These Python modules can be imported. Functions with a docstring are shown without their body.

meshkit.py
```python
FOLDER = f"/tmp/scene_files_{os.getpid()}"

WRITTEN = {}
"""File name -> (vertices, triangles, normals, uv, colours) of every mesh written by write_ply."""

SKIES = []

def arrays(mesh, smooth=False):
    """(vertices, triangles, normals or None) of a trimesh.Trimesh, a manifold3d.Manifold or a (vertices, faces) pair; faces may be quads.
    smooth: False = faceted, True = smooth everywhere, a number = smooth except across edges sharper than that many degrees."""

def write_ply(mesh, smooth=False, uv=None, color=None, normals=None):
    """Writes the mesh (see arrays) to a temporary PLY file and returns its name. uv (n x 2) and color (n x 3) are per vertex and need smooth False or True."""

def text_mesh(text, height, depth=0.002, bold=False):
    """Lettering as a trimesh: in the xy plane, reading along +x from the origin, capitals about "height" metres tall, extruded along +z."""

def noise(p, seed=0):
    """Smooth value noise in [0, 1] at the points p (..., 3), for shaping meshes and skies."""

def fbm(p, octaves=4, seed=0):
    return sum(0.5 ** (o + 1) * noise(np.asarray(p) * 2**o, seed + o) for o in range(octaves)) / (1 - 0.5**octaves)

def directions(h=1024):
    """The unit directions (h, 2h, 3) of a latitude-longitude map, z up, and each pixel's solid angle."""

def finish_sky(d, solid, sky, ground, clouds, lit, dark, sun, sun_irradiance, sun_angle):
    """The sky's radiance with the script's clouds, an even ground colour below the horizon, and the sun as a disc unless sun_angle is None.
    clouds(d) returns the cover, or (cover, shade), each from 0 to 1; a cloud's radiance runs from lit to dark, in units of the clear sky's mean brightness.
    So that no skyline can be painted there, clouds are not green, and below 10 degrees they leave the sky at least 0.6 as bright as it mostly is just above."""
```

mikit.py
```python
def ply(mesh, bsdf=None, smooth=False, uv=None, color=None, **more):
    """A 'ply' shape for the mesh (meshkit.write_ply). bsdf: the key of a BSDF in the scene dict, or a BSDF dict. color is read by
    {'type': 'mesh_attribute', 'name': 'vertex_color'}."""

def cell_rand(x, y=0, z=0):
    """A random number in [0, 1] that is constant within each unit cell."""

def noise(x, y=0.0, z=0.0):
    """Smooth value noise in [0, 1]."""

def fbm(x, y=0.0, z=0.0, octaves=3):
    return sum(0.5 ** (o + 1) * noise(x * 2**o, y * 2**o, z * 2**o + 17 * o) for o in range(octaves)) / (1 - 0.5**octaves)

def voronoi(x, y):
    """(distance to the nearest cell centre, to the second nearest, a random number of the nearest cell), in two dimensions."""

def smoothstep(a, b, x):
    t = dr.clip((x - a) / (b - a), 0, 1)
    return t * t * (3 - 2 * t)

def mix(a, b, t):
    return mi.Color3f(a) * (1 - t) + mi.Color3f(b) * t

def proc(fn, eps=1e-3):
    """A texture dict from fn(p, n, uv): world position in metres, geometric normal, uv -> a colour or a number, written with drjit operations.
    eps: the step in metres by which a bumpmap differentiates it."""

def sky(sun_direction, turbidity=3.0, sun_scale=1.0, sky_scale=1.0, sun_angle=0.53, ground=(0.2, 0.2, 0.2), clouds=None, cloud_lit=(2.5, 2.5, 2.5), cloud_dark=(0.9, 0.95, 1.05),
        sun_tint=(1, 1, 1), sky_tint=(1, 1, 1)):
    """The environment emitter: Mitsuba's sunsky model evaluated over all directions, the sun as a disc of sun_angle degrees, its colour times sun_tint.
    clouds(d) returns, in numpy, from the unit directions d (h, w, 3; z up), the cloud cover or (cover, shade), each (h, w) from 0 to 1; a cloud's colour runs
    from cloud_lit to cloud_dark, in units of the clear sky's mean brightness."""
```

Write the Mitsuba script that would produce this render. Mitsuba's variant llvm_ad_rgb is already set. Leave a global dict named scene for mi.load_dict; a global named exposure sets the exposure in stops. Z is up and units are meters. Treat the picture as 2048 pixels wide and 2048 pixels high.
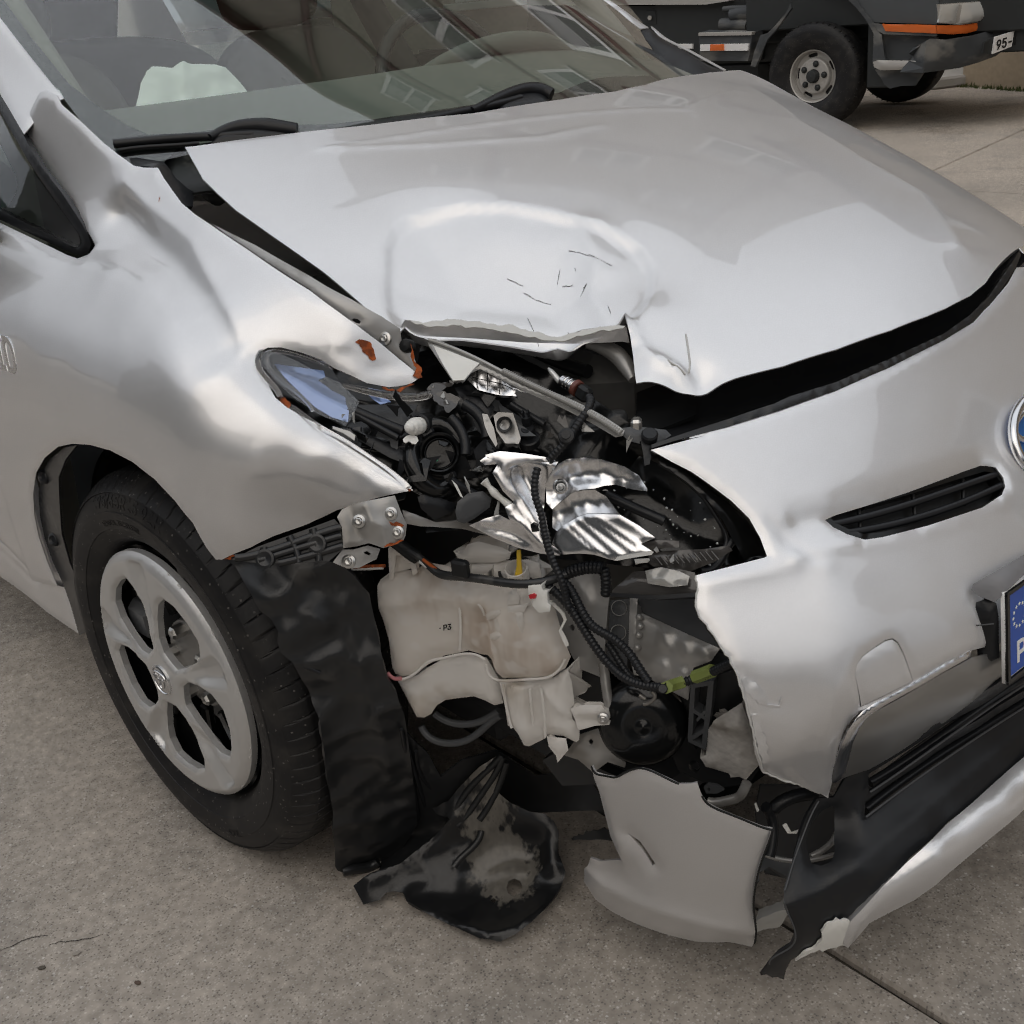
import math, numpy as np, trimesh, mitsuba as mi, mikit, meshkit
import shapely, shapely.geometry as sg
from scipy.spatial import Delaunay
from mikit import proc, noise, fbm, voronoi, cell_rand, smoothstep, mix
T = mi.ScalarTransform4f
rng = np.random.default_rng(7)
scene, labels = {}, {}
exposure = 2.45

# ------------------------------------------------------------------ camera, sky
CAM = np.array([1.4994, -1.3709, 1.1824])
YAW, PITCH, ROLL, FOV = 2.4696, -0.4166, -0.0986, 47.09
fwd = np.array([math.cos(PITCH) * math.cos(YAW), math.cos(PITCH) * math.sin(YAW), math.sin(PITCH)])
side = np.cross(fwd, [0, 0, 1]); side /= np.linalg.norm(side)
up = np.cross(side, fwd)
up = -math.sin(ROLL) * side + math.cos(ROLL) * up
scene['camera'] = {'type': 'perspective', 'fov': FOV, 'near_clip': 0.02, 'far_clip': 400.0,
                   'to_world': T().look_at(origin=CAM.tolist(), target=(CAM + fwd).tolist(), up=up.tolist())}
def cloud_cover(d):
    # overcast: a full cover, with soft brighter and darker banks
    n = meshkit.fbm(np.stack([d[..., 0] * 2.2, d[..., 1] * 2.2, d[..., 2] * 3.0], -1) + 5.0, 4, 3)
    el = np.clip(d[..., 2], 0, 1)          # as overcast skies are: three times as bright overhead as at the horizon
    return np.ones(d.shape[:2]), np.clip(0.95 - 1.05 * el + (n - 0.5) * 0.7, 0, 1)
scene['sky'] = mikit.sky((0.45, -0.55, 0.75), turbidity=4, sun_scale=0.1, sun_angle=70, clouds=cloud_cover, ground=(0.15, 0.14, 0.13),
                         cloud_lit=(1.70, 1.76, 1.85), cloud_dark=(0.46, 0.485, 0.53))

# ------------------------------------------------------------------ materials
def prin(col, rough=0.5, metal=0.0, spec=0.5, **k):
    b = col if isinstance(col, dict) else {'type': 'rgb', 'value': list(col)}
    return {'type': 'principled', 'base_color': b, 'roughness': rough, 'metallic': metal, 'specular': spec, **k}
def two(b): return {'type': 'twosided', 'bsdf': b}
def rgb(*c): return {'type': 'rgb', 'value': list(c)}
def mat(name, b): scene['mat_' + name] = b; return 'mat_' + name
def ref(k): return {'type': 'ref', 'id': k}

def paint_fn(p, n, uv):
    f = cell_rand(p.x * 1400, p.y * 1400, p.z * 1400)
    d = fbm(p.x * 9, p.y * 9, p.z * 9, 3)
    return mix((0.87, 0.873, 0.885), (0.95, 0.953, 0.965), f) * (0.97 + 0.05 * d)
mat('paint_base', prin(proc(paint_fn), 0.40, 0.95, 0.5))
mat('paint_coat', {'type': 'plastic', 'diffuse_reflectance': rgb(0.44, 0.443, 0.45), 'int_ior': 1.8})
mat('silver', two({'type': 'blendbsdf', 'weight': 0.45, 'a': ref('mat_paint_base'), 'b': ref('mat_paint_coat')}))
def dust_black(p, n, uv):
    d = fbm(p.x * 14, p.y * 14, p.z * 14, 4); s = fbm(p.x * 120, p.y * 120, p.z * 40, 2)
    return mix((0.015, 0.016, 0.0175), (0.085, 0.082, 0.077), smoothstep(0.55, 0.85, d) * smoothstep(0.35, 0.7, s) * 0.6)
mat('black_plastic', two(prin((0.010, 0.011, 0.012), 0.42, spec=0.3)))
mat('black_trim', two(prin((0.011, 0.012, 0.014), 0.36, spec=0.32)))
mat('black_gloss', two(prin((0.005, 0.0055, 0.006), 0.14, spec=0.4)))
mat('black_dusty', two(prin(proc(dust_black), 0.33, spec=0.45)))
mat('bay_grey', two(prin((0.055, 0.056, 0.058), 0.6, spec=0.3)))  # dark grey standing for the shade inside bay, wheels and openings
mat('cast_alloy', two(prin((0.20, 0.20, 0.195), 0.5, 0.6)))
mat('frit', two(prin((0.012, 0.012, 0.014), 0.3)))
mat('grey_plastic', two(prin((0.055, 0.058, 0.062), 0.4, spec=0.4)))
mat('bracket_grey', two(prin((0.16, 0.16, 0.168), 0.5)))
mat('chrome', two({'type': 'roughconductor', 'material': 'Al', 'alpha': 0.06, 'specular_reflectance': rgb(0.78, 0.79, 0.80)}))
mat('mirror_chrome', two({'type': 'roughconductor', 'material': 'Al', 'alpha': 0.09, 'specular_reflectance': rgb(0.86, 0.87, 0.88)}))
def steel_fn(p, n, uv):
    d = fbm(p.x * 18, p.y * 18, p.z * 18, 4)
    return mix((0.36, 0.355, 0.345), (0.20, 0.19, 0.175), smoothstep(0.45, 0.75, d))
mat('steel', two(prin(proc(steel_fn), 0.38, 0.55)))
mat('bolt_steel', two(prin((0.55, 0.54, 0.52), 0.28, 0.9)))
def rust_fn(p, n, uv):
    d = fbm(p.x * 160, p.y * 160, p.z * 160, 3)
    return mix((0.36, 0.085, 0.022), (0.16, 0.045, 0.018), smoothstep(0.35, 0.7, d))
mat('rust', two(prin(proc(rust_fn), 0.75, spec=0.2)))
def tank_fn(p, n, uv):
    d = fbm(p.x * 16, p.y * 16, p.z * 9, 4); e = fbm(p.x * 60, p.y * 60, p.z * 60, 2)
    v_ = fbm(p.x * 70, p.y * 70, p.z * 8, 3)
    c = mix((0.60, 0.565, 0.52), (0.39, 0.32, 0.26), smoothstep(0.45, 0.78, d * 0.75 + v_ * 0.25))
    return mix(c, (0.62, 0.60, 0.575), smoothstep(0.55, 0.75, e) * 0.5)
mat('tank', two(prin(proc(tank_fn), 0.38, sheen=0.2, flatness=0.6)))
mat('pink_stain', two(prin((0.42, 0.16, 0.17), 0.6)))
import drjit as dr
MUD = (0.4129, -0.5957)
def splash_fn(p, n, uv):
    d = fbm(p.x * 11, p.y * 11, p.z * 11, 4); s = fbm(p.x * 150, p.y * 150, p.z * 60, 3); r = fbm(p.x * 7 + 3, p.y * 7, p.z * 7, 2)
    # dried mud in the hollow of the shield, with a ragged grainy outline
    q = dr.sqrt(dr.square(p.x - MUD[0]) + dr.square(p.y - MUD[1])) / 0.058 + (d - 0.5) * 1.5 + (s - 0.5) * 0.9
    return mix((0.011, 0.0115, 0.0125), (0.17, 0.158, 0.138), smoothstep(0.95, 0.65, q) * (0.45 + 0.55 * s))
mat('splash', two(prin(proc(splash_fn), 0.24, spec=0.4)))
def pale_fn(p, n, uv):
    d = fbm(p.x * 22, p.y * 22, p.z * 14, 4)
    return mix((0.60, 0.58, 0.55), (0.46, 0.42, 0.37), smoothstep(0.5, 0.75, d))
mat('tank_pale', two(prin(proc(pale_fn), 0.36, flatness=0.5)))
mat('white_plastic', two(prin((0.66, 0.66, 0.63), 0.35)))
mat('red_plastic', two(prin((0.45, 0.02, 0.03), 0.35)))
mat('yellow_plastic', two(prin((0.62, 0.42, 0.04), 0.4)))
mat('green_tape', two(prin((0.17, 0.21, 0.055), 0.5)))
mat('green_print', two(prin((0.10, 0.42, 0.26), 0.5)))
mat('black_print', two(prin((0.015, 0.015, 0.015), 0.6)))
mat('white_print', two(prin((0.5, 0.5, 0.48), 0.6)))
def foam_fn(p, n, uv):
    d = fbm(p.x * 30, p.y * 30, p.z * 30, 3); e = fbm(p.x * 220, p.y * 220, p.z * 220, 2)
    return mix((0.36, 0.345, 0.325), (0.20, 0.185, 0.165), smoothstep(0.45, 0.75, d)) * (0.8 + 0.4 * e)
mat('foam', two(prin(proc(foam_fn), 0.8, spec=0.2)))
mat('clear_solid', {'type': 'dielectric', 'int_ior': 1.5})
mat('collar_brown', two(prin((0.11, 0.035, 0.025), 0.4)))
mat('bare_white', two(prin((0.74, 0.74, 0.74), 0.55)))
mat('clear', {'type': 'thindielectric', 'int_ior': 1.5})
mat('smoked_lens', two(prin((0.045, 0.042, 0.040), 0.12, clearcoat=0.8)))
mat('lens_rim', two(prin((0.32, 0.32, 0.31), 0.12, 0.2, spec=0.8, clearcoat=1.0)))
mat('blue_film', two(prin((0.16, 0.23, 0.42), 0.12, 0.5, clearcoat=1.0)))
mat('amber_lens', two(prin((0.72, 0.17, 0.03), 0.15, clearcoat=0.8)))
def rubber_fn(p, n, uv):
    d = fbm(p.x * 22, p.y * 22, p.z * 22, 4); s = cell_rand(p.x * 420, p.y * 420, p.z * 420)
    c = mix((0.011, 0.011, 0.012), (0.026, 0.0245, 0.023), smoothstep(0.42, 0.8, d))
    return mix(c, (0.16, 0.15, 0.14), smoothstep(0.985, 0.995, s) * 0.6)
mat('rubber', two(prin(proc(rubber_fn), 0.5, spec=0.28)))
mat('cap_silver', two(prin((0.58, 0.58, 0.575), 0.36, 0.6, clearcoat=0.3)))
mat('satin_trim', two(prin((0.36, 0.36, 0.355), 0.34, 0.9)))  # bumper silver made darker, standing in for its reflection of dark ground
mat('cap_scuff', two(prin((0.62, 0.62, 0.61), 0.6, 0.3)))
mat('logo_blue', two(prin((0.02, 0.12, 0.38), 0.12, 0.3, clearcoat=1.0)))
mat('plate_blue', two(prin((0.015, 0.07, 0.36), 0.35)))
mat('plate_white', two(prin((0.72, 0.72, 0.72), 0.35)))
mat('star_yellow', two(prin((0.75, 0.78, 0.72), 0.4)))
mat('airbag', two(prin((0.86, 0.88, 0.85), 0.8, spec=0.2)))
mat('interior_grey', two(prin((0.15, 0.155, 0.14), 0.7)))
mat('interior_dark', two(prin((0.02, 0.022, 0.022), 0.6)))
mat('interior_beige', two(prin((0.22, 0.215, 0.185), 0.75)))
mat('glass', {'type': 'thindielectric', 'int_ior': 1.5, 'specular_transmittance': rgb(0.76, 0.83, 0.79)})
mat('tinted_glass', {'type': 'thindielectric', 'int_ior': 1.52, 'specular_transmittance': rgb(0.13, 0.17, 0.155)})
mat('truck_grey', two(prin((0.075, 0.083, 0.09), 0.42, 0.2, clearcoat=0.4)))
def truck_plastic_fn(p, n, uv):
    d = fbm(p.x * 5, p.y * 5, p.z * 9, 4)
    return mix((0.045, 0.05, 0.055), (0.15, 0.148, 0.14), smoothstep(0.45, 0.75, d))
mat('truck_plastic', two(prin(proc(truck_plastic_fn), 0.6)))
mat('truck_black', two(prin((0.018, 0.021, 0.022), 0.55)))
mat('truck_rim', two(prin((0.40, 0.39, 0.37), 0.5, 0.3)))
mat('lamp_glass', two(prin((0.60, 0.61, 0.60), 0.14, 0.35, clearcoat=1.0)))
mat('amber', two(prin((0.62, 0.13, 0.02), 0.2, clearcoat=0.8)))

# ------------------------------------------------------------------ helpers
def G(s): return np.array(s.split(), float).reshape(-1, 3) / 1e4
def unit(v): v = np.asarray(v, float); return v / np.linalg.norm(v)
def frame(a):
    a = unit(a); e1 = np.cross([0, 0, 1.0], a)
    e1 = unit(e1) if np.linalg.norm(e1) > 1e-3 else np.array([1.0, 0, 0])
    return e1, np.cross(a, e1), a
def key_for(name):
    if name not in scene and name not in labels: return name
    i = 1
    while f'{name}_{i:03d}' in scene or f'{name}_{i:03d}' in labels: i += 1
    return f'{name}_{i:03d}'
def add(name, mesh, m, smooth=True, parent=None, label=None, **kw):
    k = key_for((parent + '__' if parent else '') + name)
    scene[k] = mikit.ply(mesh, m, smooth=smooth, **kw)
    if label: labels[k] = {'label': label}
    return k
def join(*ms):
    out_v, out_f, n = [], [], 0
    for m in ms:
        v, f = (m.vertices, m.faces) if isinstance(m, trimesh.Trimesh) else m
        f = np.asarray(f)
        if f.shape[1] == 4: f = np.vstack([f[:, [0, 1, 2]], f[:, [0, 2, 3]]])
        out_v.append(np.asarray(v)); out_f.append(f + n); n += len(v)
    return trimesh.Trimesh(np.vstack(out_v), np.vstack(out_f), process=False)
def resample(p, h, closed=True):
    q = np.vstack([p, p[:1]]) if closed else p
    out = []
    for a, b in zip(q[:-1], q[1:]):
        k = max(1, int(math.ceil(np.linalg.norm(b - a) / h)))
        out.append(a + (b - a) * np.arange(k)[:, None] / k)
    out = np.vstack(out)
    return out if closed else np.vstack([out, q[-1:]])
def tri_region(poly, h):
    """triangles of a shapely polygon with inner points about h apart; returns vertices, faces, list of boundary index loops"""
    loops, pts, n = [], [], 0
    for ring in [poly.exterior, *poly.interiors]:
        r = resample(np.array(ring.coords)[:-1], h); loops.append(np.arange(n, n + len(r))); pts.append(r); n += len(r)
    x0, y0, x1, y1 = poly.bounds
    gx, gy = np.meshgrid(np.arange(x0, x1, h), np.arange(y0, y1, h * 0.866))
    gx = gx + (np.arange(gx.shape[0]) % 2)[:, None] * h / 2
    g = np.stack([gx.ravel(), gy.ravel()], -1)
    inner = poly.buffer(-0.55 * h)
    if not inner.is_empty: pts.append(g[shapely.contains_xy(inner, g[:, 0], g[:, 1])])
    v = np.vstack(pts)
    f = Delaunay(v).simplices
    c = v[f].mean(1)
    f = f[shapely.contains_xy(poly, c[:, 0], c[:, 1])]
    e1, e2 = v[f[:, 1]] - v[f[:, 0]], v[f[:, 2]] - v[f[:, 0]]
    cr = e1[:, 0] * e2[:, 1] - e1[:, 1] * e2[:, 0]
    f[cr < 0] = f[cr < 0][:, ::-1]
    return v, f[np.abs(cr) > 1e-12], loops
def tps(q, val):
    q = np.asarray(q); n = len(q)
    def k(r2): return 0.5 * r2 * np.log(r2 + 1e-12)
    d2 = ((q[:, None] - q[None]) ** 2).sum(-1)
    A = np.zeros((n + 3, n + 3)); A[:n, :n] = k(d2) + 1e-7 * np.eye(n); A[:n, n] = 1; A[:n, n + 1:] = q
    A[n:, :n] = A[:n, n:].T
    w = np.linalg.solve(A, np.concatenate([val, [0, 0, 0]]))
    def ev(x):
        out = np.empty(len(x))
        for s in range(0, len(x), 4000):
            y = x[s:s + 4000]
            out[s:s + 4000] = k(((y[:, None] - q[None]) ** 2).sum(-1)) @ w[:n] + w[n] + y @ w[n + 1:]
        return out
    return ev
def seg_dist(v, line):
    d = np.full(len(v), 9.0)
    if len(line) == 1: return np.linalg.norm(v - line[0], axis=1)
    for a, b in zip(line[:-1], line[1:]):
        ab = b - a; t = np.clip(((v - a) @ ab) / (ab @ ab + 1e-12), 0, 1)
        d = np.minimum(d, np.linalg.norm(v - a - t[:, None] * ab, axis=1))
    return d
def normals(v, f):
    n = np.zeros_like(v); c = np.cross(v[f[:, 1]] - v[f[:, 0]], v[f[:, 2]] - v[f[:, 0]])
    for k in range(3): np.add.at(n, f[:, k], c)
    return n / (np.linalg.norm(n, axis=1, keepdims=True) + 1e-15)
AX = unit([0.62, -0.66, 0.42])
def sheet(outline, ctrl, axis=AX, h=0.008, thick=0.0015, bumps=(), roll=None, rough=None, holes=(), fine=None, tear=None):
    """a shaped sheet of metal or plastic: outline and control points in car metres, seen along axis; bumps dent or raise it"""
    e1, e2, a = frame(axis); B = np.stack([e1, e2], 1)
    ol = np.asarray(outline, float)
    def soften(o):
        if tear is None: return o
        amp, step = tear; r = resample(o, step); c = np.roll(r, -1, 0) - np.roll(r, 1, 0)
        nn = np.stack([-c[:, 1], c[:, 0]], -1); nn /= np.linalg.norm(nn, axis=1, keepdims=True) + 1e-9
        return r + nn * rng.normal(0, amp, len(r))[:, None]
    poly = sg.Polygon(soften(ol @ B), [np.asarray(q) @ B for q in holes]).buffer(0)
    if poly.geom_type != 'Polygon': poly = max(poly.geoms, key=lambda g: g.area)
    c = np.asarray(ctrl, float)
    if len(c) > 3: ev = tps(c @ B, c @ a)
    else:
        M = np.linalg.lstsq(np.c_[c @ B, np.ones(len(c))], c @ a, rcond=None)[0]
        ev = lambda x: np.c_[x, np.ones(len(x))] @ M
    v2, f, loops = tri_region(poly, h)
    z = ev(v2)
    for bump in bumps:
        kind, line, w, amp = bump[:4]
        L = np.asarray(line, float) @ B
        if kind == 'area':       # raise or sink the inside of a closed line, over a flank of width w
            pg = sg.Polygon(L).buffer(0)
            d = shapely.distance(pg.exterior if pg.geom_type == 'Polygon' else pg.boundary, shapely.points(v2))
            d = np.where(shapely.contains_xy(pg, v2[:, 0], v2[:, 1]), d, -d)
            t = np.clip(d / w * 0.5 + 0.5, 0, 1); z = z + amp * t * t * (3 - 2 * t)
        else:
            d = seg_dist(v2, L) / w
            z = z + amp * (np.exp(-d) if kind == 'crease' else np.exp(-d * d))
    if roll:
        d = shapely.distance(poly.boundary, shapely.points(v2)); z = z + roll[0] * np.exp(-(d / roll[1]))
    v = v2 @ B.T + z[:, None] * a
    if rough:
        nz = meshkit.fbm(v / rough[1], 3, 11) - 0.5
        if len(rough) > 2: nz = 0.35 - np.abs(nz) * 3.0 + 0.4 * np.abs(meshkit.fbm(v / rough[1] * 2.3 + 7, 2, 5) - 0.5)
        v = v + nz[:, None] * rough[0] * a
    n = normals(v, f)
    if not thick: return trimesh.Trimesh(v, f, process=False)
    back = v - n * thick
    parts = [(v, f), (back, f[:, ::-1])]
    for lp in loops:
        nx = np.roll(lp, -1); m = len(lp)
        w_ = np.vstack([v[lp], back[lp]]); i = np.arange(m); j = np.roll(i, -1)
        parts.append((w_, np.vstack([np.c_[i, i + m, j], np.c_[j, i + m, j + m]]) if True else None))
    return join(*parts)
def sweep(path, r, n=10, rib=None, smooth_path=True, cap=True):
    """a tube along a path; rib = (pitch, depth) makes it a corrugated hose; r may be a list along the path"""
    p = np.asarray(path, float)
    rr = np.full(len(p), r) if np.isscalar(r) else np.asarray(r, float)
    if smooth_path and len(p) > 2:
        t = np.r_[0, np.cumsum(np.linalg.norm(np.diff(p, axis=0), axis=1))]
        from scipy.interpolate import CubicSpline
        step = (rib[0] / 4) if rib else 0.004
        k = max(len(p) * 3, int(t[-1] / step)); s = np.linspace(0, t[-1], k)
        p2 = np.stack([np.interp(s, t, p[:, i]) for i in range(3)], -1) if len(p) < 3 else CubicSpline(t, p)(s)
        rr = np.interp(s, t, rr); p = p2
    t = np.r_[0, np.cumsum(np.linalg.norm(np.diff(p, axis=0), axis=1))]
    if rib: rr = rr * (1 - rib[1] * (0.5 + 0.5 * np.sign(np.cos(t / rib[0] * 2 * np.pi))))
    tg = np.gradient(p, axis=0); tg /= np.linalg.norm(tg, axis=1, keepdims=True) + 1e-12
    nrm = np.cross(tg[0], [0.3, 0.5, 0.8]); nrm = unit(nrm); rings = []
    for i in range(len(p)):
        nrm = nrm - tg[i] * (nrm @ tg[i]); nrm = unit(nrm); b = np.cross(tg[i], nrm)
        th = np.arange(n) / n * 2 * np.pi
        rings.append(p[i] + rr[i] * (np.cos(th)[:, None] * nrm + np.sin(th)[:, None] * b))
    v = np.vstack(rings); m = len(p); f = []
    i = np.arange(n); j = (i + 1) % n
    for k in range(m - 1):
        f.append(np.c_[k * n + i, k * n + j, (k + 1) * n + j]); f.append(np.c_[k * n + i, (k + 1) * n + j, (k + 1) * n + i])
    f = np.vstack(f); parts = [(v, f)]
    if cap:
        for q, rev in ((0, True), (m - 1, False)):
            w = np.vstack([v[q * n:q * n + n], p[q]]); c = np.c_[i, j, np.full(n, n)]
            parts.append((w, c[:, ::-1] if rev else c))
    return join(*parts)
def lathe(profile, center, axis, n=40, arc=None):
    """profile of (radius, height along axis), turned about axis at center; each straight run keeps its own edges"""
    e1, e2, a = frame(axis); c = np.asarray(center, float); parts = []
    pr = np.asarray(profile, float)
    if pr[0][1] > pr[-1][1]: pr = pr[::-1]
    th = np.linspace(0, 2 * np.pi, n + 1)
    rd = np.cos(th)[:, None] * e1 + np.sin(th)[:, None] * e2
    for (r0, h0), (r1, h1) in zip(pr[:-1], pr[1:]):
        v = np.vstack([c + r0 * rd + h0 * a, c + r1 * rd + h1 * a]); i = np.arange(n)
        parts.append((v, np.vstack([np.c_[i, i + 1, i + n + 2], np.c_[i, i + n + 2, i + n + 1]])))
    return join(*parts)
def slathe(profile, center, axis, n=64):
    """the same, smooth along the profile"""
    e1, e2, a = frame(axis); c = np.asarray(center, float); pr = np.asarray(profile, float)
    th = np.linspace(0, 2 * np.pi, n + 1)
    rd = np.cos(th)[:, None] * e1 + np.sin(th)[:, None] * e2
    v = (c + pr[:, None, :1] * rd[None] + pr[:, None, 1:] * a).reshape(-1, 3); f = []
    i = np.arange(n)
    for k in range(len(pr) - 1):
        b0, b1 = k * (n + 1), (k + 1) * (n + 1)
        f.append(np.c_[b0 + i, b0 + i + 1, b1 + i + 1]); f.append(np.c_[b0 + i, b1 + i + 1, b1 + i])
    return trimesh.Trimesh(v, np.vstack(f), process=False)
def box(center, size, axes=None, bevel=0.0):
    """a box with bevelled edges, axes = (x direction, z direction)"""
    s = np.asarray(size, float) / 2; b = min(bevel, s.min() * 0.49)
    if b > 0:
        pts = []
        for sx in (-1, 1):
            for sy in (-1, 1):
                for sz in (-1, 1):
                    q = np.array([sx, sy, sz])
                    for k in range(3):
                        w = s - b; w[k] = s[k]; pts.append(q * w)
        m = trimesh.Trimesh(np.array(pts)).convex_hull
    else: m = trimesh.creation.box(extents=2 * s)
    v = np.array(m.vertices)
    if axes is not None:
        x = unit(axes[0]); zz = unit(np.asarray(axes[1]) - x * (np.asarray(axes[1]) @ x)); y = np.cross(zz, x)
        v = v @ np.stack([x, y, zz])
    return trimesh.Trimesh(v + np.asarray(center, float), m.faces, process=False)
def hexbolt(parent, c, axis, r=0.006, m='mat_bolt_steel', name='bolt'):
    a = unit(axis); k = add(name, join(lathe([(r * 1.75, -0.002), (r * 1.75, 0.0012), (r * 1.2, 0.0025), (r * 1.1, 0.0026)], c, a, 24)), m, False, parent)
    add('head', join(lathe([(r, 0.001), (r, r * 0.9), (r * 0.75, r * 1.05), (r * 0.7, r * 0.85), (0, r * 0.75)], c, a, 6)), m, False, k)
    return k
def letters(text, height, origin, right, upv, depth=0.0008, bold=False):
    m = meshkit.text_mesh(text, height, depth, bold); r, u = unit(right), unit(upv)
    v = np.array(m.vertices) @ np.stack([r, u, np.cross(r, u)]) + np.asarray(origin, float)
    return trimesh.Trimesh(v, m.faces, process=False)

# ------------------------------------------------------------------ ground
def concrete_fn(p, n, uv):
    f1, f2, w = voronoi(p.x * 300, p.y * 300)
    g1, g2, w2 = voronoi(p.x * 110 + 31, p.y * 110)
    blot = fbm(p.x * 1.3, p.y * 1.3, 0.0, 4); stain = fbm(p.x * 5 + 9, p.y * 5, 0.0, 4); fine = fbm(p.x * 80, p.y * 80, 0.0, 3)
    c = mix((0.375, 0.335, 0.292), (0.315, 0.284, 0.249), smoothstep(0.3, 0.7, blot))
    c = mix(c, (0.20, 0.187, 0.172), smoothstep(0.5, 0.75, stain) * 0.4)
    c = mix(c, (0.50, 0.475, 0.435), smoothstep(0.72, 1.0, w) * smoothstep(0.6, 0.3, f1) * 0.6)
    c = mix(c, (0.09, 0.085, 0.08), smoothstep(0.3, 0.0, w) * smoothstep(0.6, 0.3, f1) * 0.6)
    k = fbm(p.x * 2.3 + 40, p.y * 2.3, 0.0, 4); c = mix(c, (0.19, 0.165, 0.14), smoothstep(0.62, 0.70, k) * smoothstep(0.3, 0.6, fbm(p.x * 30, p.y * 30, 0.0, 3)) * 0.5)
    c = mix(c, (0.60, 0.58, 0.55), smoothstep(0.95, 0.97, w2) * smoothstep(0.26, 0.14, g1) * 0.7)
    return c * (0.72 + 0.56 * fine)
def concrete_bump(p, n, uv):
    f1, f2, w = voronoi(p.x * 300, p.y * 300)
    return 0.0013 * (w * smoothstep(0.6, 0.1, f1)) + 0.0012 * fbm(p.x * 60, p.y * 60, 0.0, 3) + 0.004 * fbm(p.x * 7, p.y * 7, 0.0, 3)
mat('concrete', {'type': 'bumpmap', 'arbitrary': proc(concrete_bump, 0.0012), 'scale': 1.0, 'bsdf': prin(proc(concrete_fn), 0.85, spec=0.25)})
def joint_fn(p, n, uv):
    d = fbm(p.x * 40, p.y * 40, 0.0, 3)
    return mix((0.035, 0.032, 0.03), (0.10, 0.09, 0.075), smoothstep(0.4, 0.7, d))
mat('joint', two(prin(proc(joint_fn), 0.9, spec=0.1)))
def smear_fn(p, n, uv):
    d = fbm(p.x * 25, p.y * 25, 0.0, 4); s = cell_rand(p.x * 350, p.y * 350, 0)
    return mix((0.335, 0.303, 0.265), (0.28, 0.254, 0.225), smoothstep(0.35, 0.7, d)) * (0.9 + 0.2 * s)
mat('smear', two(prin(proc(smear_fn), 0.9, spec=0.2)))
add('concrete_yard', trimesh.Trimesh([[-150, -150, -.014], [150, -150, -.014], [150, 150, -.014], [-150, 150, -.014]], [[0, 1, 2], [0, 2, 3]], process=False), 'mat_joint', False)
labels['concrete_yard'] = {'label': 'worn concrete yard with exposed grit under the damaged car', 'category': 'ground', 'kind': 'structure'}
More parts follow.
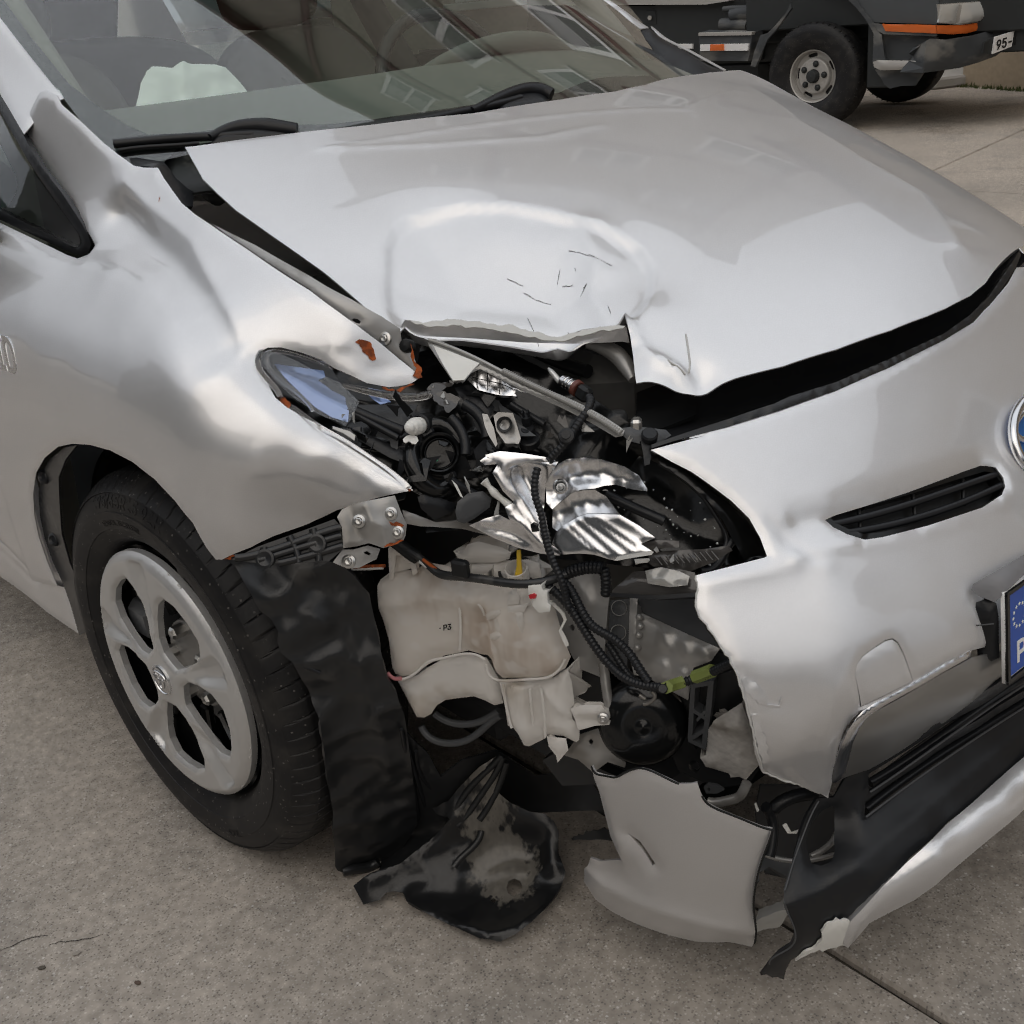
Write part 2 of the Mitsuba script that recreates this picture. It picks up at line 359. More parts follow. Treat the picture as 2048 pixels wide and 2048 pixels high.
def slab(x0, x1, y0, y1, skew, gap=0.006):
    ol = np.array([[x0(y0) + gap, y0 + gap], [x1(y0) - gap, y0 + gap], [x1(y1) - gap, y1 - gap], [x0(y1) + gap, y1 - gap]])
    r = resample(ol, 0.12 if abs(x1(y0) - x0(y0)) < 8 else 0.6); r = r + rng.normal(0, 0.0016, r.shape)
    v, f, loops = tri_region(sg.Polygon(r), 0.7)
    v3 = np.c_[v, np.zeros(len(v))]; lp = loops[0]; m = len(lp)
    # worn arris: a narrow chamfer down into the joint
    cen = v.mean(0); low = v3[lp] * 1.0; d = cen - v[lp]; d /= np.linalg.norm(d, axis=1, keepdims=True)
    v3[lp, :2] += d * 0.004; w = np.vstack([v3[lp], low - [0, 0, 0.005], low - [0, 0, 0.013]]); i = np.arange(m); j = np.roll(i, -1); fs = []
    for k in (0, 1): fs += [np.c_[k * m + i, (k + 1) * m + i, k * m + j], np.c_[k * m + j, (k + 1) * m + i, (k + 1) * m + j]]
    add('slab', join((v3, f), (w, np.vstack(fs))), 'mat_concrete', False, 'concrete_yard')
def lx(x, y, s): return lambda yy: x + (yy - y) * s
L0, L1, L2 = lx(-9, 0, -.15), lx(-2.43, 5.652, -.19), lx(2.6, 4.5, -.15)
La, Lb = lx(-5, -.37, -.12), lx(3.4, -.37, -.12)
FARL, FARR = lx(-60, 0, 0), lx(60, 0, 0)
for ys, xs in (((-60, -5.2), (FARL, FARR)), ((-5.2, -.368), (FARL, La, Lb, FARR)), ((-.368, 4.53), (FARL, L0, lx(-3.6, 2, -.15), lx(2.9, 2, -.15), FARR)),
               ((4.53, 9.4), (FARL, L0, L1, L2, FARR)), ((9.4, 60), (FARL, FARR))):
    for a_, b_ in zip(xs[:-1], xs[1:]): slab(a_, b_, ys[0], ys[1], 0)
# hair cracks in the slab, bottom left
for q, pts in enumerate((G('-205 -11761 12 -120 -11583 12 -129 -11422 12 -7 -11256 12 67 -11097 12'), G('259 -11169 12 324 -11035 12 486 -10831 12 560 -10672 12 663 -10525 12'))):
    o = []; p_ = resample(np.asarray(pts), .012, False); p_[:, :2] += rng.normal(0, .0016, (len(p_), 2)); w_ = .0004 * np.sin(np.linspace(.15, 3.0, len(p_))) + .0003
    t_ = np.gradient(p_, axis=0); n_ = np.c_[-t_[:, 1], t_[:, 0], 0 * t_[:, 0]]; n_ /= np.linalg.norm(n_, axis=1, keepdims=True); m_ = len(p_); i_ = np.arange(m_ - 1)
    add('crack', trimesh.Trimesh(np.vstack([p_ + n_ * w_[:, None], p_ - n_ * w_[:, None]]), np.vstack([np.c_[i_, i_ + m_, i_ + 1], np.c_[i_ + 1, i_ + m_, i_ + m_ + 1]]), process=False), 'mat_joint', False, 'concrete_yard')
# small litter on the concrete
def leaf(name, x, y, r, m, lab, rot):
    th = np.linspace(0, 2 * np.pi, 18)[:-1]; o = np.c_[r * np.cos(th), r * 0.62 * np.sin(th)]; c, s = math.cos(rot), math.sin(rot)
    o = o @ np.array([[c, s], [-s, c]]) + [x, y]
    add(name, sheet(np.c_[o, np.full(17, .003)], [[x, y, .0032], [x + 1, y, .0032], [x, y + 1, .0032]], (0, 0, 1), 0.004, 0.0012, roll=(-0.001, 0.003)), m, True)
    labels[list(scene)[-1]] = lab
mat('dead_leaf', two(prin((0.085, 0.058, 0.042), 0.7)))
leaf('leaf', 0.1898, -1.0554, .0052, 'mat_dead_leaf', {'label': 'dark brown oval leaf lying on the concrete at the bottom left', 'category': 'leaf'}, .4)
leaf('pebble', 0.0631, -1.1411, .0055, 'mat_joint', {'label': 'flat dark grey pebble on the concrete left of the brown leaf', 'category': 'pebble'}, 1.0)
leaf('pebble', 0.0728, -1.0944, .006, 'mat_smear', {'label': 'pale flat pebble on the concrete above the brown leaf', 'category': 'pebble'}, 1.4)
gv, gr = [], np.random.default_rng(3)
for q in range(900):
    x, y = gr.uniform(-1.2, 1.6), gr.uniform(-1.9, 0.2); r = gr.uniform(0.0009, 0.0022)
    s = trimesh.creation.icosphere(0, r); s.vertices *= gr.uniform(.6, 1.2, 3); s.apply_translation([x, y, r * .3]); gv.append(s)
add('loose_grit', join(*gv), 'mat_smear', False); labels['loose_grit'] = {'label': 'fine pale grit scattered over the concrete around the car', 'category': 'grit', 'kind': 'stuff'}

# ------------------------------------------------------------------ the tall house behind the truck, and its low wing on the right
def oriented(P, E, N):
    def fa(s, d, z): return P + s * E + d * N + np.array([0, 0, z])
    def fbox(s0, s1, d0, d1, z0, z1, bevel=0.0): return box(fa((s0 + s1) / 2, (d0 + d1) / 2, (z0 + z1) / 2), (s1 - s0, d1 - d0, z1 - z0), (E, (0, 0, 1)), bevel)
    def fwall(poly, th):
        m = trimesh.creation.extrude_polygon(poly, th, engine='earcut')
        return trimesh.Trimesh(P + m.vertices[:, :1] * E + m.vertices[:, 1:2] * [0, 0, 1] + (m.vertices[:, 2:] - th) * N, m.faces, process=False)
    return fa, fbox, fwall
P0, FE, FN = np.array([-4.54, 9.24, 0]), np.array([.906, -.423, 0]), np.array([-.423, -.906, 0])
fa, fbox, fwall = oriented(P0, FE, FN)
A0, AE, AN = np.array([-6.34, 10.33, 0]), np.array([.848, .530, 0]), np.array([.530, -.848, 0])
ha, hbox, hwall = oriented(A0, AE, AN)
def wall_fn(p, n, uv):
    d = fbm(p.x * 1.1, p.y * 1.1, p.z * 0.7, 4); e = fbm(p.x * 30, p.y * 30, p.z * 30, 3)
    return mix((0.40, 0.325, 0.235), (0.315, 0.25, 0.18), smoothstep(0.35, 0.7, d)) * (0.88 + 0.24 * e)
mat('facade', two(prin(proc(wall_fn), 0.9, spec=0.2)))
def render_fn(p, n, uv):
    d = fbm(p.x * 0.9, p.y * 0.9, p.z * 0.5, 4); e = fbm(p.x * 25, p.y * 25, p.z * 25, 2)
    return mix((0.40, 0.37, 0.325), (0.33, 0.305, 0.27), smoothstep(0.35, 0.7, d)) * (0.92 + 0.16 * e)
mat('house_render', two(prin(proc(render_fn), 0.9, spec=0.2)))
mat('oxblood', two(prin((0.115, 0.045, 0.04), 0.5)))
mat('pvc', two(prin((0.72, 0.73, 0.74), 0.4)))
mat('shutter', two(prin((0.60, 0.62, 0.63), 0.5)))
mat('facade_glass', two(prin((0.03, 0.045, 0.05), 0.05, spec=0.8)))
mat('kerb', two(prin((0.34, 0.33, 0.31), 0.85)))
HSE, HH = 'tall_house', 20.0
labels[HSE] = {'label': 'tall pale rendered house with white framed windows rising behind the grey truck', 'category': 'house'}
wins = []
for fl in range(6):
    for wx, ww in (((-4.6, 1.6), (.15, 2.0)), ((-1.9, 1.5),))[fl % 2]: wins.append((wx, wx + ww, 1.1 + fl * 3.1, 2.9 + fl * 3.1))
wp = sg.box(-6.2, 0, 3.4, HH)
for (a0, a1, z0, z1) in wins: wp = wp.difference(sg.box(a0, z0, a1, z1))
add('wall', hwall(wp, .35), 'mat_house_render', False, HSE)
add('back_wall', hbox(-6.2, 3.4, -8, -7.7, 0, HH), 'mat_house_render', False, HSE)
add('side_wall', hbox(-6.2, -5.85, -7.7, -.35, 0, HH), 'mat_house_render', False, HSE)
add('side_wall', hbox(3.05, 3.4, -7.7, -.35, 0, HH), 'mat_house_render', False, HSE)
add('roof', join(hbox(-6.6, 3.8, -8.3, .55, HH, HH + .2)), 'mat_oxblood', False, HSE)
for zz in (3.55, 9.75, 15.95): add('floor_band', hbox(-6.2, 3.4, 0.002, .06, zz, zz + .22), 'mat_oxblood', False, HSE)
for ss in (-3.4, 1.98): add('drain_pipe', sweep(np.array([ha(ss, .16, .3), ha(ss, .16, HH - .1)]), .09, 14), 'mat_oxblood', True, HSE)
for i, (a0, a1, z0, z1) in enumerate(wins):
    w = add('window', join(hbox(a0, a0 + .12, -.12, .05, z0, z1, .01), hbox(a1 - .12, a1, -.12, .05, z0, z1, .01), hbox(a0 + .12, a1 - .12, -.12, .05, z1 - .12, z1, .01), hbox(a0 + .12, a1 - .12, -.12, .05, z0, z0 + .12, .01),
                           hbox((a0 + a1) / 2 - .05, (a0 + a1) / 2 + .05, -.11, .04, z0 + .12, z1 - .12, .01)), 'mat_pvc', False, HSE)
    add('pane', hbox(a0 + .1, a1 - .1, -.09, -.08, z0 + .1, z1 - .1), 'mat_facade_glass', False, w)
    add('sill', hbox(a0 - .12, a1 + .12, .003, .16, z0 - .09, z0 - .005, .01), 'mat_pvc', False, w)
    n_sl = 3 + (i * 5) % 6
    add('shutter', join(*[hbox(a0 + .13, a1 - .13, -.07, -.045, z1 - .13 - q * .13 - .08, z1 - .13 - q * .13, .008) for q in range(n_sl)]), 'mat_shutter', False, w)
mat('yard_render', two(prin((0.175, 0.18, 0.18), 0.9, spec=0.2)))  # unseen houses added, height and tone set to darken reflections in the car
for nm, (cx_, cy_, sx_, sy_), lab in (('added_house', (-4, -8.5, 18, 3), 'unseen grey house added along the near side to darken reflections in the car'), ('added_house', (11.5, -4.5, 3, 10), 'unseen grey house added in front of the car to darken its reflections')):
    hk = key_for(nm); labels[hk] = {'label': lab, 'category': 'house'}
    hh_ = 4.6 if sx_ > sy_ else 3.2
    add('wall', box((cx_, cy_, hh_ / 2), (sx_, sy_, hh_)), 'mat_yard_render', False, hk)
    add('roof', box((cx_, cy_, hh_ + .1), (sx_ + .5, sy_ + .5, .2)), 'mat_oxblood', False, hk)
BLD, WH = 'tan_wing', 5.2
labels[BLD] = {'label': 'low tan rendered wing whose bare wall foot shows right of the truck bumper', 'category': 'building'}
wp = sg.box(0, 0, 14, WH)
w2 = [(2.2, 3.6, 2.6, 4.1), (5.6, 7.0, 2.6, 4.1), (9.0, 10.4, 2.6, 4.1)]
for (a0, a1, z0, z1) in w2: wp = wp.difference(sg.box(a0, z0, a1, z1))
add('wall', fwall(wp, .3), 'mat_facade', False, BLD)
add('back_wall', fbox(0, 14, -5, -4.7, 0, WH), 'mat_facade', False, BLD)
add('side_wall', fbox(0, .3, -4.7, -.3, 0, WH), 'mat_facade', False, BLD)
add('side_wall', fbox(13.7, 14, -4.7, -.3, 0, WH), 'mat_facade', False, BLD)
add('roof', fbox(-.2, 14.2, -5.2, .35, WH, WH + .18), 'mat_oxblood', False, BLD)
add('drain_pipe', sweep(np.array([fa(4.6, .12, .1), fa(4.6, .12, WH)]), .06, 14), 'mat_oxblood', True, BLD)
add('plinth', fbox(0.0, 14, .003, .03, -.01, .42, .01), 'mat_facade', False, BLD)
for i, (a0, a1, z0, z1) in enumerate(w2):
    w = add('window', join(fbox(a0, a0 + .12, -.12, .05, z0, z1, .01), fbox(a1 - .12, a1, -.12, .05, z0, z1, .01), fbox(a0 + .12, a1 - .12, -.12, .05, z1 - .12, z1, .01), fbox(a0 + .12, a1 - .12, -.12, .05, z0, z0 + .12, .01)), 'mat_pvc', False, BLD)
    add('pane', fbox(a0 + .1, a1 - .1, -.09, -.08, z0 + .1, z1 - .1), 'mat_facade_glass', False, w)
    add('sill', fbox(a0 - .12, a1 + .12, .003, .16, z0 - .09, z0 - .005, .01), 'mat_pvc', False, w)
add('gate', fbox(-3.4, 0, -1.15, -1.1, 0.03, 2.2), 'mat_truck_black', False, BLD)
for q in range(12): add('gate_bar', fbox(-3.3 + q * .28, -3.26 + q * .28, -1.098, -1.06, .05, 2.15), 'mat_truck_black', False, BLD)
add('kerb', join(fbox(-7.8, .05, -1.02, .36, 0.0, .10, .02), fbox(-7.8, -.9, .36, .62, 0.0, .06, .02)), 'mat_kerb', False); labels['kerb'] = {'label': 'pale concrete kerb and threshold beside the tan wall behind the truck', 'category': 'kerb'}
moss = []
for q in range(160):
    s_ = gr.uniform(-.1, 1.1); c = fa(s_, gr.uniform(.03, .12), 0); hgt = gr.uniform(.015, .05); a = gr.uniform(0, 6.28); d = np.array([math.cos(a), math.sin(a), 0]) * .012
    moss.append((np.array([c - d, c + d, c + d * .3 + [0, 0, hgt]]), np.array([[0, 1, 2]])))
mat('moss', two(prin((0.06, 0.075, 0.02), 0.8)))
add('weeds', join(*moss), 'mat_moss', False); labels['weeds'] = {'label': 'low weeds and moss at the foot of the tan wall', 'category': 'weeds', 'kind': 'stuff'}

# ------------------------------------------------------------------ the grey truck
TRK = 'grey_truck'
labels[TRK] = {'label': 'dark grey flatbed truck with orange indicators parked behind the damaged car', 'category': 'truck'}
HUB = np.array([-4.1196, 6.3408, 0.3831]); TH, TL = np.array([.990, .139, 0]), np.array([-.139, .990, 0])
def tr(s, w, z): return np.array([HUB[0], HUB[1], 0]) + s * TH + w * TL + np.array([0, 0, z])
def tbox(s0, s1, w0, w1, z0, z1, bevel=0.01): return box(tr((s0 + s1) / 2, (w0 + w1) / 2, (z0 + z1) / 2), (s1 - s0, w1 - w0, z1 - z0), (TH, (0, 0, 1)), bevel)
TO, TF = -TL, unit([.970, -.243, 0])
def tsheet(name, ol, ct, m, axis, thick=0.02, h=0.06, smooth=30, **k): return add(name, sheet(ol, ct, axis, h, thick, **k), m, smooth, TRK)
# cab side, with the wheel arch cut out of it
tsheet('cab_side', G('-40825 62955 10297 -38256 63316 9293 -37648 63401 8843 -37077 63481 8191 -36590 63550 7683 -36269 63595 7446 -31739 64231 7086 -31694 64237 8207 -31612 64248 9895 -31801 64222 14329 -40900 62944 15309'), G('-42000 62790 16319 -41982 62792 14527 -41964 62795 12704 -41946 62798 10849 -39845 63093 16073 -39809 63098 14307 -39773 63103 12511 -39736 63108 10683 -39698 63113 8824 -37755 63386 15834 -37702 63393 14093 -37649 63401 12323 -37594 63409 10523 -37539 63416 8691 -37482 63424 6828 -35727 63671 15603 -35659 63680 13886 -35589 63690 12141 -35518 63700 10367 -35446 63710 8562 -35373 63720 6727 -33760 63947 15378 -33676 63959 13685 -33591 63971 11965 -33505 63983 10216 -33417 63995 8437 -33328 64008 6629 -31849 64215 15160 -31752 64229 13490 -31652 64243 11794 -31551 64257 10069 -31449 64271 8316 -31344 64286 6534'), 'mat_truck_grey', TO, .04, roll=(-.006, .01))
tsheet('wheel_arch', G('-38162 63127 9096 -37431 63229 8433 -36780 63321 7710 -36286 63390 6996 -36120 63413 6712 -36119 63414 5601 -36129 63412 4761 -35882 63447 4471 -35111 63555 4727 -35289 63530 5291 -35391 63516 5919 -35534 63496 6615 -35896 63445 6976 -36225 63399 7474 -36793 63319 8122 -37406 63233 8911 -37851 63170 9281 -38251 63114 9444'), G('-39144 62989 10253 -39110 62994 8746 -37409 63232 10128 -37364 63239 8639 -37318 63245 7129 -37271 63252 5598 -35661 63478 8535 -35604 63486 7043 -35546 63494 5531 -35487 63502 3997'), 'mat_truck_plastic', TO, .05, .03, roll=(-.012, .02))
k = tsheet('side_strip', G('-36144 63410 7387 -35522 63497 7286 -31661 64039 7060 -31620 64045 6332 -35342 63523 6641 -35776 63462 6867'), G('-36893 63305 8066 -36851 63311 6781 -35449 63508 7983 -35399 63515 6712 -34036 63706 7903 -33979 63714 6645 -32653 63900 7824 -32588 63909 6578 -31298 64090 7746 -31226 64101 6513'), 'mat_truck_plastic', TO, .02, .04, roll=(-.006, .012))
add('indicator', sheet(G('-35433 63386 7320 -31627 63917 7055 -31582 63924 6522 -35161 63425 6835'), G('-36070 63297 7897 -36031 63303 6803 -34844 63468 7829 -34800 63475 6744 -33641 63636 7761 -33591 63644 6686 -32460 63801 7695 -32404 63809 6630 -31300 63962 7630 -31239 63972 6574'), TO, .03, .02, roll=(-.008, .014)), 'mat_amber', 40, k)
tsheet('lower_side', G('-35919 64149 6570 -32267 64661 6264 -31895 64714 6179 -32538 64623 4432 -35537 64202 4809 -35730 64175 5727'), G('-36589 64055 7177 -36548 64060 6021 -36506 64066 4852 -35300 64236 7111 -35252 64242 5966 -35204 64249 4808 -34035 64413 7046 -33981 64421 5911 -33926 64429 4765 -32794 64588 6983 -32734 64596 5858 -32673 64604 4722 -31575 64759 6920 -31510 64768 5806'), 'mat_truck_plastic', TO, .03, .05)
tsheet('step', G('-35886 63042 4865 -35498 63095 4977 -32295 63534 4814 -31988 63577 4600 -32118 63560 4263 -35318 63121 4301 -35795 63055 4511'), G('-36501 62958 4450 -35288 63122 5523 -35246 63130 4413 -34062 63291 5477 -34015 63299 4376 -32859 63456 5431 -32806 63465 4340 -31619 63628 4305'), 'mat_truck_rim', TO, .09, .03, roll=(-.02, .02))
tsheet('mud_flap', G('-36304 64095 4267 -32599 64615 4157 -32878 64576 3749 -33301 64516 3130 -34376 64365 3118 -35148 64257 2956 -35553 64200 3250 -35889 64153 3757'), G('-36920 64008 4820 -36883 64013 3747 -35732 64175 4780 -35690 64181 3717 -35648 64187 2643 -34565 64339 4741 -34518 64346 3687 -34470 64352 2622 -33418 64500 4702 -33365 64507 3657 -33313 64515 2602 -32290 64658 4664 -32233 64666 3628'), 'mat_truck_plastic', TO, .02, .04)
# nose
tsheet('front_panel', G('-31741 64432 7069 -31818 64124 14333 -30050 71180 13938 -29943 71609 7557 -30001 71379 6961 -30682 68659 6805'), G('-32140 62839 13633 -32114 62943 12063 -32087 63050 10464 -32060 63159 8837 -32032 63269 7180 -31607 64966 15061 -31576 65090 13498 -31544 65216 11907 -31512 65345 10287 -31479 65476 8637 -31446 65609 6958 -31035 67251 14943 -30998 67397 13359 -30961 67546 11747 -30923 67697 10105 -30884 67851 8433 -30845 68008 6730 -30448 69593 14821 -30406 69762 13217 -30362 69934 11583 -30319 70109 9919 -30274 70288 8224 -30228 70470 6497 -29847 71993 14697 -29798 72186 13071 -29749 72383 11415 -29699 72584 9728 -29647 72788 8009 -29595 72996 6257'), 'mat_truck_grey', TF, .04, roll=(-.01, .02))
hl = tsheet('headlight', G('-31553 64183 8335 -31089 66041 8271 -30402 68800 8163 -30491 68446 6882 -31037 66256 6853 -31156 65780 6918 -31532 64272 7154'), G('-31724 63497 8124 -31707 63570 7110 -31389 64835 9008 -31371 64915 7997 -31352 64996 6975 -31033 66265 8888 -31012 66354 7868 -30991 66444 6837 -30671 67718 8766 -30648 67816 7738 -30624 67914 6698 -30303 69194 8642 -30278 69300 7605 -30252 69408 6556'), 'mat_truck_rim', TF, .06, .04, roll=(-.012, .012))
add('lens', sheet(G('-31395 64315 8285 -30990 65944 8207 -31059 65673 6990 -31422 64214 7194'), G('-31524 63797 8151 -31515 63834 7655 -31507 63871 7157 -31360 64452 8583 -31351 64491 8089 -31343 64530 7591 -31334 64570 7091 -31187 65149 8523 -31178 65190 8026 -31168 65231 7527 -31159 65273 7025 -31012 65852 8462 -31002 65895 7964 -30993 65938 7462 -30983 65981 6958'), TF, .03, .03, roll=(-.015, .02)), 'mat_lamp_glass', 40, hl)
add('lens', sheet(G('-30967 66036 8219 -30352 68507 8136 -30433 68192 6955 -31024 65817 6957'), G('-31141 65340 7498 -31130 65391 6880 -30949 66103 8649 -30937 66156 8036 -30925 66210 7418 -30913 66265 6797 -30733 66975 8574 -30720 67032 7958 -30707 67089 7338 -30693 67147 6713 -30514 67855 8499 -30500 67915 7880 -30486 67976 7256 -30472 68037 6628 -30293 68743 8423 -30278 68807 7801 -30264 68871 7174'), TF, .03, .03, roll=(-.02, .03), bumps=[('bump', G('-31099 66994 7230 -31052 67182 7247'), .05, .02), ('bump', G('-30861 67942 7278 -30838 68037 7282'), .04, .02)]), 'mat_lamp_glass', 40, hl)
tsheet('front_indicator', G('-31634 64193 7032 -31189 65978 6863 -30952 66927 6813 -30583 68405 6856 -30572 68451 6376 -30940 66977 6247 -31248 65742 6300 -31625 64233 6495'), G('-31791 63566 6850 -31485 64789 7656 -31468 64861 6725 -31451 64934 5784 -31159 66096 7537 -31140 66175 6598 -31121 66255 5650 -30828 67421 7416 -30807 67507 6470 -30493 68764 7293 -30470 68858 6339'), 'mat_amber', TF, .05, .03, roll=(-.01, .015))
tsheet('front_indicator', G('-30037 70590 6890 -29895 71157 7112 -29897 71154 6701 -30042 70571 6618'), G('-30086 70393 6866 -30081 70416 6654 -30016 70675 7050 -30010 70698 6838 -30005 70722 6625 -29939 70981 7022 -29934 71005 6809 -29928 71028 6596 -29869 71264 7207 -29863 71288 6994 -29857 71312 6781'), 'mat_amber', TF, .05, .03, roll=(-.008, .012))
gr_ = tsheet('grille', G('-30527 68887 7186 -30419 69320 7688 -30093 70622 7810 -30072 70707 7019 -30590 68635 6803'), G('-30699 68200 7188 -30686 68254 6623 -30512 68948 7679 -30498 69004 7114 -30484 69060 6546 -30310 69756 7606 -30295 69814 7039 -30121 70509 8100 -30106 70570 7534 -30091 70632 6964'), 'mat_truck_black', TF, .04, .05)
for q, (a_, b_, c_, d_) in enumerate((G('-30338 69057 7536 -29977 70504 7643 -29973 70523 7472 -30359 68975 7388'), G('-30427 68705 7197 -29969 70538 7335 -29965 70557 7163 -30447 68622 7055'), G('-30492 68443 6916 -29962 70568 7059 -29958 70587 6887 -30489 68457 6780'))):
    add('grille_bar', sheet(np.array([a_, b_, c_, d_]), np.array([a_, b_, c_, d_])[:3], TF, .04, .03), 'mat_truck_plastic', 30, gr_)
bp = tsheet('bumper', G('-31240 62720 6175 -31162 63033 6276 -30803 64479 6065 -30219 66826 6100 -29700 68915 6336 -29343 70348 6608 -29243 70750 6536 -29321 70443 5778 -29400 70130 5052 -29656 69105 4537 -30037 67575 4287 -30485 65772 4106 -30838 64356 4125 -31277 62589 4152 -31286 62546 4762'), G('-31518 61604 5506 -31500 61690 4193 -31093 63307 6627 -31071 63406 5318 -31049 63506 3990 -30640 65130 6449 -30615 65243 5126 -30589 65358 3783 -30178 66990 6268 -30149 67118 4929 -30120 67247 3571 -29707 68888 6083 -29674 69031 4729 -29262 70668 7242 -29226 70824 5894 -29189 70983 4525'), 'mat_truck_plastic', TF, .22, .05, roll=(-.03, .03), bumps=[('area', G('-31083 65000 5656 -30491 67361 5688 -30495 67346 4801 -31100 64933 4716'), .05, -.025)])
add('recess', sheet(G('-29185 66136 5695 -28958 67063 5936 -28984 66990 4869 -29219 66019 5004'), G('-29298 65679 5459 -29290 65723 5043 -29162 66225 5814 -29155 66270 5399 -29147 66315 4981 -29027 66772 6170 -29019 66818 5755 -29011 66864 5338 -29003 66911 4919 -28883 67368 6112 -28874 67415 5695 -28866 67463 5277'), TF, .05, .02), 'mat_truck_black', 30, bp)
npl = add('licence_plate', sheet(G('-28848 66861 5951 -28432 68572 6151 -28471 68446 5187 -28886 66742 4878'), G('-28994 66270 5542 -28984 66332 4977 -28810 67012 6024 -28800 67077 5460 -28789 67142 4892 -28615 67824 5945 -28603 67891 5378 -28592 67959 4807 -28429 68573 6430 -28417 68642 5864 -28405 68713 5294'), TF, .05, .012), 'mat_plate_white', False, TRK)
add('number', letters('95-09-SZ', 0.0594, np.array([-2.8837, 6.6937, 0.5112]) + TF * .002, (np.float64(0.0416), np.float64(0.1711), np.float64(0.02)), (0, 0, 1), .004, True), 'mat_black_print', False, npl)
# wheels
def truck_wheel(s, w, name):
    c = tr(s, w, HUB[2] + .01); a = -TL
    k = key_for(TRK + '__' + name); labels[k] = {}
    R = .375
    tyre = slathe([(.178, -.02), (.20, .004), (.25, .02), (.31, .022), (.345, .012), (R - .008, -.008), (R, -.035), (R, -.16), (R - .01, -.185), (.3, -.21), (.22, -.2)], c, a, 72)
    grooves = []
    for q in range(46):
        an = q / 46 * 2 * np.pi; e1, e2, aa = frame(a); rd = e1 * math.cos(an) + e2 * math.sin(an); tg = -e1 * math.sin(an) + e2 * math.cos(an)
        grooves.append(box(c + rd * (R - .004) - aa * .02, (.006, .034, .010), (tg, rd), .002))
    del labels[k]
    add(name, join(tyre), 'mat_rubber', 40, TRK)
    add('tread_block', join(*grooves), 'mat_rubber', False, k); labels[k + '__tread_block'] = {'kind': 'stuff'}
    add('rim', join(slathe([(.190, -.02), (.186, -.004), (.178, -.010), (.172, -.05), (.168, -.075), (.160, -.08)], c, a, 60)), 'mat_truck_rim', 40, k)
    e1, e2, aa = frame(a)
    disc = sg.Point(0, 0).buffer(.168, 48)
    for q in range(10):
        if q % 2 == 0:
            an = q / 10 * 2 * np.pi + .5; disc = disc.difference(sg.LineString([(.150 * math.cos(an - .16), .150 * math.sin(an - .16)), (.150 * math.cos(an + .16), .150 * math.sin(an + .16))]).buffer(.015))
    dm = trimesh.creation.extrude_polygon(disc, .012, engine='earcut')
    add('disc', trimesh.Trimesh(c + dm.vertices[:, :1] * e1 + dm.vertices[:, 1:2] * e2 + (dm.vertices[:, 2:] - .075) * aa, dm.faces, process=False), 'mat_truck_rim', False, k)
    add('hub_plate', lathe([(.128, -.062), (.124, -.03), (.118, -.024), (.05, -.022), (.05, -.03)], c, a, 48), 'mat_truck_rim', False, k)
    add('hub_cap', slathe([(.046, -.03), (.046, .005), (.036, .02), (.0, .024)], c, a, 32), 'mat_truck_black', 35, k)
    add('dark_barrel', lathe([(.20, -.1), (.0, -.1)], c, a, 32), 'mat_bay_grey', False, k)
    for q in range(5):
        an = q / 5 * 2 * np.pi + 1.35; p = c + (e1 * math.cos(an) + e2 * math.sin(an)) * .088
        b = add('wheel_nut', lathe([(.023, -.022), (.023, -.017), (.017, -.017), (.017, -.006), (.010, .002), (0, .002)], p, a, 16), 'mat_truck_black', False, k)
truck_wheel(0, 0, 'front_wheel'); truck_wheel(-.05, 1.55, 'front_wheel')
# chassis and what hangs on it behind the cab
add('chassis_rail', join(tbox(-5.2, 1.5, .35, .45, .48, .68), tbox(-5.2, 1.5, 1.05, 1.15, .48, .68)), 'mat_truck_black', False, TRK)
add('underbody', join(tbox(-.85, 1.55, .3, 1.45, .62, 1.0), tbox(-1.6, -.6, .3, 1.4, .5, 1.0)), 'mat_truck_black', False, TRK)
add('dark_filler', tbox(-1.7, -.62, .38, 1.2, .10, .52, .06), 'mat_truck_black', False, TRK)  # black box added to darken the gap under the truck bed
add('inner_arch', join(tbox(-.62, .62, .1, .34, .72, 1.1), tbox(.42, .62, .02, .34, .3, 1.0)), 'mat_truck_black', False, TRK)
add('tool_box', join(*[sheet(G('-71152 62232 10383 -53398 64725 9248 -53904 64654 5691 -53956 64647 4091 -71797 62142 4577'), G('-72679 62018 11652 -72958 61979 9305 -73242 61939 6907 -73533 61898 4457 -69400 62478 11430 -69639 62445 9125 -69883 62410 6772 -70132 62375 4368 -66242 62922 11217 -66444 62893 8952 -66650 62864 6641 -66860 62835 4282 -63198 63349 11011 -63366 63325 8786 -63537 63301 6516 -63712 63277 4199 -60263 63761 10812 -60399 63742 8625 -60537 63723 6395 -60679 63703 4120 -57431 64159 10620 -57537 64144 8470 -57645 64129 6278 -57755 64113 4043 -54696 64543 10435 -54774 64532 8321 -54854 64521 6166 -54935 64509 3969 -52054 64914 10256 -52106 64906 8176 -52159 64899 6057 -52213 64891 3898'), TO, .2, .5, roll=(-.01, .01))]), 'mat_truck_black', 30, TRK)
lt = add('latch', sheet(G('-58237 63937 9208 -57312 64067 9130 -57310 64067 8122 -58392 63916 8259'), G('-58611 63885 9030 -58633 63882 8632 -58655 63879 8232 -58072 63960 9397 -58093 63958 9001 -58114 63955 8604 -58135 63952 8205 -57557 64032 9366 -57577 64030 8971 -57597 64027 8575 -57617 64025 8178 -57065 64101 8942 -57084 64099 8547 -57103 64096 8151'), TO, .05, .02, roll=(-.006, .01)), 'mat_truck_black', 30, TRK)
add('lock', lathe([(.018, 0), (.018, .012), (.012, .014), (0, .008)], (-5.7697, 6.3851, 0.8658), TO, 20), 'mat_truck_rim', False, lt)
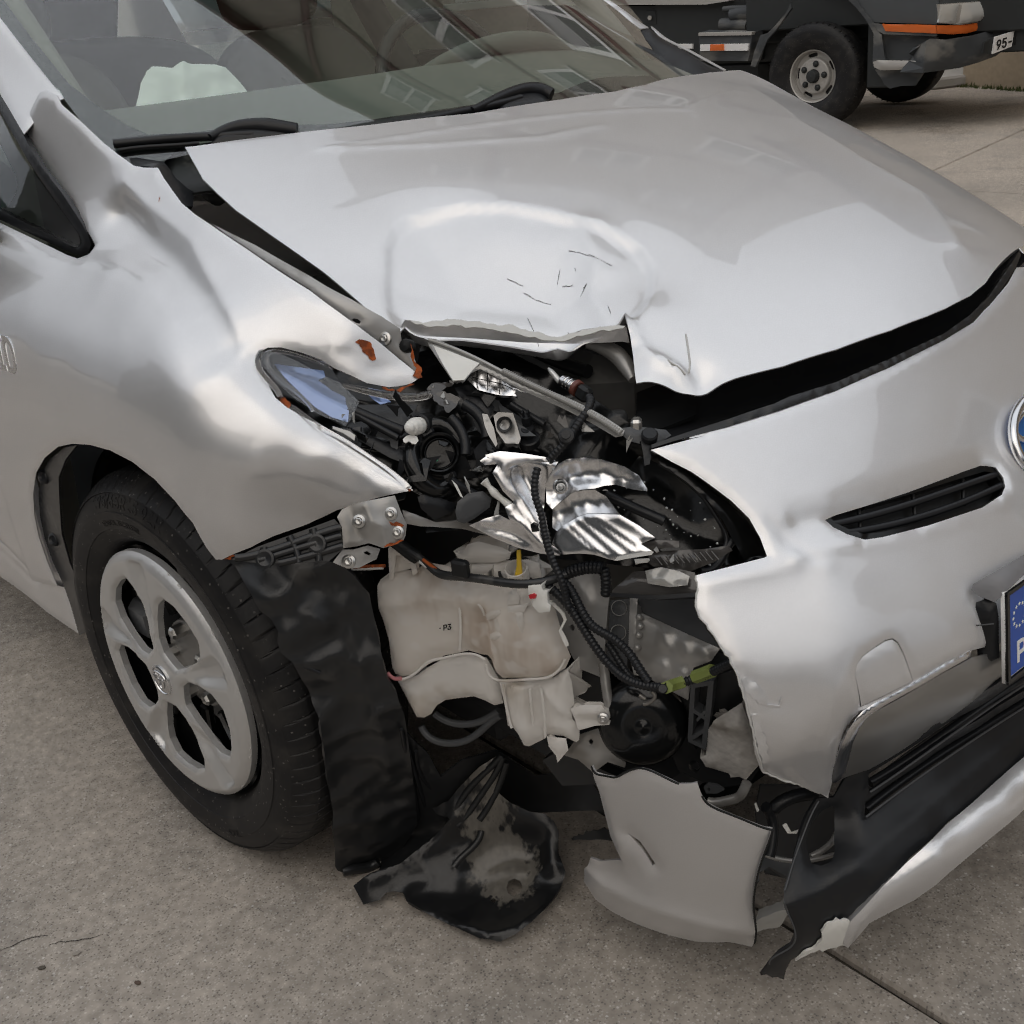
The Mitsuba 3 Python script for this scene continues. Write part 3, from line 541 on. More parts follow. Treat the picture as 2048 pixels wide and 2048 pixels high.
add('bed', sheet(G('-70225 61524 11362 -49719 64289 10004 -49730 64290 9485 -51902 64000 9357 -70333 61512 10422'), G('-72020 61276 12856 -72360 61239 10111 -68163 61799 12570 -68448 61769 9883 -64475 62298 12296 -64708 62275 9666 -60944 62774 12034 -61131 62759 9458 -57561 63230 11782 -57705 63221 9259 -54318 63667 11542 -54422 63663 9068 -51205 64085 11311 -51272 64086 8885 -48214 64486 11089 -48248 64492 8709'), TO, .2, 1.4), 'mat_truck_rim', 30, TRK)
sb = add('side_box', sheet(G('-50597 61583 7443 -45865 62247 7275 -46023 62225 6407 -46302 62186 5223 -50584 61585 5383'), G('-51342 61478 8150 -51383 61472 6927 -51425 61467 5690 -49820 61692 8070 -49852 61687 6859 -49885 61683 5635 -48328 61901 7992 -48352 61898 6793 -48376 61895 5581 -46866 62107 7916 -46882 62104 6728 -46898 62102 5528 -45433 62308 7841 -45441 62307 6665 -45449 62306 5476'), TO, .06, .16, roll=(-.015, .02), bumps=[('area', G('-50490 61598 6934 -46152 62207 6793 -46199 62200 6597 -50495 61597 6746'), .02, -.02), ('area', G('-50470 61601 6026 -46206 62199 5915 -46252 62193 5680 -50476 61600 5798'), .02, -.02)]), 'mat_truck_plastic', 30, TRK)
add('top_edge', sheet(G('-50511 61484 7449 -45783 62144 7281 -45846 62136 7066 -50490 61487 7223'), G('-51255 61380 8154 -51297 61375 6933 -49734 61592 8075 -49767 61588 6866 -48243 61801 7997 -48268 61798 6800 -46783 62004 7921 -46799 62003 6735 -45351 62204 7846 -45359 62204 6672'), TO, .04, .05, roll=(-.006, .01)), 'mat_truck_rim', 30, sb)
add('white_strip', sheet(G('-50353 61488 6601 -46104 62081 6481 -46154 62074 5984 -50368 61487 6118'), G('-51020 61395 7239 -51056 61390 6140 -49657 61585 7176 -49686 61582 6087 -48318 61772 7114 -48341 61769 6035 -47004 61955 7054 -47020 61954 5984 -45714 62135 6994 -45723 62135 5933'), TO, .05, .02, roll=(-.006, .012)), 'mat_plate_white', 30, sb)
mk = add('side_marker', sheet(G('-49342 61481 6573 -48154 61646 6553 -48136 61649 6076 -49373 61478 6109'), G('-49605 61445 6421 -49616 61444 6033 -49116 61512 6786 -49126 61511 6401 -49136 61511 6015 -48641 61578 6765 -48650 61577 6382 -48659 61577 5997 -48170 61643 6744 -48178 61643 6362 -48186 61642 5979'), TO, .03, .03, roll=(-.008, .012)), 'mat_amber', 40, sb)
add('white_strip', sheet(G('-55132 64300 6513 -53736 64494 6454 -53748 64493 6099 -55146 64298 6155'), G('-55395 64263 6739 -55412 64261 6310 -54854 64338 6715 -54870 64337 6288 -54886 64335 5859 -54316 64413 6692 -54331 64411 6266 -54347 64410 5839 -53782 64488 6668 -53796 64486 6244 -53811 64484 5818'), TO, .05, .02), 'mat_plate_white', 30, TRK)
for q, (pa, pb) in enumerate((G('-49473 64329 8425 -47817 64550 8555'), G('-50423 64204 7797 -48011 64528 7636'), G('-47824 64551 7962 -47195 64638 7483'), G('-47358 64608 9190 -46643 64704 9073'), G('-47361 64609 8970 -46645 64705 8854'), G('-47363 64610 8713 -46646 64706 8634'), G('-50209 64228 8917 -47542 64585 8834'))):
    add('suspension_part', sweep([pa, (pa + pb) / 2 + [0, 0, .004], pb], .05 if q < 3 else .022, 12), 'mat_truck_plastic', 40, TRK)
add('mud_guard', sheet(G('-42708 62690 9093 -43040 62644 8483 -43885 62525 7680 -44574 62429 7141 -45183 62343 7025 -45718 62268 5881 -46037 62223 4858 -45637 62279 4771 -45190 62342 5568 -44575 62428 6708 -43885 62525 7323 -42622 62703 8739'), G('-46895 62103 5820 -46914 62100 4375 -45166 62345 7164 -45173 62344 5755 -45180 62343 4327 -43502 62579 9819 -43499 62579 8461 -43495 62580 7085 -41890 62805 9711 -41877 62807 8368'), TO, .05, .03, roll=(-.01, .02)), 'mat_truck_plastic', 30, TRK)

# ------------------------------------------------------------------ the damaged silver car: outer body
CAR = 'silver_car'
labels[CAR] = {'label': 'silver hatchback with its front right corner smashed open, on the concrete', 'category': 'car'}
UPA, SIDE, NOSE = unit([.55, -.45, .75]), unit([.35, -.85, .4]), unit([.75, -.45, .48])
def body(name, ol, ct, axis, m='mat_silver', h=0.008, thick=0.0015, smooth=True, parent=CAR, label=None, **k):
    global LAST
    LAST = sheet(ol, ct, axis, h, thick, **k)
    return add(name, LAST, m, smooth, parent, label)

hood_out, hood_ctrl = G('7510 239 7894 7574 -214 7853 7571 -786 7825 7542 -1136 7810 7454 -1760 7776 7267 -2565 7722 7036 -3266 7663 6754 -3877 7619 6568 -4216 7594 6415 -4389 7610 6280 -4508 7635 6155 -4610 7662 6089 -4668 7674 5985 -4577 7767 5854 -4455 7883 5691 -4322 8017 5540 -4227 8126 5512 -4224 8141 5356 -4410 8153 5212 -4623 8148 5087 -4914 8102 4807 -5080 8179 4398 -5361 8275 4056 -5625 8343 3856 -5905 8334 3659 -6018 8388 3664 -6135 8340 3533 -6164 8395 3069 -6203 8606 2437 -6267 8876 2143 -6309 8993 1462 -6377 9260 719 -6433 9536 244 -6408 9712 -200 -6360 9869 -807 -6170 10078 -1350 -5984 10229 -1289 -5895 10231 -1048 -5330 10224 -584 -4396 10213 -141 -3599 10202 205 -2822 10207 544 -2195 10194 732 -1345 10210 872 -721 10208 960 383 10198 484 2327 10133 877 1036 10185 -1111 5107 10017 -1780 6840 9866 -500 7000 9306 1500 7000 8506 3300 6650 7814 4800 6000 7386 5800 5200 7295 6400 4200 7489 6680 3200 7768'), G('-3000 -7800 10089 -3000 -6240 10242 -3000 -4680 10362 -3000 -3120 10447 -3000 -1560 10498 -3000 0 10515 -3000 1560 10488 -3000 3120 10408 -3000 4680 10274 -3000 6240 10086 -3000 7800 9844 -1700 -7800 10073 -1700 -6240 10226 -1700 -4680 10345 -1700 -3120 10431 -1700 -1560 10482 -1700 0 10499 -1700 1560 10465 -1700 3120 10363 -1700 4680 10194 -1700 6240 9958 -1700 7800 9653 -400 -7800 9698 -400 -6240 9950 -400 -4680 10146 -400 -3120 10286 -400 -1560 10370 -400 0 10398 -400 1560 10342 -400 3120 10174 -400 4680 9894 -400 6240 9502 -400 7800 8999 900 -7800 9118 900 -6240 9512 900 -4680 9819 900 -3120 10038 900 -1560 10169 900 0 10213 900 1560 10141 900 3120 9926 900 4680 9567 900 6240 9064 900 7800 8418 2200 -7800 8452 2200 -6240 8989 2200 -4680 9406 2200 -3120 9705 2200 -1560 9883 2200 0 9943 2200 1560 9855 2200 3120 9593 2200 4680 9155 2200 6240 8541 2200 7800 7753 3500 -7800 7703 3500 -6240 8382 3500 -4680 8910 3500 -3120 9287 3500 -1560 9513 3500 0 9589 3500 1560 9485 3500 3120 9175 3500 4680 8658 3500 6240 7934 3500 7800 7003 4800 -7800 6868 4800 -6240 7690 4800 -4680 8329 4800 -3120 8785 4800 -1560 9059 4800 0 9150 4800 1560 9031 4800 3120 8673 4800 4680 8077 4800 6240 7242 4800 7800 6169 6100 -7800 5950 6100 -6240 6913 6100 -4680 7663 6100 -3120 8198 6100 -1560 8520 6100 0 8627 6100 1560 8492 6100 3120 8086 6100 4680 7411 6100 6240 6466 6100 7800 5250 7400 -7800 4895 7400 -6240 6001 7400 -4680 6862 7400 -3120 7476 7400 -1560 7845 7400 0 7968 7400 1560 7817 7400 3120 7364 7400 4680 6610 7400 6240 5554 7400 7800 4196 8700 -7800 3506 8700 -6240 4755 8700 -4680 5726 8700 -3120 6419 8700 -1560 6835 8700 0 6974 8700 1560 6807 8700 3120 6307 8700 4680 5474 8700 6240 4307 8700 7800 2806')
dent = G('2508 -5335 9126 2375 -5124 9234 2330 -4908 9306 2423 -4622 9341 2638 -4189 9365 3056 -3808 9302 3570 -3495 9184 4125 -3240 9030 4716 -3147 8814 5083 -3290 8622 5385 -3660 8384 5542 -4118 8163 5374 -4551 8093 4957 -5021 8126 4465 -5424 8217 3982 -5846 8294 3689 -5987 8385 3298 -5968 8581 3069 -5813 8741')
dent_low = G('2889 -4895 9096 4056 -3815 8920 4819 -3775 8607 5290 -4462 8167 5057 -4884 8128 4430 -5391 8248 3868 -5858 8346 3580 -5865 8484 3117 -5559 8803')
fold_line = G('5552 -4222 8122 5856 -4335 7928 6045 -4333 7830 6229 -4266 7758 6401 -4187 7696')
HOOD = body('hood', hood_out, hood_ctrl, (0, 0, 1), h=0.0075, thick=0.002, label='silver hood, dented and torn up at its right front corner', bumps=[
    ('area', dent, .0040, -.0085), ('area', dent_low, .13, -.036),
    ('bump', G('3341 -4072 9136 3833 -3753 9024 4282 -3565 8891'), .045, .006),
    ('crease', G('4047 -3356 9035 4502 -3665 8774 4808 -4047 8532 5238 -4222 8276'), .022, .009),
    ('bump', G('4877 -3710 8600 5237 -3908 8378 5530 -3979 8215'), .04, .010),
    ('bump', G('3704 -5830 8437 4042 -5439 8419 4462 -5128 8330 5001 -4767 8200'), .016, -.012),
    ('crease', G('3650 -6038 8385 3860 -5908 8331 4059 -5628 8340 4403 -5366 8270 4813 -5085 8174 5093 -4921 8096 5218 -4628 8143 5516 -4228 8138'), .007, .011),
    ('crease', fold_line, .009, .014), ('bump', G('6474 -4274 7623 6521 -4143 7648'), .022, -.016), ('bump', G('6171 -4506 7695 6406 -4317 7643'), .02, .006),
    ('crease', G('2741 -4186 9329 3062 -3877 9284 3520 -3607 9178'), .004, .002), ('crease', G('4069 -3701 8944 4219 -3661 8893 4495 -3625 8788 4679 -3563 8726'), .004, -.0025),
    ('crease', G('2208 -1210 9905 2016 -2170 9875 1157 -3452 9936 184 -4627 10017 2301 588 9906 1100 3315 9842'), .007, .0034),
    ('crease', G('481 4387 9754 3091 2266 9502 4699 1689 9049 5783 1592 8626 6929 593 8219'), .04, .006)])
from scipy.spatial import cKDTree
_hv = LAST.vertices[:len(LAST.vertices) // 2]; _ht = cKDTree(_hv[:, :2])
def snap(pts, lift=.0005):
    p = resample(np.asarray(pts), .006, False); d, i = _ht.query(p[:, :2], 3); w = 1 / (d + 1e-4)
    p[:, 2] = (_hv[i, 2] * w).sum(1) / w.sum(1) + lift; return p
# the turned-down edge of the hood over the lamp, and the torn paint along it

body('edge_flange', G('3659 -6018 8388 3811 -5874 8320 4056 -5625 8343 4412 -5372 8280 4807 -5080 8179 5003 -4840 8070 5212 -4623 8148 5369 -4422 8158 5512 -4224 8141 5522 -4209 8119 5531 -4183 7935 5520 -4196 7937 5480 -4250 7955 5150 -4638 7978 4694 -5080 8039 4211 -5506 8116 3830 -5856 8171 3687 -5961 8202 3610 -6048 8311'), G('3407 -6206 8165 3832 -5885 8608 3762 -5904 8144 4161 -5580 8580 4099 -5595 8117 4551 -5327 8572 4450 -5301 8097 4813 -5024 8083 5117 -4702 8048 5456 -4380 8470 5397 -4358 8005 5675 -4010 7960'), unit([.8, -.55, .1]), h=0.005, parent=HOOD, label='turned down hood edge', rough=(.004, .03))
body('torn_paint', G('3757 -6033 8412 3910 -5940 8372 3996 -5789 8387 4109 -5661 8380 4449 -5398 8313 4626 -5246 8284 4857 -5120 8218 5142 -4962 8135 5265 -4671 8182 5408 -4458 8187 5575 -4272 8170 5593 -4322 8144 5448 -4502 8152 5324 -4732 8131 5195 -4986 8100 4930 -5191 8154 4681 -5328 8226 4508 -5453 8264 4176 -5722 8324 3977 -5942 8338'), G('3404 -6015 8588 3783 -6334 8281 3707 -5706 8556 4080 -6033 8251 4009 -5398 8524 4376 -5733 8220 4309 -5091 8491 4670 -5434 8190 4962 -5135 8159 5251 -4836 8128 5189 -4164 8391 5536 -4535 8096 5818 -4232 8063'), (0, 0, 1), 'mat_white_print', h=0.004, parent=HOOD, tear=(.0008, .006), rough=(.004, .012), label='bare torn edge of the hood')
body('inner_frame', G('3289 -5709 8114 3839 -5217 8028 5149 -3918 7856 5299 -3901 7782 5630 -4220 7474 5435 -4195 7589 5178 -4232 7713 4898 -4376 7806 4527 -4682 7883 3965 -5177 7978 3446 -5604 8074'), G('2934 -5710 8301 3316 -6036 7964 3261 -5376 8267 3635 -5709 7931 3588 -5043 8232 3954 -5383 7898 3913 -4712 8198 4271 -5057 7865 4234 -4379 8163 4584 -4732 7831 4551 -4046 8127 4894 -4405 7797 4868 -3713 8091 5203 -4078 7762 5524 -4429 7447 5511 -3754 7728 5825 -4111 7414'), unit([.8, -.5, .2]), 'mat_grey_plastic', h=0.01, parent=HOOD, roll=(-.01, .012))
add('inner_rib', sweep(G('4980 -4357 7882 5145 -4250 7836 5335 -4202 7754 5501 -4227 7654 5674 -4293 7536'), [.006, .009, .011, .010, .006], 12), 'mat_steel', True, HOOD)
# scuffs on the dent
def scratch(name, parent, pts, r=.0006, m='mat_black_print'): return add(name, sweep(pts, r, 5, smooth_path=False), m, True, parent)
for pts, r_ in [(p, .00035) for p in (G('4069 -3701 8944 4219 -3661 8893 4495 -3625 8788 4679 -3563 8726'), G('4157 -3948 8843 4264 -4110 8753'), G('4339 -4098 8724 4456 -4029 8693'), G('3764 -4482 8857 3962 -4409 8795'), G('4035 -4464 8747 4198 -4422 8689 4382 -4343 8632'), G('4325 -4682 8550 4479 -4757 8454 4688 -4858 8319'), G('4315 -3847 8804 4365 -3873 8776'), G('5092 -4066 8395 5206 -4141 8318'), G('4613 -4001 8633 4621 -3947 8645 4644 -4096 8591'), G('4849 -4522 8360 4926 -4554 8312'))] + [(p, .0012) for p in (G('6069 -3798 8008 6178 -3894 7919 6316 -4019 7803 6395 -4134 7719'), G('6205 -4269 7769 6327 -4225 7721 6406 -4194 7690'))]:
    scratch('scratch', HOOD, snap(pts), r_, 'mat_black_print' if r_ < .001 else 'mat_white_print')
# right front fender
fen_out, fen_ctrl = G('-4345 -7210 10467 -4145 -7140 10740 -3743 -7019 11078 -3554 -6985 11107 -3242 -6958 11032 -3116 -6970 10908 -2625 -6934 10682 -2033 -6901 10379 -1686 -6870 10230 -1262 -6825 10075 -1019 -6780 10054 -731 -6727 10058 -512 -6776 9945 -172 -6849 9821 260 -6946 9689 733 -7023 9597 1196 -7075 9518 2034 -7076 9293 3169 -6960 8897 3536 -6874 8690 3716 -6768 8533 3864 -6583 8302 3990 -6402 8065 4172 -6244 7835 4143 -6387 7792 4101 -6525 7795 4057 -6657 7811 3939 -6866 7896 3829 -6983 7997 3700 -7110 8094 3574 -7191 8200 3407 -7319 8285 3226 -7464 8353 3137 -7565 8361 3102 -7650 8330 3120 -7730 8250 3181 -7760 8169 3278 -7747 8073 3465 -7721 7871 3593 -7665 7760 3884 -7506 7553 4182 -7310 7335 4435 -7171 7147 4710 -7089 7005 4884 -7061 6877 4676 -7166 6798 4369 -7273 6681 3949 -7418 6501 3656 -7584 6349 3388 -7935 6203 3265 -8263 6137 3076 -8490 6052 2992 -8538 5998 2921 -8574 5989 2862 -8619 6137 2772 -8668 6460 2523 -8727 6692 2123 -8771 6884 1605 -8790 6986 956 -8790 6985 245 -8780 6893 -498 -8766 6737 -1173 -8758 6534 -2005 -8748 6160 -2626 -8740 5772 -3120 -8730 5291 -3433 -8715 4822 -3601 -8692 4376 -3599 -8662 3901 -3480 -8642 3494 -4968 -8638 3112 -5039 -8683 3971 -4963 -8705 5260 -5328 -8704 6666 -5382 -8238 8317 -6032 -7691 9295 -4949 -7670 9172 -3363 -7698 9037 -2084 -7720 8934 -1715 -7711 8917 -1526 -7626 8983 -1586 -7521 9095 -2006 -7432 9246 -3065 -7283 9692 -3757 -7243 10023'), G('-7219 -7758 9362 -6876 -8051 8673 -6445 -8363 8010 -6322 -8597 7297 -6699 -8718 6455 -5317 -7230 10802 -5386 -7569 9447 -4872 -7905 8830 -4151 -8293 8274 -3797 -8571 7675 -4021 -8693 6940 -4671 -8715 6051 -5515 -8705 5036 -6428 -8701 3916 -3764 -6914 11417 -3732 -7085 10798 -3817 -7218 10160 -3747 -7408 9523 -3188 -7759 8956 -2353 -8192 8470 -1811 -8521 7965 -1795 -8686 7347 -2197 -8733 6591 -2793 -8737 5725 -3557 -8711 4735 -4516 -8654 3587 -5397 -8640 2382 -2507 -6881 10784 -2457 -7049 10184 -2319 -7253 9588 -1828 -7585 9047 -966 -8043 8606 -243 -8440 8183 15 -8671 7675 -156 -8759 7040 -548 -8783 6300 -1891 -8698 4444 -2662 -8653 3363 -1421 -6815 10187 -1150 -7067 9630 -584 -7436 9133 238 -7898 8720 1055 -8346 8357 1458 -8626 7927 1463 -8756 7388 1229 -8803 6750 -397 -6624 10195 35 -6949 9685 597 -7325 9220 1287 -7751 8815 2023 -8186 8464 2481 -8494 8079 2599 -8658 7604 2484 -8730 7039 2238 -8755 6396 1167 -6871 9744 1590 -7191 9285 2093 -7545 8867 2671 -7928 8498 3046 -8210 8103 3238 -8405 7664 3227 -8509 7150 3083 -8557 6564 2865 -8580 5918 2303 -6964 9306 2707 -7280 8882 3051 -7560 8464 3298 -7788 8032 3545 -8013 7611 3584 -8136 7114 3396 -8151 6505 3246 -8190 5886 3196 -6969 8872 3419 -7190 8427 3592 -7382 7973 3823 -7605 7546 3854 -7719 7042 3572 -7669 6379 3619 -6631 8848 3749 -6799 8379 3888 -6973 7914 4134 -7211 7492 4217 -7350 7009 4077 -7361 6411 3964 -6331 8295 4089 -6497 7819 4710 -7069 7038 4730 -7165 6525 4428 -6105 7772')
FENDER = body('fender', fen_out, fen_ctrl, SIDE, h=0.0060, thick=0.0016, roll=(-.004, .005), label='silver front fender buckled and pushed out over the wheel', bumps=[
    ('area', G('-1411 -7655 8949 -769 -7623 8957 -85 -7617 8954 605 -7638 8927 1437 -7745 8808 2181 -7865 8657 2744 -7917 8472 3142 -7848 8173 3941 -7557 7414 4934 -7057 6768 1963 -8429 4303 -9600 -8877 -1287 -10325 -8786 2105 -6408 -8276 8209 -4913 -7693 9131 -2545 -7759 8924'), .020, .013),
    ('bump', G('-1349 -7195 9480 -180 -7365 9192 956 -7543 8991 2015 -7789 8726 2824 -7978 8390'), .026, -.016),
    ('crease', G('-1326 -6954 9861 -563 -7011 9623 565 -7155 9426 1063 -7225 9322 1770 -7410 9007 2573 -7633 8721 2998 -7776 8365'), .024, .010),
    ('bump', G('-126 -7721 8864 790 -7775 8816 1634 -7890 8699 2329 -7986 8556'), .05, .008),
    ('crease', G('-1269 -7682 8919 -320 -7613 8960 605 -7638 8927 1437 -7745 8808 2181 -7865 8657'), .012, .004),
    ('bump', G('3553 -7775 7745 3666 -7970 7426 3531 -8162 6945 3280 -8349 6413'), .03, .005),
    ('bump', G('3434 -8181 7642 3457 -8310 7284 3274 -8447 6767'), .04, -.004),
    ('bump', G('4122 -7427 7094 4323 -7288 6954'), .018, -.005), ('crease', G('4052 -7490 7241 4275 -7311 7032 4460 -7222 6946'), .010, .003),
    ('bump', G('3800 -6781 8253 3920 -6665 8043'), .014, -.004), ('crease', G('3650 -6989 8332 3759 -6839 8291 3877 -6717 8109'), .010, .004),
    ('bump', G('3889 -7623 6936 4048 -7502 7162'), .02, .006)])
def on_fender(name, ol, ct, m, label=None, t=.0012, **k): return body(name, ol, ct, SIDE, m, h=.004, thick=t, parent=FENDER, label=label, **k)
# bare flange along the hood gap
fl = on_fender('flange', G('1069 -7011 9512 2030 -6946 9310 2965 -6813 9011 3218 -6758 8905 3521 -6633 8757 3740 -6415 8544 3852 -6252 8370 3874 -6270 8214 3937 -6188 8102 4074 -6175 7805 3892 -6336 8036 3765 -6518 8274 3614 -6704 8507 3433 -6813 8662 3058 -6895 8880 1921 -7017 9275'), G('423 -6898 9668 822 -7178 9302 1231 -6808 9705 1557 -7059 9343 2108 -6873 9355 2409 -7114 9011 2583 -6665 9356 2839 -6886 9010 3082 -7099 8670 3231 -6648 9002 3420 -6833 8652 3672 -6518 8612 3736 -6626 8229 3862 -6160 8553 3896 -6247 8157 4005 -6385 7784 4268 -6071 7744'), holes=[G('3581 -6726 8553 3593 -6699 8566 3619 -6665 8554 3642 -6646 8521 3639 -6664 8501 3614 -6698 8517')], m='mat_steel', label='bare steel flange of the fender beside the hood gap', roll=(-.004, .006))
hexbolt(fl, (0.3825, -0.6435, 0.8288), SIDE, .0045)
add('rubber_stop', slathe([(.008, -.008), (.008, .002), (.0065, .005), (0, .006)], (0.3911, -0.6213, 0.8161), SIDE, 24), 'mat_black_plastic', 35, fl)
for ol, ct in [(G('3782 -6796 8329 3793 -6759 8349 3848 -6652 8315 3862 -6654 8260 3917 -6640 8104 3901 -6688 8106 3867 -6724 8166 3820 -6766 8252'), G('3763 -6840 8319 3791 -6738 8390 3805 -6762 8305 3822 -6788 8221 3830 -6657 8376 3844 -6680 8290 3860 -6706 8205 3880 -6734 8122 3879 -6597 8275 3894 -6622 8189 3913 -6649 8105')), (G('3484 -7735 7879 3522 -7667 7871 3577 -7648 7822 3614 -7688 7762 3583 -7734 7769 3520 -7738 7837'), G('3484 -7767 7865 3482 -7700 7900 3508 -7724 7858 3534 -7748 7816 3561 -7771 7775 3508 -7658 7893 3533 -7681 7851 3560 -7705 7809 3587 -7729 7768 3561 -7640 7844 3587 -7664 7802 3614 -7688 7761')), (G('4061 -6255 8223 4086 -6243 8140 4110 -6259 8028 4170 -6227 7938 4212 -6255 7846 4192 -6295 7839 4148 -6335 7872 4149 -6275 7917 4095 -6285 8032'), G('4026 -6296 8293 4037 -6323 8172 4055 -6355 8054 4090 -6190 8276 4099 -6216 8155 4115 -6246 8035 4143 -6284 7919 4195 -6339 7812 4223 -6188 7907 4275 -6243 7800')), (G('3952 -7443 6506 4136 -7377 6644 4396 -7286 6741 4409 -7282 6705 4221 -7343 6634 4080 -7389 6558'), G('3892 -7475 6485 4048 -7416 6631 4007 -7413 6495 4173 -7362 6646 4142 -7363 6515 4333 -7310 6792 4308 -7314 6666 4463 -7261 6810 4446 -7271 6688')), (G('4034 -6710 7824 4115 -6563 7767 4147 -6391 7786 4176 -6341 7777 4142 -6538 7745 4079 -6678 7777'), G('4027 -6780 7809 4073 -6669 7787 4119 -6557 7764 4105 -6385 7840 4171 -6448 7743 4163 -6279 7821 4234 -6346 7726')), (G('2994 -8554 6005 3088 -8511 6089 3129 -8466 6065 3066 -8504 6008'), G('2959 -8568 5985 3039 -8539 6056 3012 -8538 5990 3105 -8504 6120 3083 -8506 6057 3057 -8505 5992 3122 -8470 6055')), (G('4850 -7102 6903 4912 -7072 6893 4892 -7091 6870'), G('4836 -7104 6913 4840 -7110 6890 4860 -7092 6915 4864 -7098 6893 4866 -7104 6869 4887 -7086 6894 4890 -7091 6871 4909 -7072 6896 4912 -7078 6873'))]:
    on_fender('rust_patch', ol, ct, 'mat_rust', t=.0008, tear=(.0008, .004), rough=(.002, .01))
scratch('crack', FENDER, G('3319 -8370 7651 3477 -8218 7578 3631 -8020 7507 3796 -7776 7476'), .0005)
scratch('run_mark', FENDER, G('-283 -6986 9732 -201 -7050 9642'), .0006, 'mat_rust')
# chrome letter badge at the left edge
bad = add('badge', join(letters('BRID', .055, (-0.4041, -0.8737, 0.7305), (np.float64(0.2608), np.float64(-0.0027), np.float64(0.0162)), (np.float64(-0.0192), np.float64(0.0072), np.float64(0.0299)), .004, True)), 'mat_chrome', False, CAR, 'chrome letters of the badge on the fender')
# door, sill and mud flap
body('door', G('-5467 -8714 6468 -4942 -8707 5438 -5012 -8705 5199 -5097 -8683 3943 -5096 -8642 3164 -6438 -8687 3453 -7687 -8727 3849'), G('-6180 -8707 6600 -6649 -8738 5969 -7253 -8746 5270 -7932 -8749 4511 -8651 -8754 3698 -4405 -8691 6918 -4814 -8714 6335 -5341 -8716 5690 -5935 -8709 4991 -6545 -8710 4250 -7218 -8706 3448 -4063 -8713 5455 -4589 -8707 4777 -5202 -8688 4032 -5884 -8663 3220 -3993 -8661 3819 -4609 -8633 3026'), SIDE, roll=(-.003, .004))
body('sill', G('-7862 -8728 3644 -6480 -8686 3403 -5167 -8649 3288 -5032 -8638 3083 -3504 -8641 3462 -3315 -8653 2627 -4979 -8639 2456 -5969 -8643 2456 -7292 -8676 2408 -8910 -8733 2409'), G('-8516 -8751 3762 -9199 -8758 2979 -9912 -8769 2147 -6612 -8711 4259 -7219 -8708 3535 -7872 -8705 2758 -8530 -8710 1942 -5384 -8691 4061 -6000 -8671 3328 -6620 -8659 2558 -7174 -8671 1782 -4268 -8667 3866 -4859 -8637 3136 -5359 -8639 2414 -3205 -8650 3694 -3671 -8638 3015 -4073 -8652 2339 -2513 -8657 2932'), SIDE, roll=(-.004, .006), bumps=[('crease', G('-7184 -8698 3232 -6650 -8682 3200 -5288 -8640 3028 -4945 -8638 3141'), .006, -.004)])
body('mud_flap', G('-3505 -8617 3492 -2615 -8636 3849 -2687 -8628 3559 -2845 -8628 2863 -3366 -8627 2596 -3424 -8615 3194'), G('-4096 -8610 3184 -2819 -8638 3930 -3124 -8620 3520 -3387 -8616 3119 -3630 -8621 2717 -3865 -8629 2310 -2188 -8642 3849 -2448 -8632 3459 -2692 -8628 3067 -2928 -8630 2669'), SIDE, 'mat_black_dusty')
# right A-pillar and quarter window
body('pillar', G('-9834 -6311 14159 -5854 -6570 12159 -5060 -6595 11686 -3697 -6703 11023 -3560 -6732 10954 -3689 -6818 10912 -3851 -7081 10736 -3883 -7359 10525 -5119 -7120 11025 -9313 -6619 13572'), G('-10747 -6280 14563 -10137 -6630 13895 -9570 -6962 13251 -9542 -5993 14421 -8966 -6339 13774 -8433 -6666 13150 -7952 -6972 12547 -7356 -6387 13056 -6902 -6689 12470 -6533 -6960 11900 -6156 -7230 11341 -5920 -6417 12398 -5590 -6677 11843 -5268 -6931 11298 -4671 -7273 10777 -3979 -7639 10288 -4707 -6403 11790 -4330 -6679 11260 -3751 -7024 10755 -3440 -6442 11225 -2928 -6770 10731'), SIDE, roll=(-.004, .006))
qw = body('quarter_window', G('-7110 -6678 11984 -5267 -7064 11046 -4539 -7209 10798 -3885 -7362 10507 -3159 -7449 10080 -2588 -7454 9744 -2136 -7454 9381 -1940 -7456 9205 -1880 -7470 9059 -1976 -7498 8939 -2189 -7529 8880 -2510 -7559 8908 -3505 -7641 9055 -4769 -7715 9231 -5974 -7748 9369'), G('-8143 -6580 12312 -7888 -6820 11724 -7556 -7080 11143 -7176 -7352 10574 -6924 -7585 10006 -6859 -7766 9422 -6352 -6552 12228 -6117 -6778 11676 -5801 -7029 11131 -5342 -7322 10603 -5116 -7539 10071 -5137 -7681 9515 -5245 -7800 8937 -4158 -7014 11122 -3737 -7293 10627 -3601 -7474 10122 -3688 -7581 9589 -3828 -7675 9035 -2415 -7356 10151 -2483 -7457 9643 -2612 -7540 9114 -2705 -7640 8576 -1506 -7416 9185 -1563 -7516 8675'), holes=[G('-6746 -6848 11565 -4975 -7243 10744 -3859 -7443 10288 -3081 -7495 9806 -2553 -7494 9422 -2208 -7486 9188 -2153 -7495 9078 -2249 -7516 9003 -2436 -7536 9008 -3464 -7615 9216 -4730 -7680 9411 -5793 -7699 9547')], axis=SIDE, m='mat_black_trim', thick=.012, roll=(-.004, .006), label='black rubber frame of the quarter window')
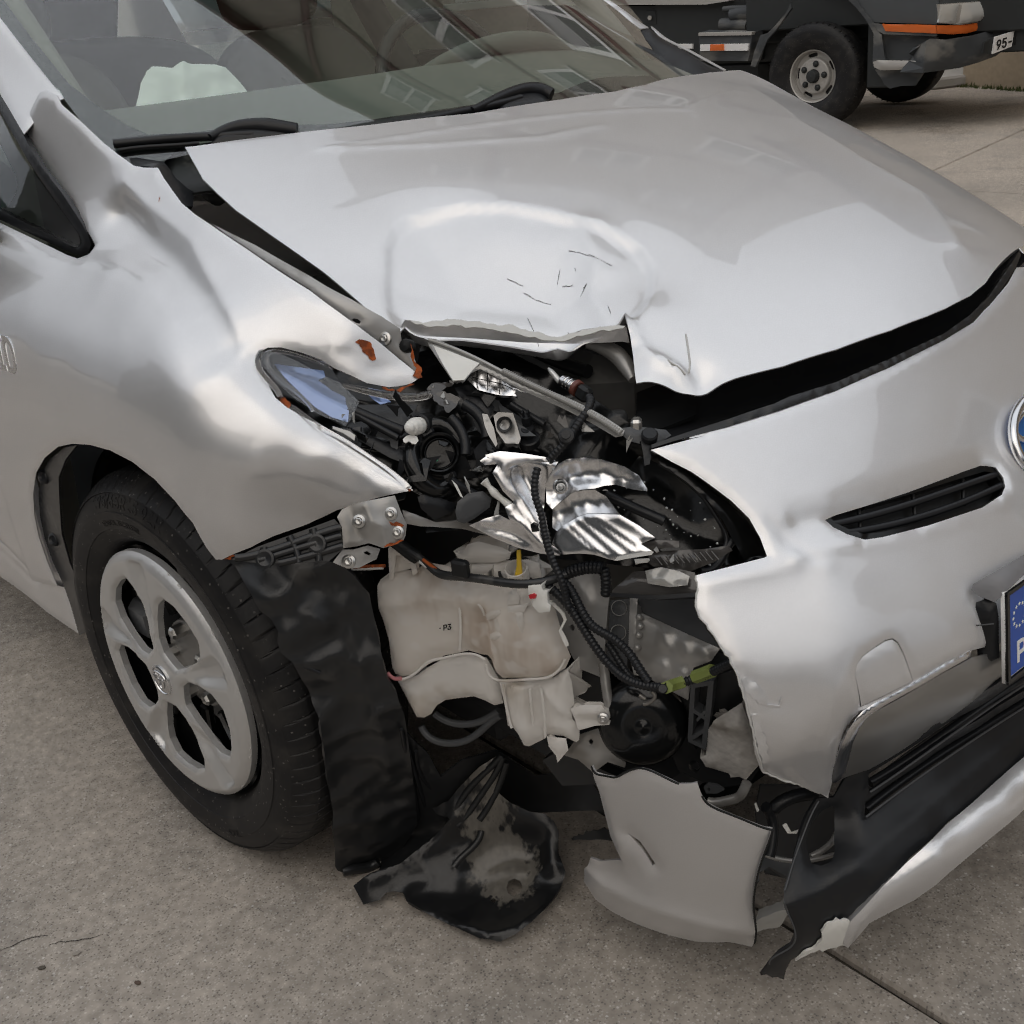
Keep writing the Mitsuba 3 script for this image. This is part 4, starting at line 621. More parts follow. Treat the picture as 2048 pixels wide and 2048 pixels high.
body('pane', G('-6912 -6817 11594 -5064 -7208 10765 -3141 -7471 9812 -2242 -7461 9181 -2189 -7472 9057 -2296 -7495 8979 -2511 -7517 8984 -4797 -7663 9390 -5943 -7691 9507'), G('-7794 -6733 11860 -7538 -6948 11366 -7214 -7180 10879 -6907 -7406 10401 -6734 -7591 9918 -6698 -7739 9421 -6289 -6701 11811 -6052 -6905 11343 -5699 -7144 10884 -5346 -7380 10435 -5216 -7546 9977 -5244 -7665 9500 -4293 -7126 10890 -3954 -7357 10466 -3908 -7489 10025 -3987 -7581 9564 -4104 -7664 9089 -2842 -7394 10056 -2917 -7478 9614 -3033 -7551 9156 -2068 -7438 9215 -2146 -7517 8768'), SIDE, 'mat_tinted_glass', thick=0, parent=qw, h=.03)
# windscreen
ws_ctrl = G('-10000 -7200 14137 -10000 -5760 14574 -10000 -4320 14913 -10000 -2880 15156 -10000 -1440 15301 -10000 0 15309 -10000 1440 15147 -10000 2880 14846 -10000 4320 14415 -10000 5760 13861 -10000 7200 13184 -8400 -7200 13305 -8400 -5760 13742 -8400 -4320 14081 -8400 -2880 14324 -8400 -1440 14469 -8400 0 14477 -8400 1440 14315 -8400 2880 14014 -8400 4320 13583 -8400 5760 13029 -8400 7200 12352 -6800 -7200 12473 -6800 -5760 12910 -6800 -4320 13249 -6800 -2880 13492 -6800 -1440 13637 -6800 0 13645 -6800 1440 13483 -6800 2880 13182 -6800 4320 12751 -6800 5760 12197 -6800 7200 11520 -5200 -7200 11641 -5200 -5760 12078 -5200 -4320 12417 -5200 -2880 12660 -5200 -1440 12805 -5200 0 12813 -5200 1440 12651 -5200 2880 12350 -5200 4320 11919 -5200 5760 11365 -5200 7200 10688 -3600 -7200 10809 -3600 -5760 11246 -3600 -4320 11585 -3600 -2880 11828 -3600 -1440 11973 -3600 0 11981 -3600 1440 11819 -3600 2880 11518 -3600 4320 11087 -3600 5760 10533 -3600 7200 9856 -2000 -7200 9977 -2000 -5760 10414 -2000 -4320 10753 -2000 -2880 10996 -2000 -1440 11141 -2000 0 11149 -2000 1440 10987 -2000 2880 10686 -2000 4320 10255 -2000 5760 9701 -2000 7200 9024 -400 -7200 9145 -400 -5760 9582 -400 -4320 9921 -400 -2880 10164 -400 -1440 10309 -400 0 10317 -400 1440 10155 -400 2880 9854 -400 4320 9423 -400 5760 8869 -400 7200 8192')
WS = body('windscreen', G('-9500 -6000 14248 -5813 -6584 12159 -4947 -6634 11692 -3706 -6699 11027 -3021 -6755 10653 -2439 -6735 10357 -2076 -6684 10184 -1719 -6634 10014 -1400 -5800 10091 -800 -4200 10153 -300 -2000 10212 0 0 10109 -200 2000 9950 -800 4000 9738 -2332 5787 9862 -2612 5852 9980 -3377 6255 10198 -5690 8354 10358 -7577 10006 10630 -9454 11195 11017 -9500 5800 13583'), ws_ctrl, (.45, 0, .9), 'mat_glass', h=.02, thick=0, label='windscreen reflecting grey sky and the building')
body('screen_border', G('-9539 -6301 14141 -6015 -6554 12233 -5879 -6561 12160 -5002 -6616 11687 -3758 -6680 11020 -3071 -6737 10645 -2488 -6717 10348 -2124 -6666 10174 -1787 -6603 10019 -1573 -6257 10012 -1719 -5860 10201 -1782 -5758 10261 -1917 -5732 10338 -2187 -6114 10372 -2547 -6259 10518 -3072 -6372 10757 -3844 -6478 11127 -5222 -6404 11866 -6228 -6317 12415 -9227 -5889 14096'), G('-10297 -6316 14531 -9222 -6800 13824 -9892 -5776 14473 -8808 -6287 13765 -7819 -6757 13108 -8415 -5766 13708 -7419 -6261 13051 -6508 -6716 12439 -7038 -5756 12994 -6121 -6236 12383 -5280 -6678 11812 -4504 -7088 11277 -4904 -6212 11757 -4127 -6642 11224 -3408 -7041 10722 -3763 -6191 11170 -3042 -6608 10670 -2375 -6998 10199 -2689 -6170 10617 -2020 -6577 10148 -2347 -5725 10564 -1677 -6150 10097 -2017 -5271 10509 -1344 -5718 10044'), (.45, 0, .9), 'mat_frit', h=.012, thick=.001, parent=WS, label='black border of the windscreen')
body('screen_border', G('-1917 -5732 10338 -1572 -5021 10337 -1038 -4108 10255 -909 -3893 10228 -665 -3238 10210 -487 -2511 10216 -361 -1897 10214 -267 -1236 10213 -250 -164 10208 -274 303 10190 -934 1917 10308 -1216 2727 10276 -1662 3688 10244 -2770 5466 10184 -3303 6124 10178 -2880 6148 9948 -2540 6021 9828 -590 2865 9916 811 149 9638 260 -1341 9933 -294 -3533 9971 -204 -4492 9744 -1260 -5235 10124'), G('-2922 -5717 10864 -1656 -6503 9981 -2308 -4846 10760 -1029 -5705 9883 -1738 -3935 10652 -437 -4881 9780 -1217 -2970 10536 119 -4022 9669 -749 -1930 10412 640 -3115 9550 -352 -782 10275 1122 -2146 9419 -172 644 10104 1557 -1089 9272 -8563 11415 10658 -379 2613 9869 -3448 8245 9195'), (.45, 0, .9), 'mat_frit', h=.012, thick=.001, parent=WS, label='black lower border of the windscreen')
body('pillar', G('-5355 6400 11626 -4936 6600 11272 -4493 7000 10816 -4369 6900 10794 -4288 6550 10808 -4796 6450 11171 -5263 6300 11522'), G('-5355 6400 11626 -4936 6600 11272 -4493 7000 10816 -4369 6900 10794 -4288 6550 10808 -4796 6450 11171 -5263 6300 11522'), SIDE * [1, .3, 1], h=.01, roll=(-.003, .005), label='silver pillar left of the windscreen')
body('far_fender', G('-4960 7600 10805 -4712 7600 10664 -3918 7600 10312 -2773 7600 9827 -2664 7400 9831 -3803 7400 10296 -4562 7400 10611 -4744 7400 10765'), G('-4960 7600 10805 -4712 7600 10664 -3918 7600 10312 -2773 7600 9827 -2664 7400 9831 -3803 7400 10296 -4562 7400 10611 -4744 7400 10765'), SIDE * [1, .3, 1], h=.008, roll=(-.003, .004), label='bright edge of the far front fender')
body('pillar_trim', G('-4336 6600 10791 -4369 6900 10794 -4377 7200 10612 -3758 7350 10289 -2650 7400 9823 -2645 7000 9773 -3085 6700 9752 -3241 6550 9914 -3664 6500 10169 -4098 6500 10602'), G('-4336 6600 10791 -4369 6900 10794 -4377 7200 10612 -3758 7350 10289 -2650 7400 9823 -2645 7000 9773 -3085 6700 9752 -3241 6550 9914 -3664 6500 10169 -4098 6500 10602'), SIDE * [1, .3, 1.5], 'mat_black_trim', h=.008, roll=(-.004, .006), label='black trim at the foot of the left pillar')
# far side of the body, seen only past the hood
far = np.array([[-.2, .72, .93], [.1, .75, .84], [.35, .73, .73], [.5, .67, .64], [.6, .6, .56], [.6, .66, .42], [.45, .82, .35], [0, .86, .35], [-.9, .87, .3], [-.9, .86, .88], [-.45, .76, .95]])
far_c = far
body('left_fender', far, far_c, (.2, 1, .3), h=.03, label='intact left fender')
# cowl, wipers
def cowl_pt(a, y):
    xr, zr = .02 - .40 * y * y, 1.035 - .13 * (.02 - .40 * y * y) - y * y * (.07 + .5 * max(0, .15 - .40 * y * y)); p0 = np.array([-.03 - .45 * y * y, y, 1.018 - .085 * max(0, (y + .1) / .76) ** 1.5]); p1 = np.array([xr + .10, y, zr - .055 - .07 * max(0, y) ** 2])
    return p0 + (p1 - p0) * a - np.array([0, 0, .03 * math.sin(a * 3.1)])
cg = [[cowl_pt(a, y) for y in np.linspace(-.66, .62, 40)] for a in np.linspace(0, 1, 8)]
cv = np.array(cg).reshape(-1, 3); ci, cj = np.meshgrid(np.arange(7), np.arange(39), indexing='ij'); cq = (ci * 40 + cj).ravel()
add('cowl', trimesh.Trimesh(cv, np.vstack([np.c_[cq, cq + 40, cq + 41], np.c_[cq, cq + 41, cq + 1]]), process=False), 'mat_black_dusty', True, CAR)
def wiper(arm, blade, spine, lab):
    k = add('wiper', sweep(arm, [.006, .008, .010, .013, .011], 10), 'mat_black_trim', True, CAR, lab)
    add('blade', sweep(blade, .0065, 8), 'mat_black_trim', True, k)
    add('rubber', sweep(spine, .0035, 6), 'mat_black_plastic', True, k)
    return k
w1 = wiper(G('-1408 -5539 10265 -1414 -5318 10322 -1361 -5073 10353 -1130 -4727 10311 -840 -4423 10224'), G('-2178 -6669 10317 -1952 -6293 10312 -1686 -5855 10297 -1412 -5420 10268 -1154 -4970 10242'), G('-2059 -6653 10230 -1887 -6340 10235 -1607 -5912 10212 -1483 -5687 10208'), 'black wiper at the right end of the windscreen')
w2 = wiper(G('-14 -1780 10175 -97 -1298 10249 -191 -794 10311 -175 -223 10285 -24 -89 10199'), G('-255 -3103 10133 -132 -2438 10152 -66 -1737 10182 -41 -1239 10201 -78 -708 10232'), G('-259 -2969 10110 -138 -2440 10113 -48 -1796 10128'), 'black wiper at the middle of the windscreen')
for w, ol, ct in ((w1, G('-1398 -5536 10302 -1436 -5294 10382 -1406 -5127 10406 -1146 -4708 10364 -984 -4439 10336 -836 -4386 10270 -690 -4364 10199 -760 -4602 10187 -1022 -5048 10225 -1281 -5568 10234'), G('-1518 -5637 10339 -1724 -5135 10568 -1341 -5392 10309 -976 -5639 10059 -1552 -4880 10537 -1168 -5144 10279 -1384 -4621 10505 -998 -4893 10248 -1220 -4358 10473 -831 -4639 10216 -668 -4381 10184')), (w2, G('-46 -1191 10250 -232 -791 10352 -282 -474 10371 -225 -94 10321 -123 -52 10265 175 -280 10125 184 -563 10132 171 -1239 10135 132 -1354 10149'), G('-209 -1213 10333 149 -1538 10130 -543 -562 10509 -132 -940 10300 238 -1282 10098 -501 -247 10473 -69 -650 10266 322 -1017 10065 -472 88 10436 -19 -344 10229 390 -734 10029 18 -19 10190 447 -437 9992'))):
    body('arm_cover', ol, ct, (.45, -.2, .87), 'mat_black_trim', h=.006, thick=.01, parent=w, roll=(-.008, .008))
# black edge trims of the hood gap on the right
body('gap_strip', G('-1994 -6585 10172 -1328 -6378 10115 -760 -6499 9937 -578 -6415 9738 -574 -6348 9678 -3 -6679 9602 144 -6893 9672 -273 -6808 9844 -849 -6674 10045 -1382 -6774 10063'), G('-2564 -6470 10284 -1613 -6928 10094 -2335 -6250 10259 -1376 -6727 10073 -2109 -6029 10234 -988 -6594 10068 -239 -6987 9891 -1225 -6179 9994 -466 -6591 9814 294 -6998 9656 -929 -6066 9702 -79 -6532 9549'), UPA, 'mat_black_trim', h=.008, thick=.006, roll=(-.004, .006))
add('hinge_cover', sweep(G('-3598 -4975 9300 -3821 -4698 9300 -3414 -4740 9300 -2483 -5095 9300'), [.016, .02, .02, .014], 16), 'mat_grey_plastic', True, CAR)
add('duct', sweep(G('-8451 -2776 9200 -6527 -3571 9200 -6945 -3266 9200 -8023 -2664 9200'), [.008, .012, .010, .006], 12), 'mat_black_gloss', True, CAR)

# ------------------------------------------------------------------ front bumper, grille, plate and badge

nose_ctrl = G('7782 -6200 1000 8022 -6200 1600 8032 -6200 2000 7650 -6200 2500 7332 -6200 3000 7542 -6200 3600 7842 -6200 4200 7813 -6200 4700 7738 -6200 5000 7570 -6200 5300 7332 -6200 5600 6982 -6200 6000 6632 -6200 6400 6282 -6200 6800 5902 -6200 7200 5532 -6200 7600 8532 -5070 1000 8772 -5070 1600 8782 -5070 2000 8400 -5070 2500 8082 -5070 3000 8292 -5070 3600 8592 -5070 4200 8563 -5070 4700 8488 -5070 5000 8319 -5070 5300 8082 -5070 5600 7732 -5070 6000 7382 -5070 6400 7032 -5070 6800 6652 -5070 7200 6282 -5070 7600 9026 -3940 1000 9266 -3940 1600 9276 -3940 2000 8894 -3940 2500 8576 -3940 3000 8786 -3940 3600 9086 -3940 4200 9057 -3940 4700 8982 -3940 5000 8814 -3940 5300 8576 -3940 5600 8226 -3940 6000 7876 -3940 6400 7526 -3940 6800 7146 -3940 7200 6776 -3940 7600 9335 -2810 1000 9576 -2810 1600 9585 -2810 2000 9203 -2810 2500 8885 -2810 3000 9095 -2810 3600 9395 -2810 4200 9366 -2810 4700 9291 -2810 5000 9123 -2810 5300 8885 -2810 5600 8535 -2810 6000 8185 -2810 6400 7835 -2810 6800 7455 -2810 7200 7085 -2810 7600 9512 -1680 1000 9752 -1680 1600 9762 -1680 2000 9380 -1680 2500 9062 -1680 3000 9272 -1680 3600 9572 -1680 4200 9543 -1680 4700 9468 -1680 5000 9299 -1680 5300 9062 -1680 5600 8712 -1680 6000 8362 -1680 6400 8012 -1680 6800 7632 -1680 7200 7262 -1680 7600 9591 -550 1000 9832 -550 1600 9841 -550 2000 9459 -550 2500 9141 -550 3000 9351 -550 3600 9651 -550 4200 9622 -550 4700 9547 -550 5000 9379 -550 5300 9141 -550 5600 8791 -550 6000 8441 -550 6400 8091 -550 6800 7711 -550 7200 7341 -550 7600 9590 580 1000 9830 580 1600 9840 580 2000 9458 580 2500 9140 580 3000 9350 580 3600 9650 580 4200 9621 580 4700 9546 580 5000 9378 580 5300 9140 580 5600 8790 580 6000 8440 580 6400 8090 580 6800 7710 580 7200 7340 580 7600 9508 1710 1000 9749 1710 1600 9758 1710 2000 9377 1710 2500 9058 1710 3000 9268 1710 3600 9568 1710 4200 9540 1710 4700 9464 1710 5000 9296 1710 5300 9058 1710 5600 8708 1710 6000 8358 1710 6400 8008 1710 6800 7628 1710 7200 7258 1710 7600 9329 2840 1000 9569 2840 1600 9579 2840 2000 9197 2840 2500 8879 2840 3000 9089 2840 3600 9389 2840 4200 9360 2840 4700 9285 2840 5000 9117 2840 5300 8879 2840 5600 8529 2840 6000 8179 2840 6400 7829 2840 6800 7449 2840 7200 7079 2840 7600 9015 3970 1000 9256 3970 1600 9265 3970 2000 8884 3970 2500 8565 3970 3000 8775 3970 3600 9075 3970 4200 9047 3970 4700 8971 3970 5000 8803 3970 5300 8565 3970 5600 8215 3970 6000 7865 3970 6400 7515 3970 6800 7135 3970 7200 6765 3970 7600 8515 5100 1000 8756 5100 1600 8765 5100 2000 8384 5100 2500 8065 5100 3000 8275 5100 3600 8575 5100 4200 8547 5100 4700 8471 5100 5000 8303 5100 5300 8065 5100 5600 7715 5100 6000 7365 5100 6400 7015 5100 6800 6635 5100 7200 6265 5100 7600 7758 6230 1000 7998 6230 1600 8008 6230 2000 7626 6230 2500 7308 6230 3000 7518 6230 3600 7818 6230 4200 7789 6230 4700 7714 6230 5000 7545 6230 5300 7308 6230 5600 6958 6230 6000 6608 6230 6400 6258 6230 6800 5878 6230 7200 5508 6230 7600 6654 7360 1000 6895 7360 1600 6904 7360 2000 6523 7360 2500 6204 7360 3000 6414 7360 3600 6714 7360 4200 6686 7360 4700 6611 7360 5000 6442 7360 5300 6204 7360 5600 5854 7360 6000 5504 7360 6400 5154 7360 6800 4774 7360 7200 4404 7360 7600')
BUMPER = body('bumper', G('6687 -5093 7149 6942 -4495 7187 6780 -4831 7195 7022 -4210 7226 7224 -3511 7263 7387 -2719 7295 7489 -1783 7344 7525 -661 7401 7497 -27 7446 7410 604 7528 7257 1331 7638 7109 1799 7732 7114 3300 7450 6976 5000 6900 7137 6000 6000 7636 6400 4800 7825 6200 4100 9318 3000 4050 9601 0 4000 9355 -2884 4658 9263 -3283 4630 9151 -3702 4539 9055 -4001 4481 8976 -4219 4439 8928 -4347 4389 8896 -4430 4312 8868 -4499 4182 8766 -4457 3899 8623 -4341 3570 8490 -4250 3177 8457 -4272 2954 8415 -4372 3057 8401 -4422 3096 8384 -4493 3155 8378 -4531 3194 8370 -4595 3250 8362 -4638 3279 8361 -4709 3352 8347 -4761 3376 8342 -4825 3433 8328 -4877 3457 8321 -4929 3500 8316 -4979 3544 8310 -5041 3607 8294 -5120 3662 8301 -5166 3719 8292 -5239 3770 8327 -5305 3880 8365 -5368 4004 8379 -5416 4109 8376 -5443 4188 8374 -5446 4239 8364 -5461 4282 8364 -5459 4339 8356 -5469 4381 8350 -5473 4439 8344 -5477 4496 8333 -5491 4541 8326 -5494 4604 8315 -5503 4651 8307 -5508 4697 8299 -5512 4749 8297 -5511 4776 8287 -5515 4827 8271 -5525 4870 8256 -5520 4925 8240 -5519 4967 8222 -5525 4998 8205 -5518 5040 8188 -5510 5084 8169 -5509 5121 8147 -5512 5157 8129 -5516 5183 8100 -5525 5226 8091 -5514 5254 8074 -5512 5281 8040 -5536 5308 8015 -5532 5347 7993 -5538 5370 7950 -5539 5424 7931 -5539 5448 7899 -5540 5486 7863 -5549 5523 7839 -5557 5546 7815 -5548 5581 7785 -5560 5610 7739 -5575 5653 7700 -5561 5710 7671 -5553 5749 7648 -5529 5792 7635 -5503 5824 7621 -5486 5853 7615 -5454 5882 7595 -5430 5920 7577 -5414 5951 7554 -5416 5976 7537 -5391 6012 7594 -5282 6021 7706 -5062 6035 7812 -4833 6047 7882 -4678 6052 7905 -4599 6067 7963 -4720 5938 7892 -4644 6059 7772 -4598 6221 7617 -4586 6404 7426 -4652 6589 7220 -4761 6765 7049 -4854 6902 6892 -4965 7006'), nose_ctrl, NOSE, h=.0065, thick=.003, holes=[G('8061 -3813 6237 8090 -3681 6252 8227 -3200 6250 8352 -2680 6239 8506 -1794 6220 8571 -1363 6197 8625 -1247 6146 8721 -1242 6036 8785 -1306 5957 8815 -1448 5910 8794 -1861 5883 8623 -2722 5921 8446 -3340 5958 8362 -3559 5983 8245 -3696 6070 8141 -3784 6156'), G('8919 -4360 4450 8886 -4393 4693 8858 -4405 4857 8844 -4351 4961 8851 -4266 5021 8884 -4118 5067 8925 -3947 5106 8956 -3864 5101 8999 -3818 5048 9060 -3794 4932 9110 -3762 4759 9143 -3720 4568')], roll=(-.003, .0035), label='silver front bumper torn off along a jagged edge', bumps=[
    ('bump', G('7924 -4106 6277 8158 -3442 6255 8556 -1480 6201'), .018, -.006), ('crease', G('8046 -4393 6009 8322 -3670 5991 8631 -2734 5909 8844 -1463 5876'), .007, .004),
    ('crease', G('7759 -4395 6336 7966 -4351 6120 8158 -4226 5958'), .008, -.004), ('crease', G('7771 -4348 6344 7993 -3714 6351'), .02, .003),
    ('crease', G('7590 -5427 5928 7852 -4945 5938 8113 -4355 5950 8274 -4157 5858'), .014, .004),
    ('bump', G('8486 -4124 5629 8752 -4261 5209 8769 -4597 4878'), .045, .004), ('crease', G('8766 -4653 4746 8764 -4729 4207 8471 -4322 3208'), .012, .004),
    ('bump', G('8911 -4388 4379 8840 -4468 4035 8565 -4251 3368'), .010, -.003), ('crease', G('8237 -5434 5080 8301 -5396 4999 8401 -5314 4867 8422 -5312 4741 8494 -5192 4713'), .004, -.003)])
tow = body('tow_cover', G('8922 -4351 4462 8890 -4382 4696 8863 -4394 4855 8850 -4343 4955 8857 -4260 5013 8889 -4118 5058 8929 -3953 5096 8958 -3873 5091 9000 -3829 5039 9059 -3805 4927 9107 -3773 4759 9138 -3733 4575'), nose_ctrl, NOSE, h=.006, thick=.003, roll=(-.0015, .002), parent=BUMPER)
for ol, ct in [(G('8218 -5499 5069 8258 -5430 5075 8259 -5461 5035 8319 -5389 5003 8395 -5336 4887 8420 -5333 4751 8491 -5218 4713 8496 -5180 4843 8483 -5193 4866 8508 -5179 4758 8500 -5206 4695 8430 -5322 4722 8375 -5402 4788 8324 -5456 4882 8279 -5503 4930'), G('8190 -5571 5035 8235 -5413 5137 8270 -5459 5014 8299 -5496 4884 8350 -5345 4993 8376 -5380 4861 8388 -5395 4712 8452 -5260 4835 8462 -5274 4684 8526 -5137 4806 8536 -5149 4654')), (G('8341 -5480 4654 8393 -5396 4657 8388 -5421 4531 8430 -5368 4362 8445 -5343 4171 8320 -5199 3769 8306 -5244 3787 8393 -5429 4168 8366 -5469 4409'), G('8292 -5568 4586 8298 -5580 4366 8387 -5387 4763 8398 -5403 4549 8404 -5412 4327 8390 -5395 4078 8250 -5221 3673 8508 -5239 4285 8476 -5196 4012 8330 -5005 3593')), (G('8497 -4604 3529 8547 -4574 3611 8464 -4487 3347 8402 -4465 3151 8397 -4510 3199'), G('8422 -4632 3394 8375 -4565 3206 8569 -4674 3738 8509 -4587 3538 8453 -4505 3339 8412 -4445 3157 8539 -4459 3482'))]:
    body('torn_flap', ol, ct, NOSE, 'mat_silver', h=.004, thick=.0010, tear=(.0006, .004), rough=(.003, .012), parent=BUMPER, label='curled flap of torn bumper skin')
add('torn_edge', sweep(G('8418 -4376 3061 8404 -4426 3100 8387 -4497 3159 8381 -4535 3197 8373 -4599 3253 8365 -4642 3283 8364 -4713 3356 8350 -4765 3380 8345 -4829 3437 8331 -4881 3461 8324 -4933 3504 8319 -4983 3548 8313 -5045 3611 8297 -5124 3666 8305 -5170 3723 8295 -5243 3774 8330 -5309 3883 8368 -5371 4008 8382 -5420 4113 8379 -5447 4192 8378 -5450 4243 8367 -5465 4286 8367 -5463 4343 8359 -5473 4385 8354 -5477 4443 8348 -5481 4500 8336 -5495 4544 8329 -5498 4608 8318 -5507 4655 8310 -5512 4700 8302 -5516 4752 8300 -5515 4779 8290 -5519 4831 8274 -5529 4874 8259 -5524 4929 8243 -5523 4970 8225 -5529 5001 8209 -5522 5044 8191 -5514 5087 8172 -5513 5124 8150 -5516 5160 8133 -5520 5187 8104 -5529 5229 8094 -5518 5257 8077 -5516 5284 8044 -5540 5311 8018 -5536 5350 7996 -5542 5373 7954 -5543 5427 7934 -5543 5451 7902 -5544 5490 7866 -5553 5526 7842 -5561 5549 7819 -5552 5584 7788 -5564 5613 7742 -5579 5656 7703 -5565 5713 7674 -5557 5752 7652 -5533 5795 7639 -5507 5827 7624 -5490 5856 7618 -5458 5885 7599 -5434 5923 7581 -5418 5954 7558 -5420 5978 7541 -5395 6015'), .0011, 5, smooth_path=False), 'mat_white_print', True, BUMPER, 'pale broken edge of the bumper skin')
# upper grille slit
ug = body('upper_grille', G('7872 -3543 6085 7903 -3409 6101 8046 -2919 6101 8178 -2390 6092 8340 -1490 6077 8409 -1052 6055 8465 -934 6004 8564 -928 5890 8629 -993 5809 8658 -1137 5760 8635 -1556 5730 8454 -2431 5764 8269 -3060 5800 8182 -3284 5825 8061 -3423 5913 7955 -3514 6002'), G('7739 -3638 6201 7907 -3313 6131 8058 -3520 5881 8071 -2973 6055 8226 -3191 5806 8067 -2378 6221 8232 -2617 5972 8391 -2848 5726 8220 -1991 6129 8389 -2244 5882 8553 -2490 5639 8370 -1583 6029 8543 -1853 5784 8330 -851 6166 8516 -1152 5920 8696 -1441 5679 8660 -696 5802'), NOSE, 'mat_black_plastic', h=.02, thick=.003)
body('surround', G('8026 -3788 6206 8055 -3653 6223 8193 -3161 6225 8318 -2628 6219 8470 -1717 6208 8534 -1272 6187 8589 -1154 6134 8691 -1153 6018 8759 -1223 5934 8791 -1372 5883 8773 -1798 5852 8603 -2682 5882 8423 -3313 5916 8338 -3537 5940 8217 -3674 6030 8110 -3762 6120'), G('7881 -3866 6341 8047 -3541 6271 8199 -3749 6023 8209 -3202 6195 8364 -3421 5949 8201 -2605 6357 8367 -2846 6111 8527 -3078 5868 8352 -2217 6264 8522 -2473 6020 8686 -2720 5780 8498 -1807 6163 8673 -2079 5921 8842 -2342 5684 8454 -1068 6296 8642 -1373 6053 8822 -1666 5814 8782 -913 5933'), holes=[G('8031 -3719 6227 8061 -3594 6237 8202 -3134 6222 8333 -2639 6200 8499 -1804 6163 8570 -1399 6132 8621 -1285 6085 8707 -1267 5989 8762 -1316 5922 8784 -1444 5884 8753 -1826 5870 8573 -2645 5924 8393 -3238 5973 8311 -3452 6000 8200 -3591 6079 8104 -3684 6156')], axis=NOSE, m='mat_black_gloss', h=.008, thick=.025, parent=ug, roll=(-.003, .003))
for pa in (G('8040 -3674 6125 8344 -2654 6088 8512 -1786 6063 8621 -1075 6025'), G('8164 -3577 6019 8430 -2780 5959 8607 -1934 5932 8698 -1178 5926')):
    add('slat', sweep(pa, .0042, 8), 'mat_black_trim', True, ug)
for pa in (G('8062 -3227 6152 8193 -3375 5952'), G('8246 -2449 6153 8434 -2651 5890'), G('8402 -1642 6125 8590 -1897 5868')):
    add('slat', sweep(pa, .0025, 6), 'mat_black_plastic', True, ug)
# trim between hood and bumper, and the black cover in the gap
body('gap_cover', G('5892 -4506 7072 4671 -3215 7019 5226 -3026 7069 5112 -2988 7065 5886 -1758 7136 6404 -102 7289 6626 1503 7399 6166 3648 7508 6506 3328 7496 6687 2571 7459 7237 894 7365 7400 -437 7278 7315 -1505 7205 7031 -3258 7116 6567 -4603 7043 6765 -4293 7053 6609 -5014 7063'), G('4575 -3652 7016 6142 -5216 7097 5261 -3337 7057 6563 -4761 7050 4326 -1140 7099 5898 -3012 7086 7078 -4417 7059 5107 -878 7150 6523 -2715 7120 7617 -4134 7092 5872 -662 7212 7122 -2427 7152 6594 -455 7268 7690 -2137 7177 5942 1976 7412 7229 -173 7293 5050 5179 7563 6671 2223 7440 7846 86 7321 7360 2477 7463'), unit([.5,-.3,.8]), 'mat_black_trim', h=.012, thick=.004, rough=(.006, .06), bumps=[('crease', G('6122 -4104 7158 6750 -2891 7223 7144 -1248 7328 7168 372 7429'), .02, -.012)])
body('edge_trim', G('6679 -5067 7215 6773 -4821 7250 6998 -4178 7307 7166 -3566 7347 7202 -3351 7374 7348 -2668 7383 7442 -1717 7435 7486 -603 7473 7435 70 7537 7325 743 7630 7095 1609 7782 6961 2067 7850 7010 2031 7811 7149 1661 7728 7345 941 7600 7508 40 7460 7535 -680 7416 7500 -1802 7360 7399 -2738 7311 7239 -3530 7278 7037 -4227 7243 6795 -4847 7212 6697 -5089 7184'), G('6487 -5269 7303 6810 -4791 7226 6830 -3926 7587 7116 -4283 7136 7108 -3350 7478 7408 -3740 7032 7368 -2720 7350 7252 -1509 7654 7613 -2033 7204 7471 -699 7486 6834 1582 8292 7195 1010 7738 7663 227 7285 6579 3598 7892 7316 2223 7488'), unit([.6,-.3,.75]), 'mat_black_dusty', h=.006, thick=.010, roll=(-.004, .004), label='black rubber seal along the top of the bumper')
body('hood_latch_cover', G('5637 -4236 7118 5600 -4089 7113 5696 -3873 7115 5869 -3414 7133 6241 -3842 7125 6209 -4431 7117 6105 -4621 7130 5922 -4533 7131'), G('5348 -4101 7107 5877 -4644 7139 5547 -3977 7111 6031 -4490 7125 5749 -3861 7117 6191 -4344 7115 5485 -3223 7129 5950 -3747 7124 6367 -4217 7114 5698 -3112 7137 6149 -3635 7131 6558 -4108 7122'), unit([.5,-.3,.8]), 'mat_black_plastic', h=.008, thick=.006, roll=(-.006, .01))
# chrome strip, lower painted panel, black lower grille, silver lip
body('chrome_strip', G('9372 -2917 4679 9281 -3315 4653 9169 -3733 4562 9074 -4031 4504 8995 -4249 4463 8947 -4376 4413 8916 -4459 4336 8887 -4528 4207 8786 -4486 3923 8642 -4369 3595 8509 -4278 3203 8527 -4207 3167 8580 -4128 3244 8701 -4213 3589 8864 -4366 3969 8942 -4397 4199 8968 -4334 4303 9008 -4228 4365 9078 -4032 4419 9181 -3711 4482 9288 -3317 4557 9376 -2932 4599'), G('8596 -4708 3786 8420 -4450 3121 8861 -4542 4640 8878 -4550 4250 8684 -4240 3575 8571 -4051 2973 9015 -4186 4531 9015 -4161 4112 9130 -3787 4786 9158 -3799 4401 9265 -3375 4647 9287 -3370 4246 9351 -2904 4868 9388 -2918 4482'), NOSE, 'mat_chrome', h=.0035, thick=.006, roll=(-.003, .002), parent=BUMPER)
body('lower_panel', G('8508 -4179 3141 8561 -4100 3219 8682 -4184 3564 8845 -4337 3945 8923 -4368 4175 8949 -4304 4279 8989 -4199 4341 9059 -4002 4395 9163 -3679 4459 9270 -3285 4534 9359 -2899 4577 9442 0 3750 9168 3000 3800 8963 3000 3400 9246 0 3350 9455 -2309 4057 9064 -2828 3537 8669 -3755 3184 8554 -4088 3183'), nose_ctrl, NOSE, 'mat_satin_trim', h=.008, thick=.003, parent=BUMPER, roll=(-.002, .003), label='silver trim panel above the lower grille, ground reflection darkened into its colour')
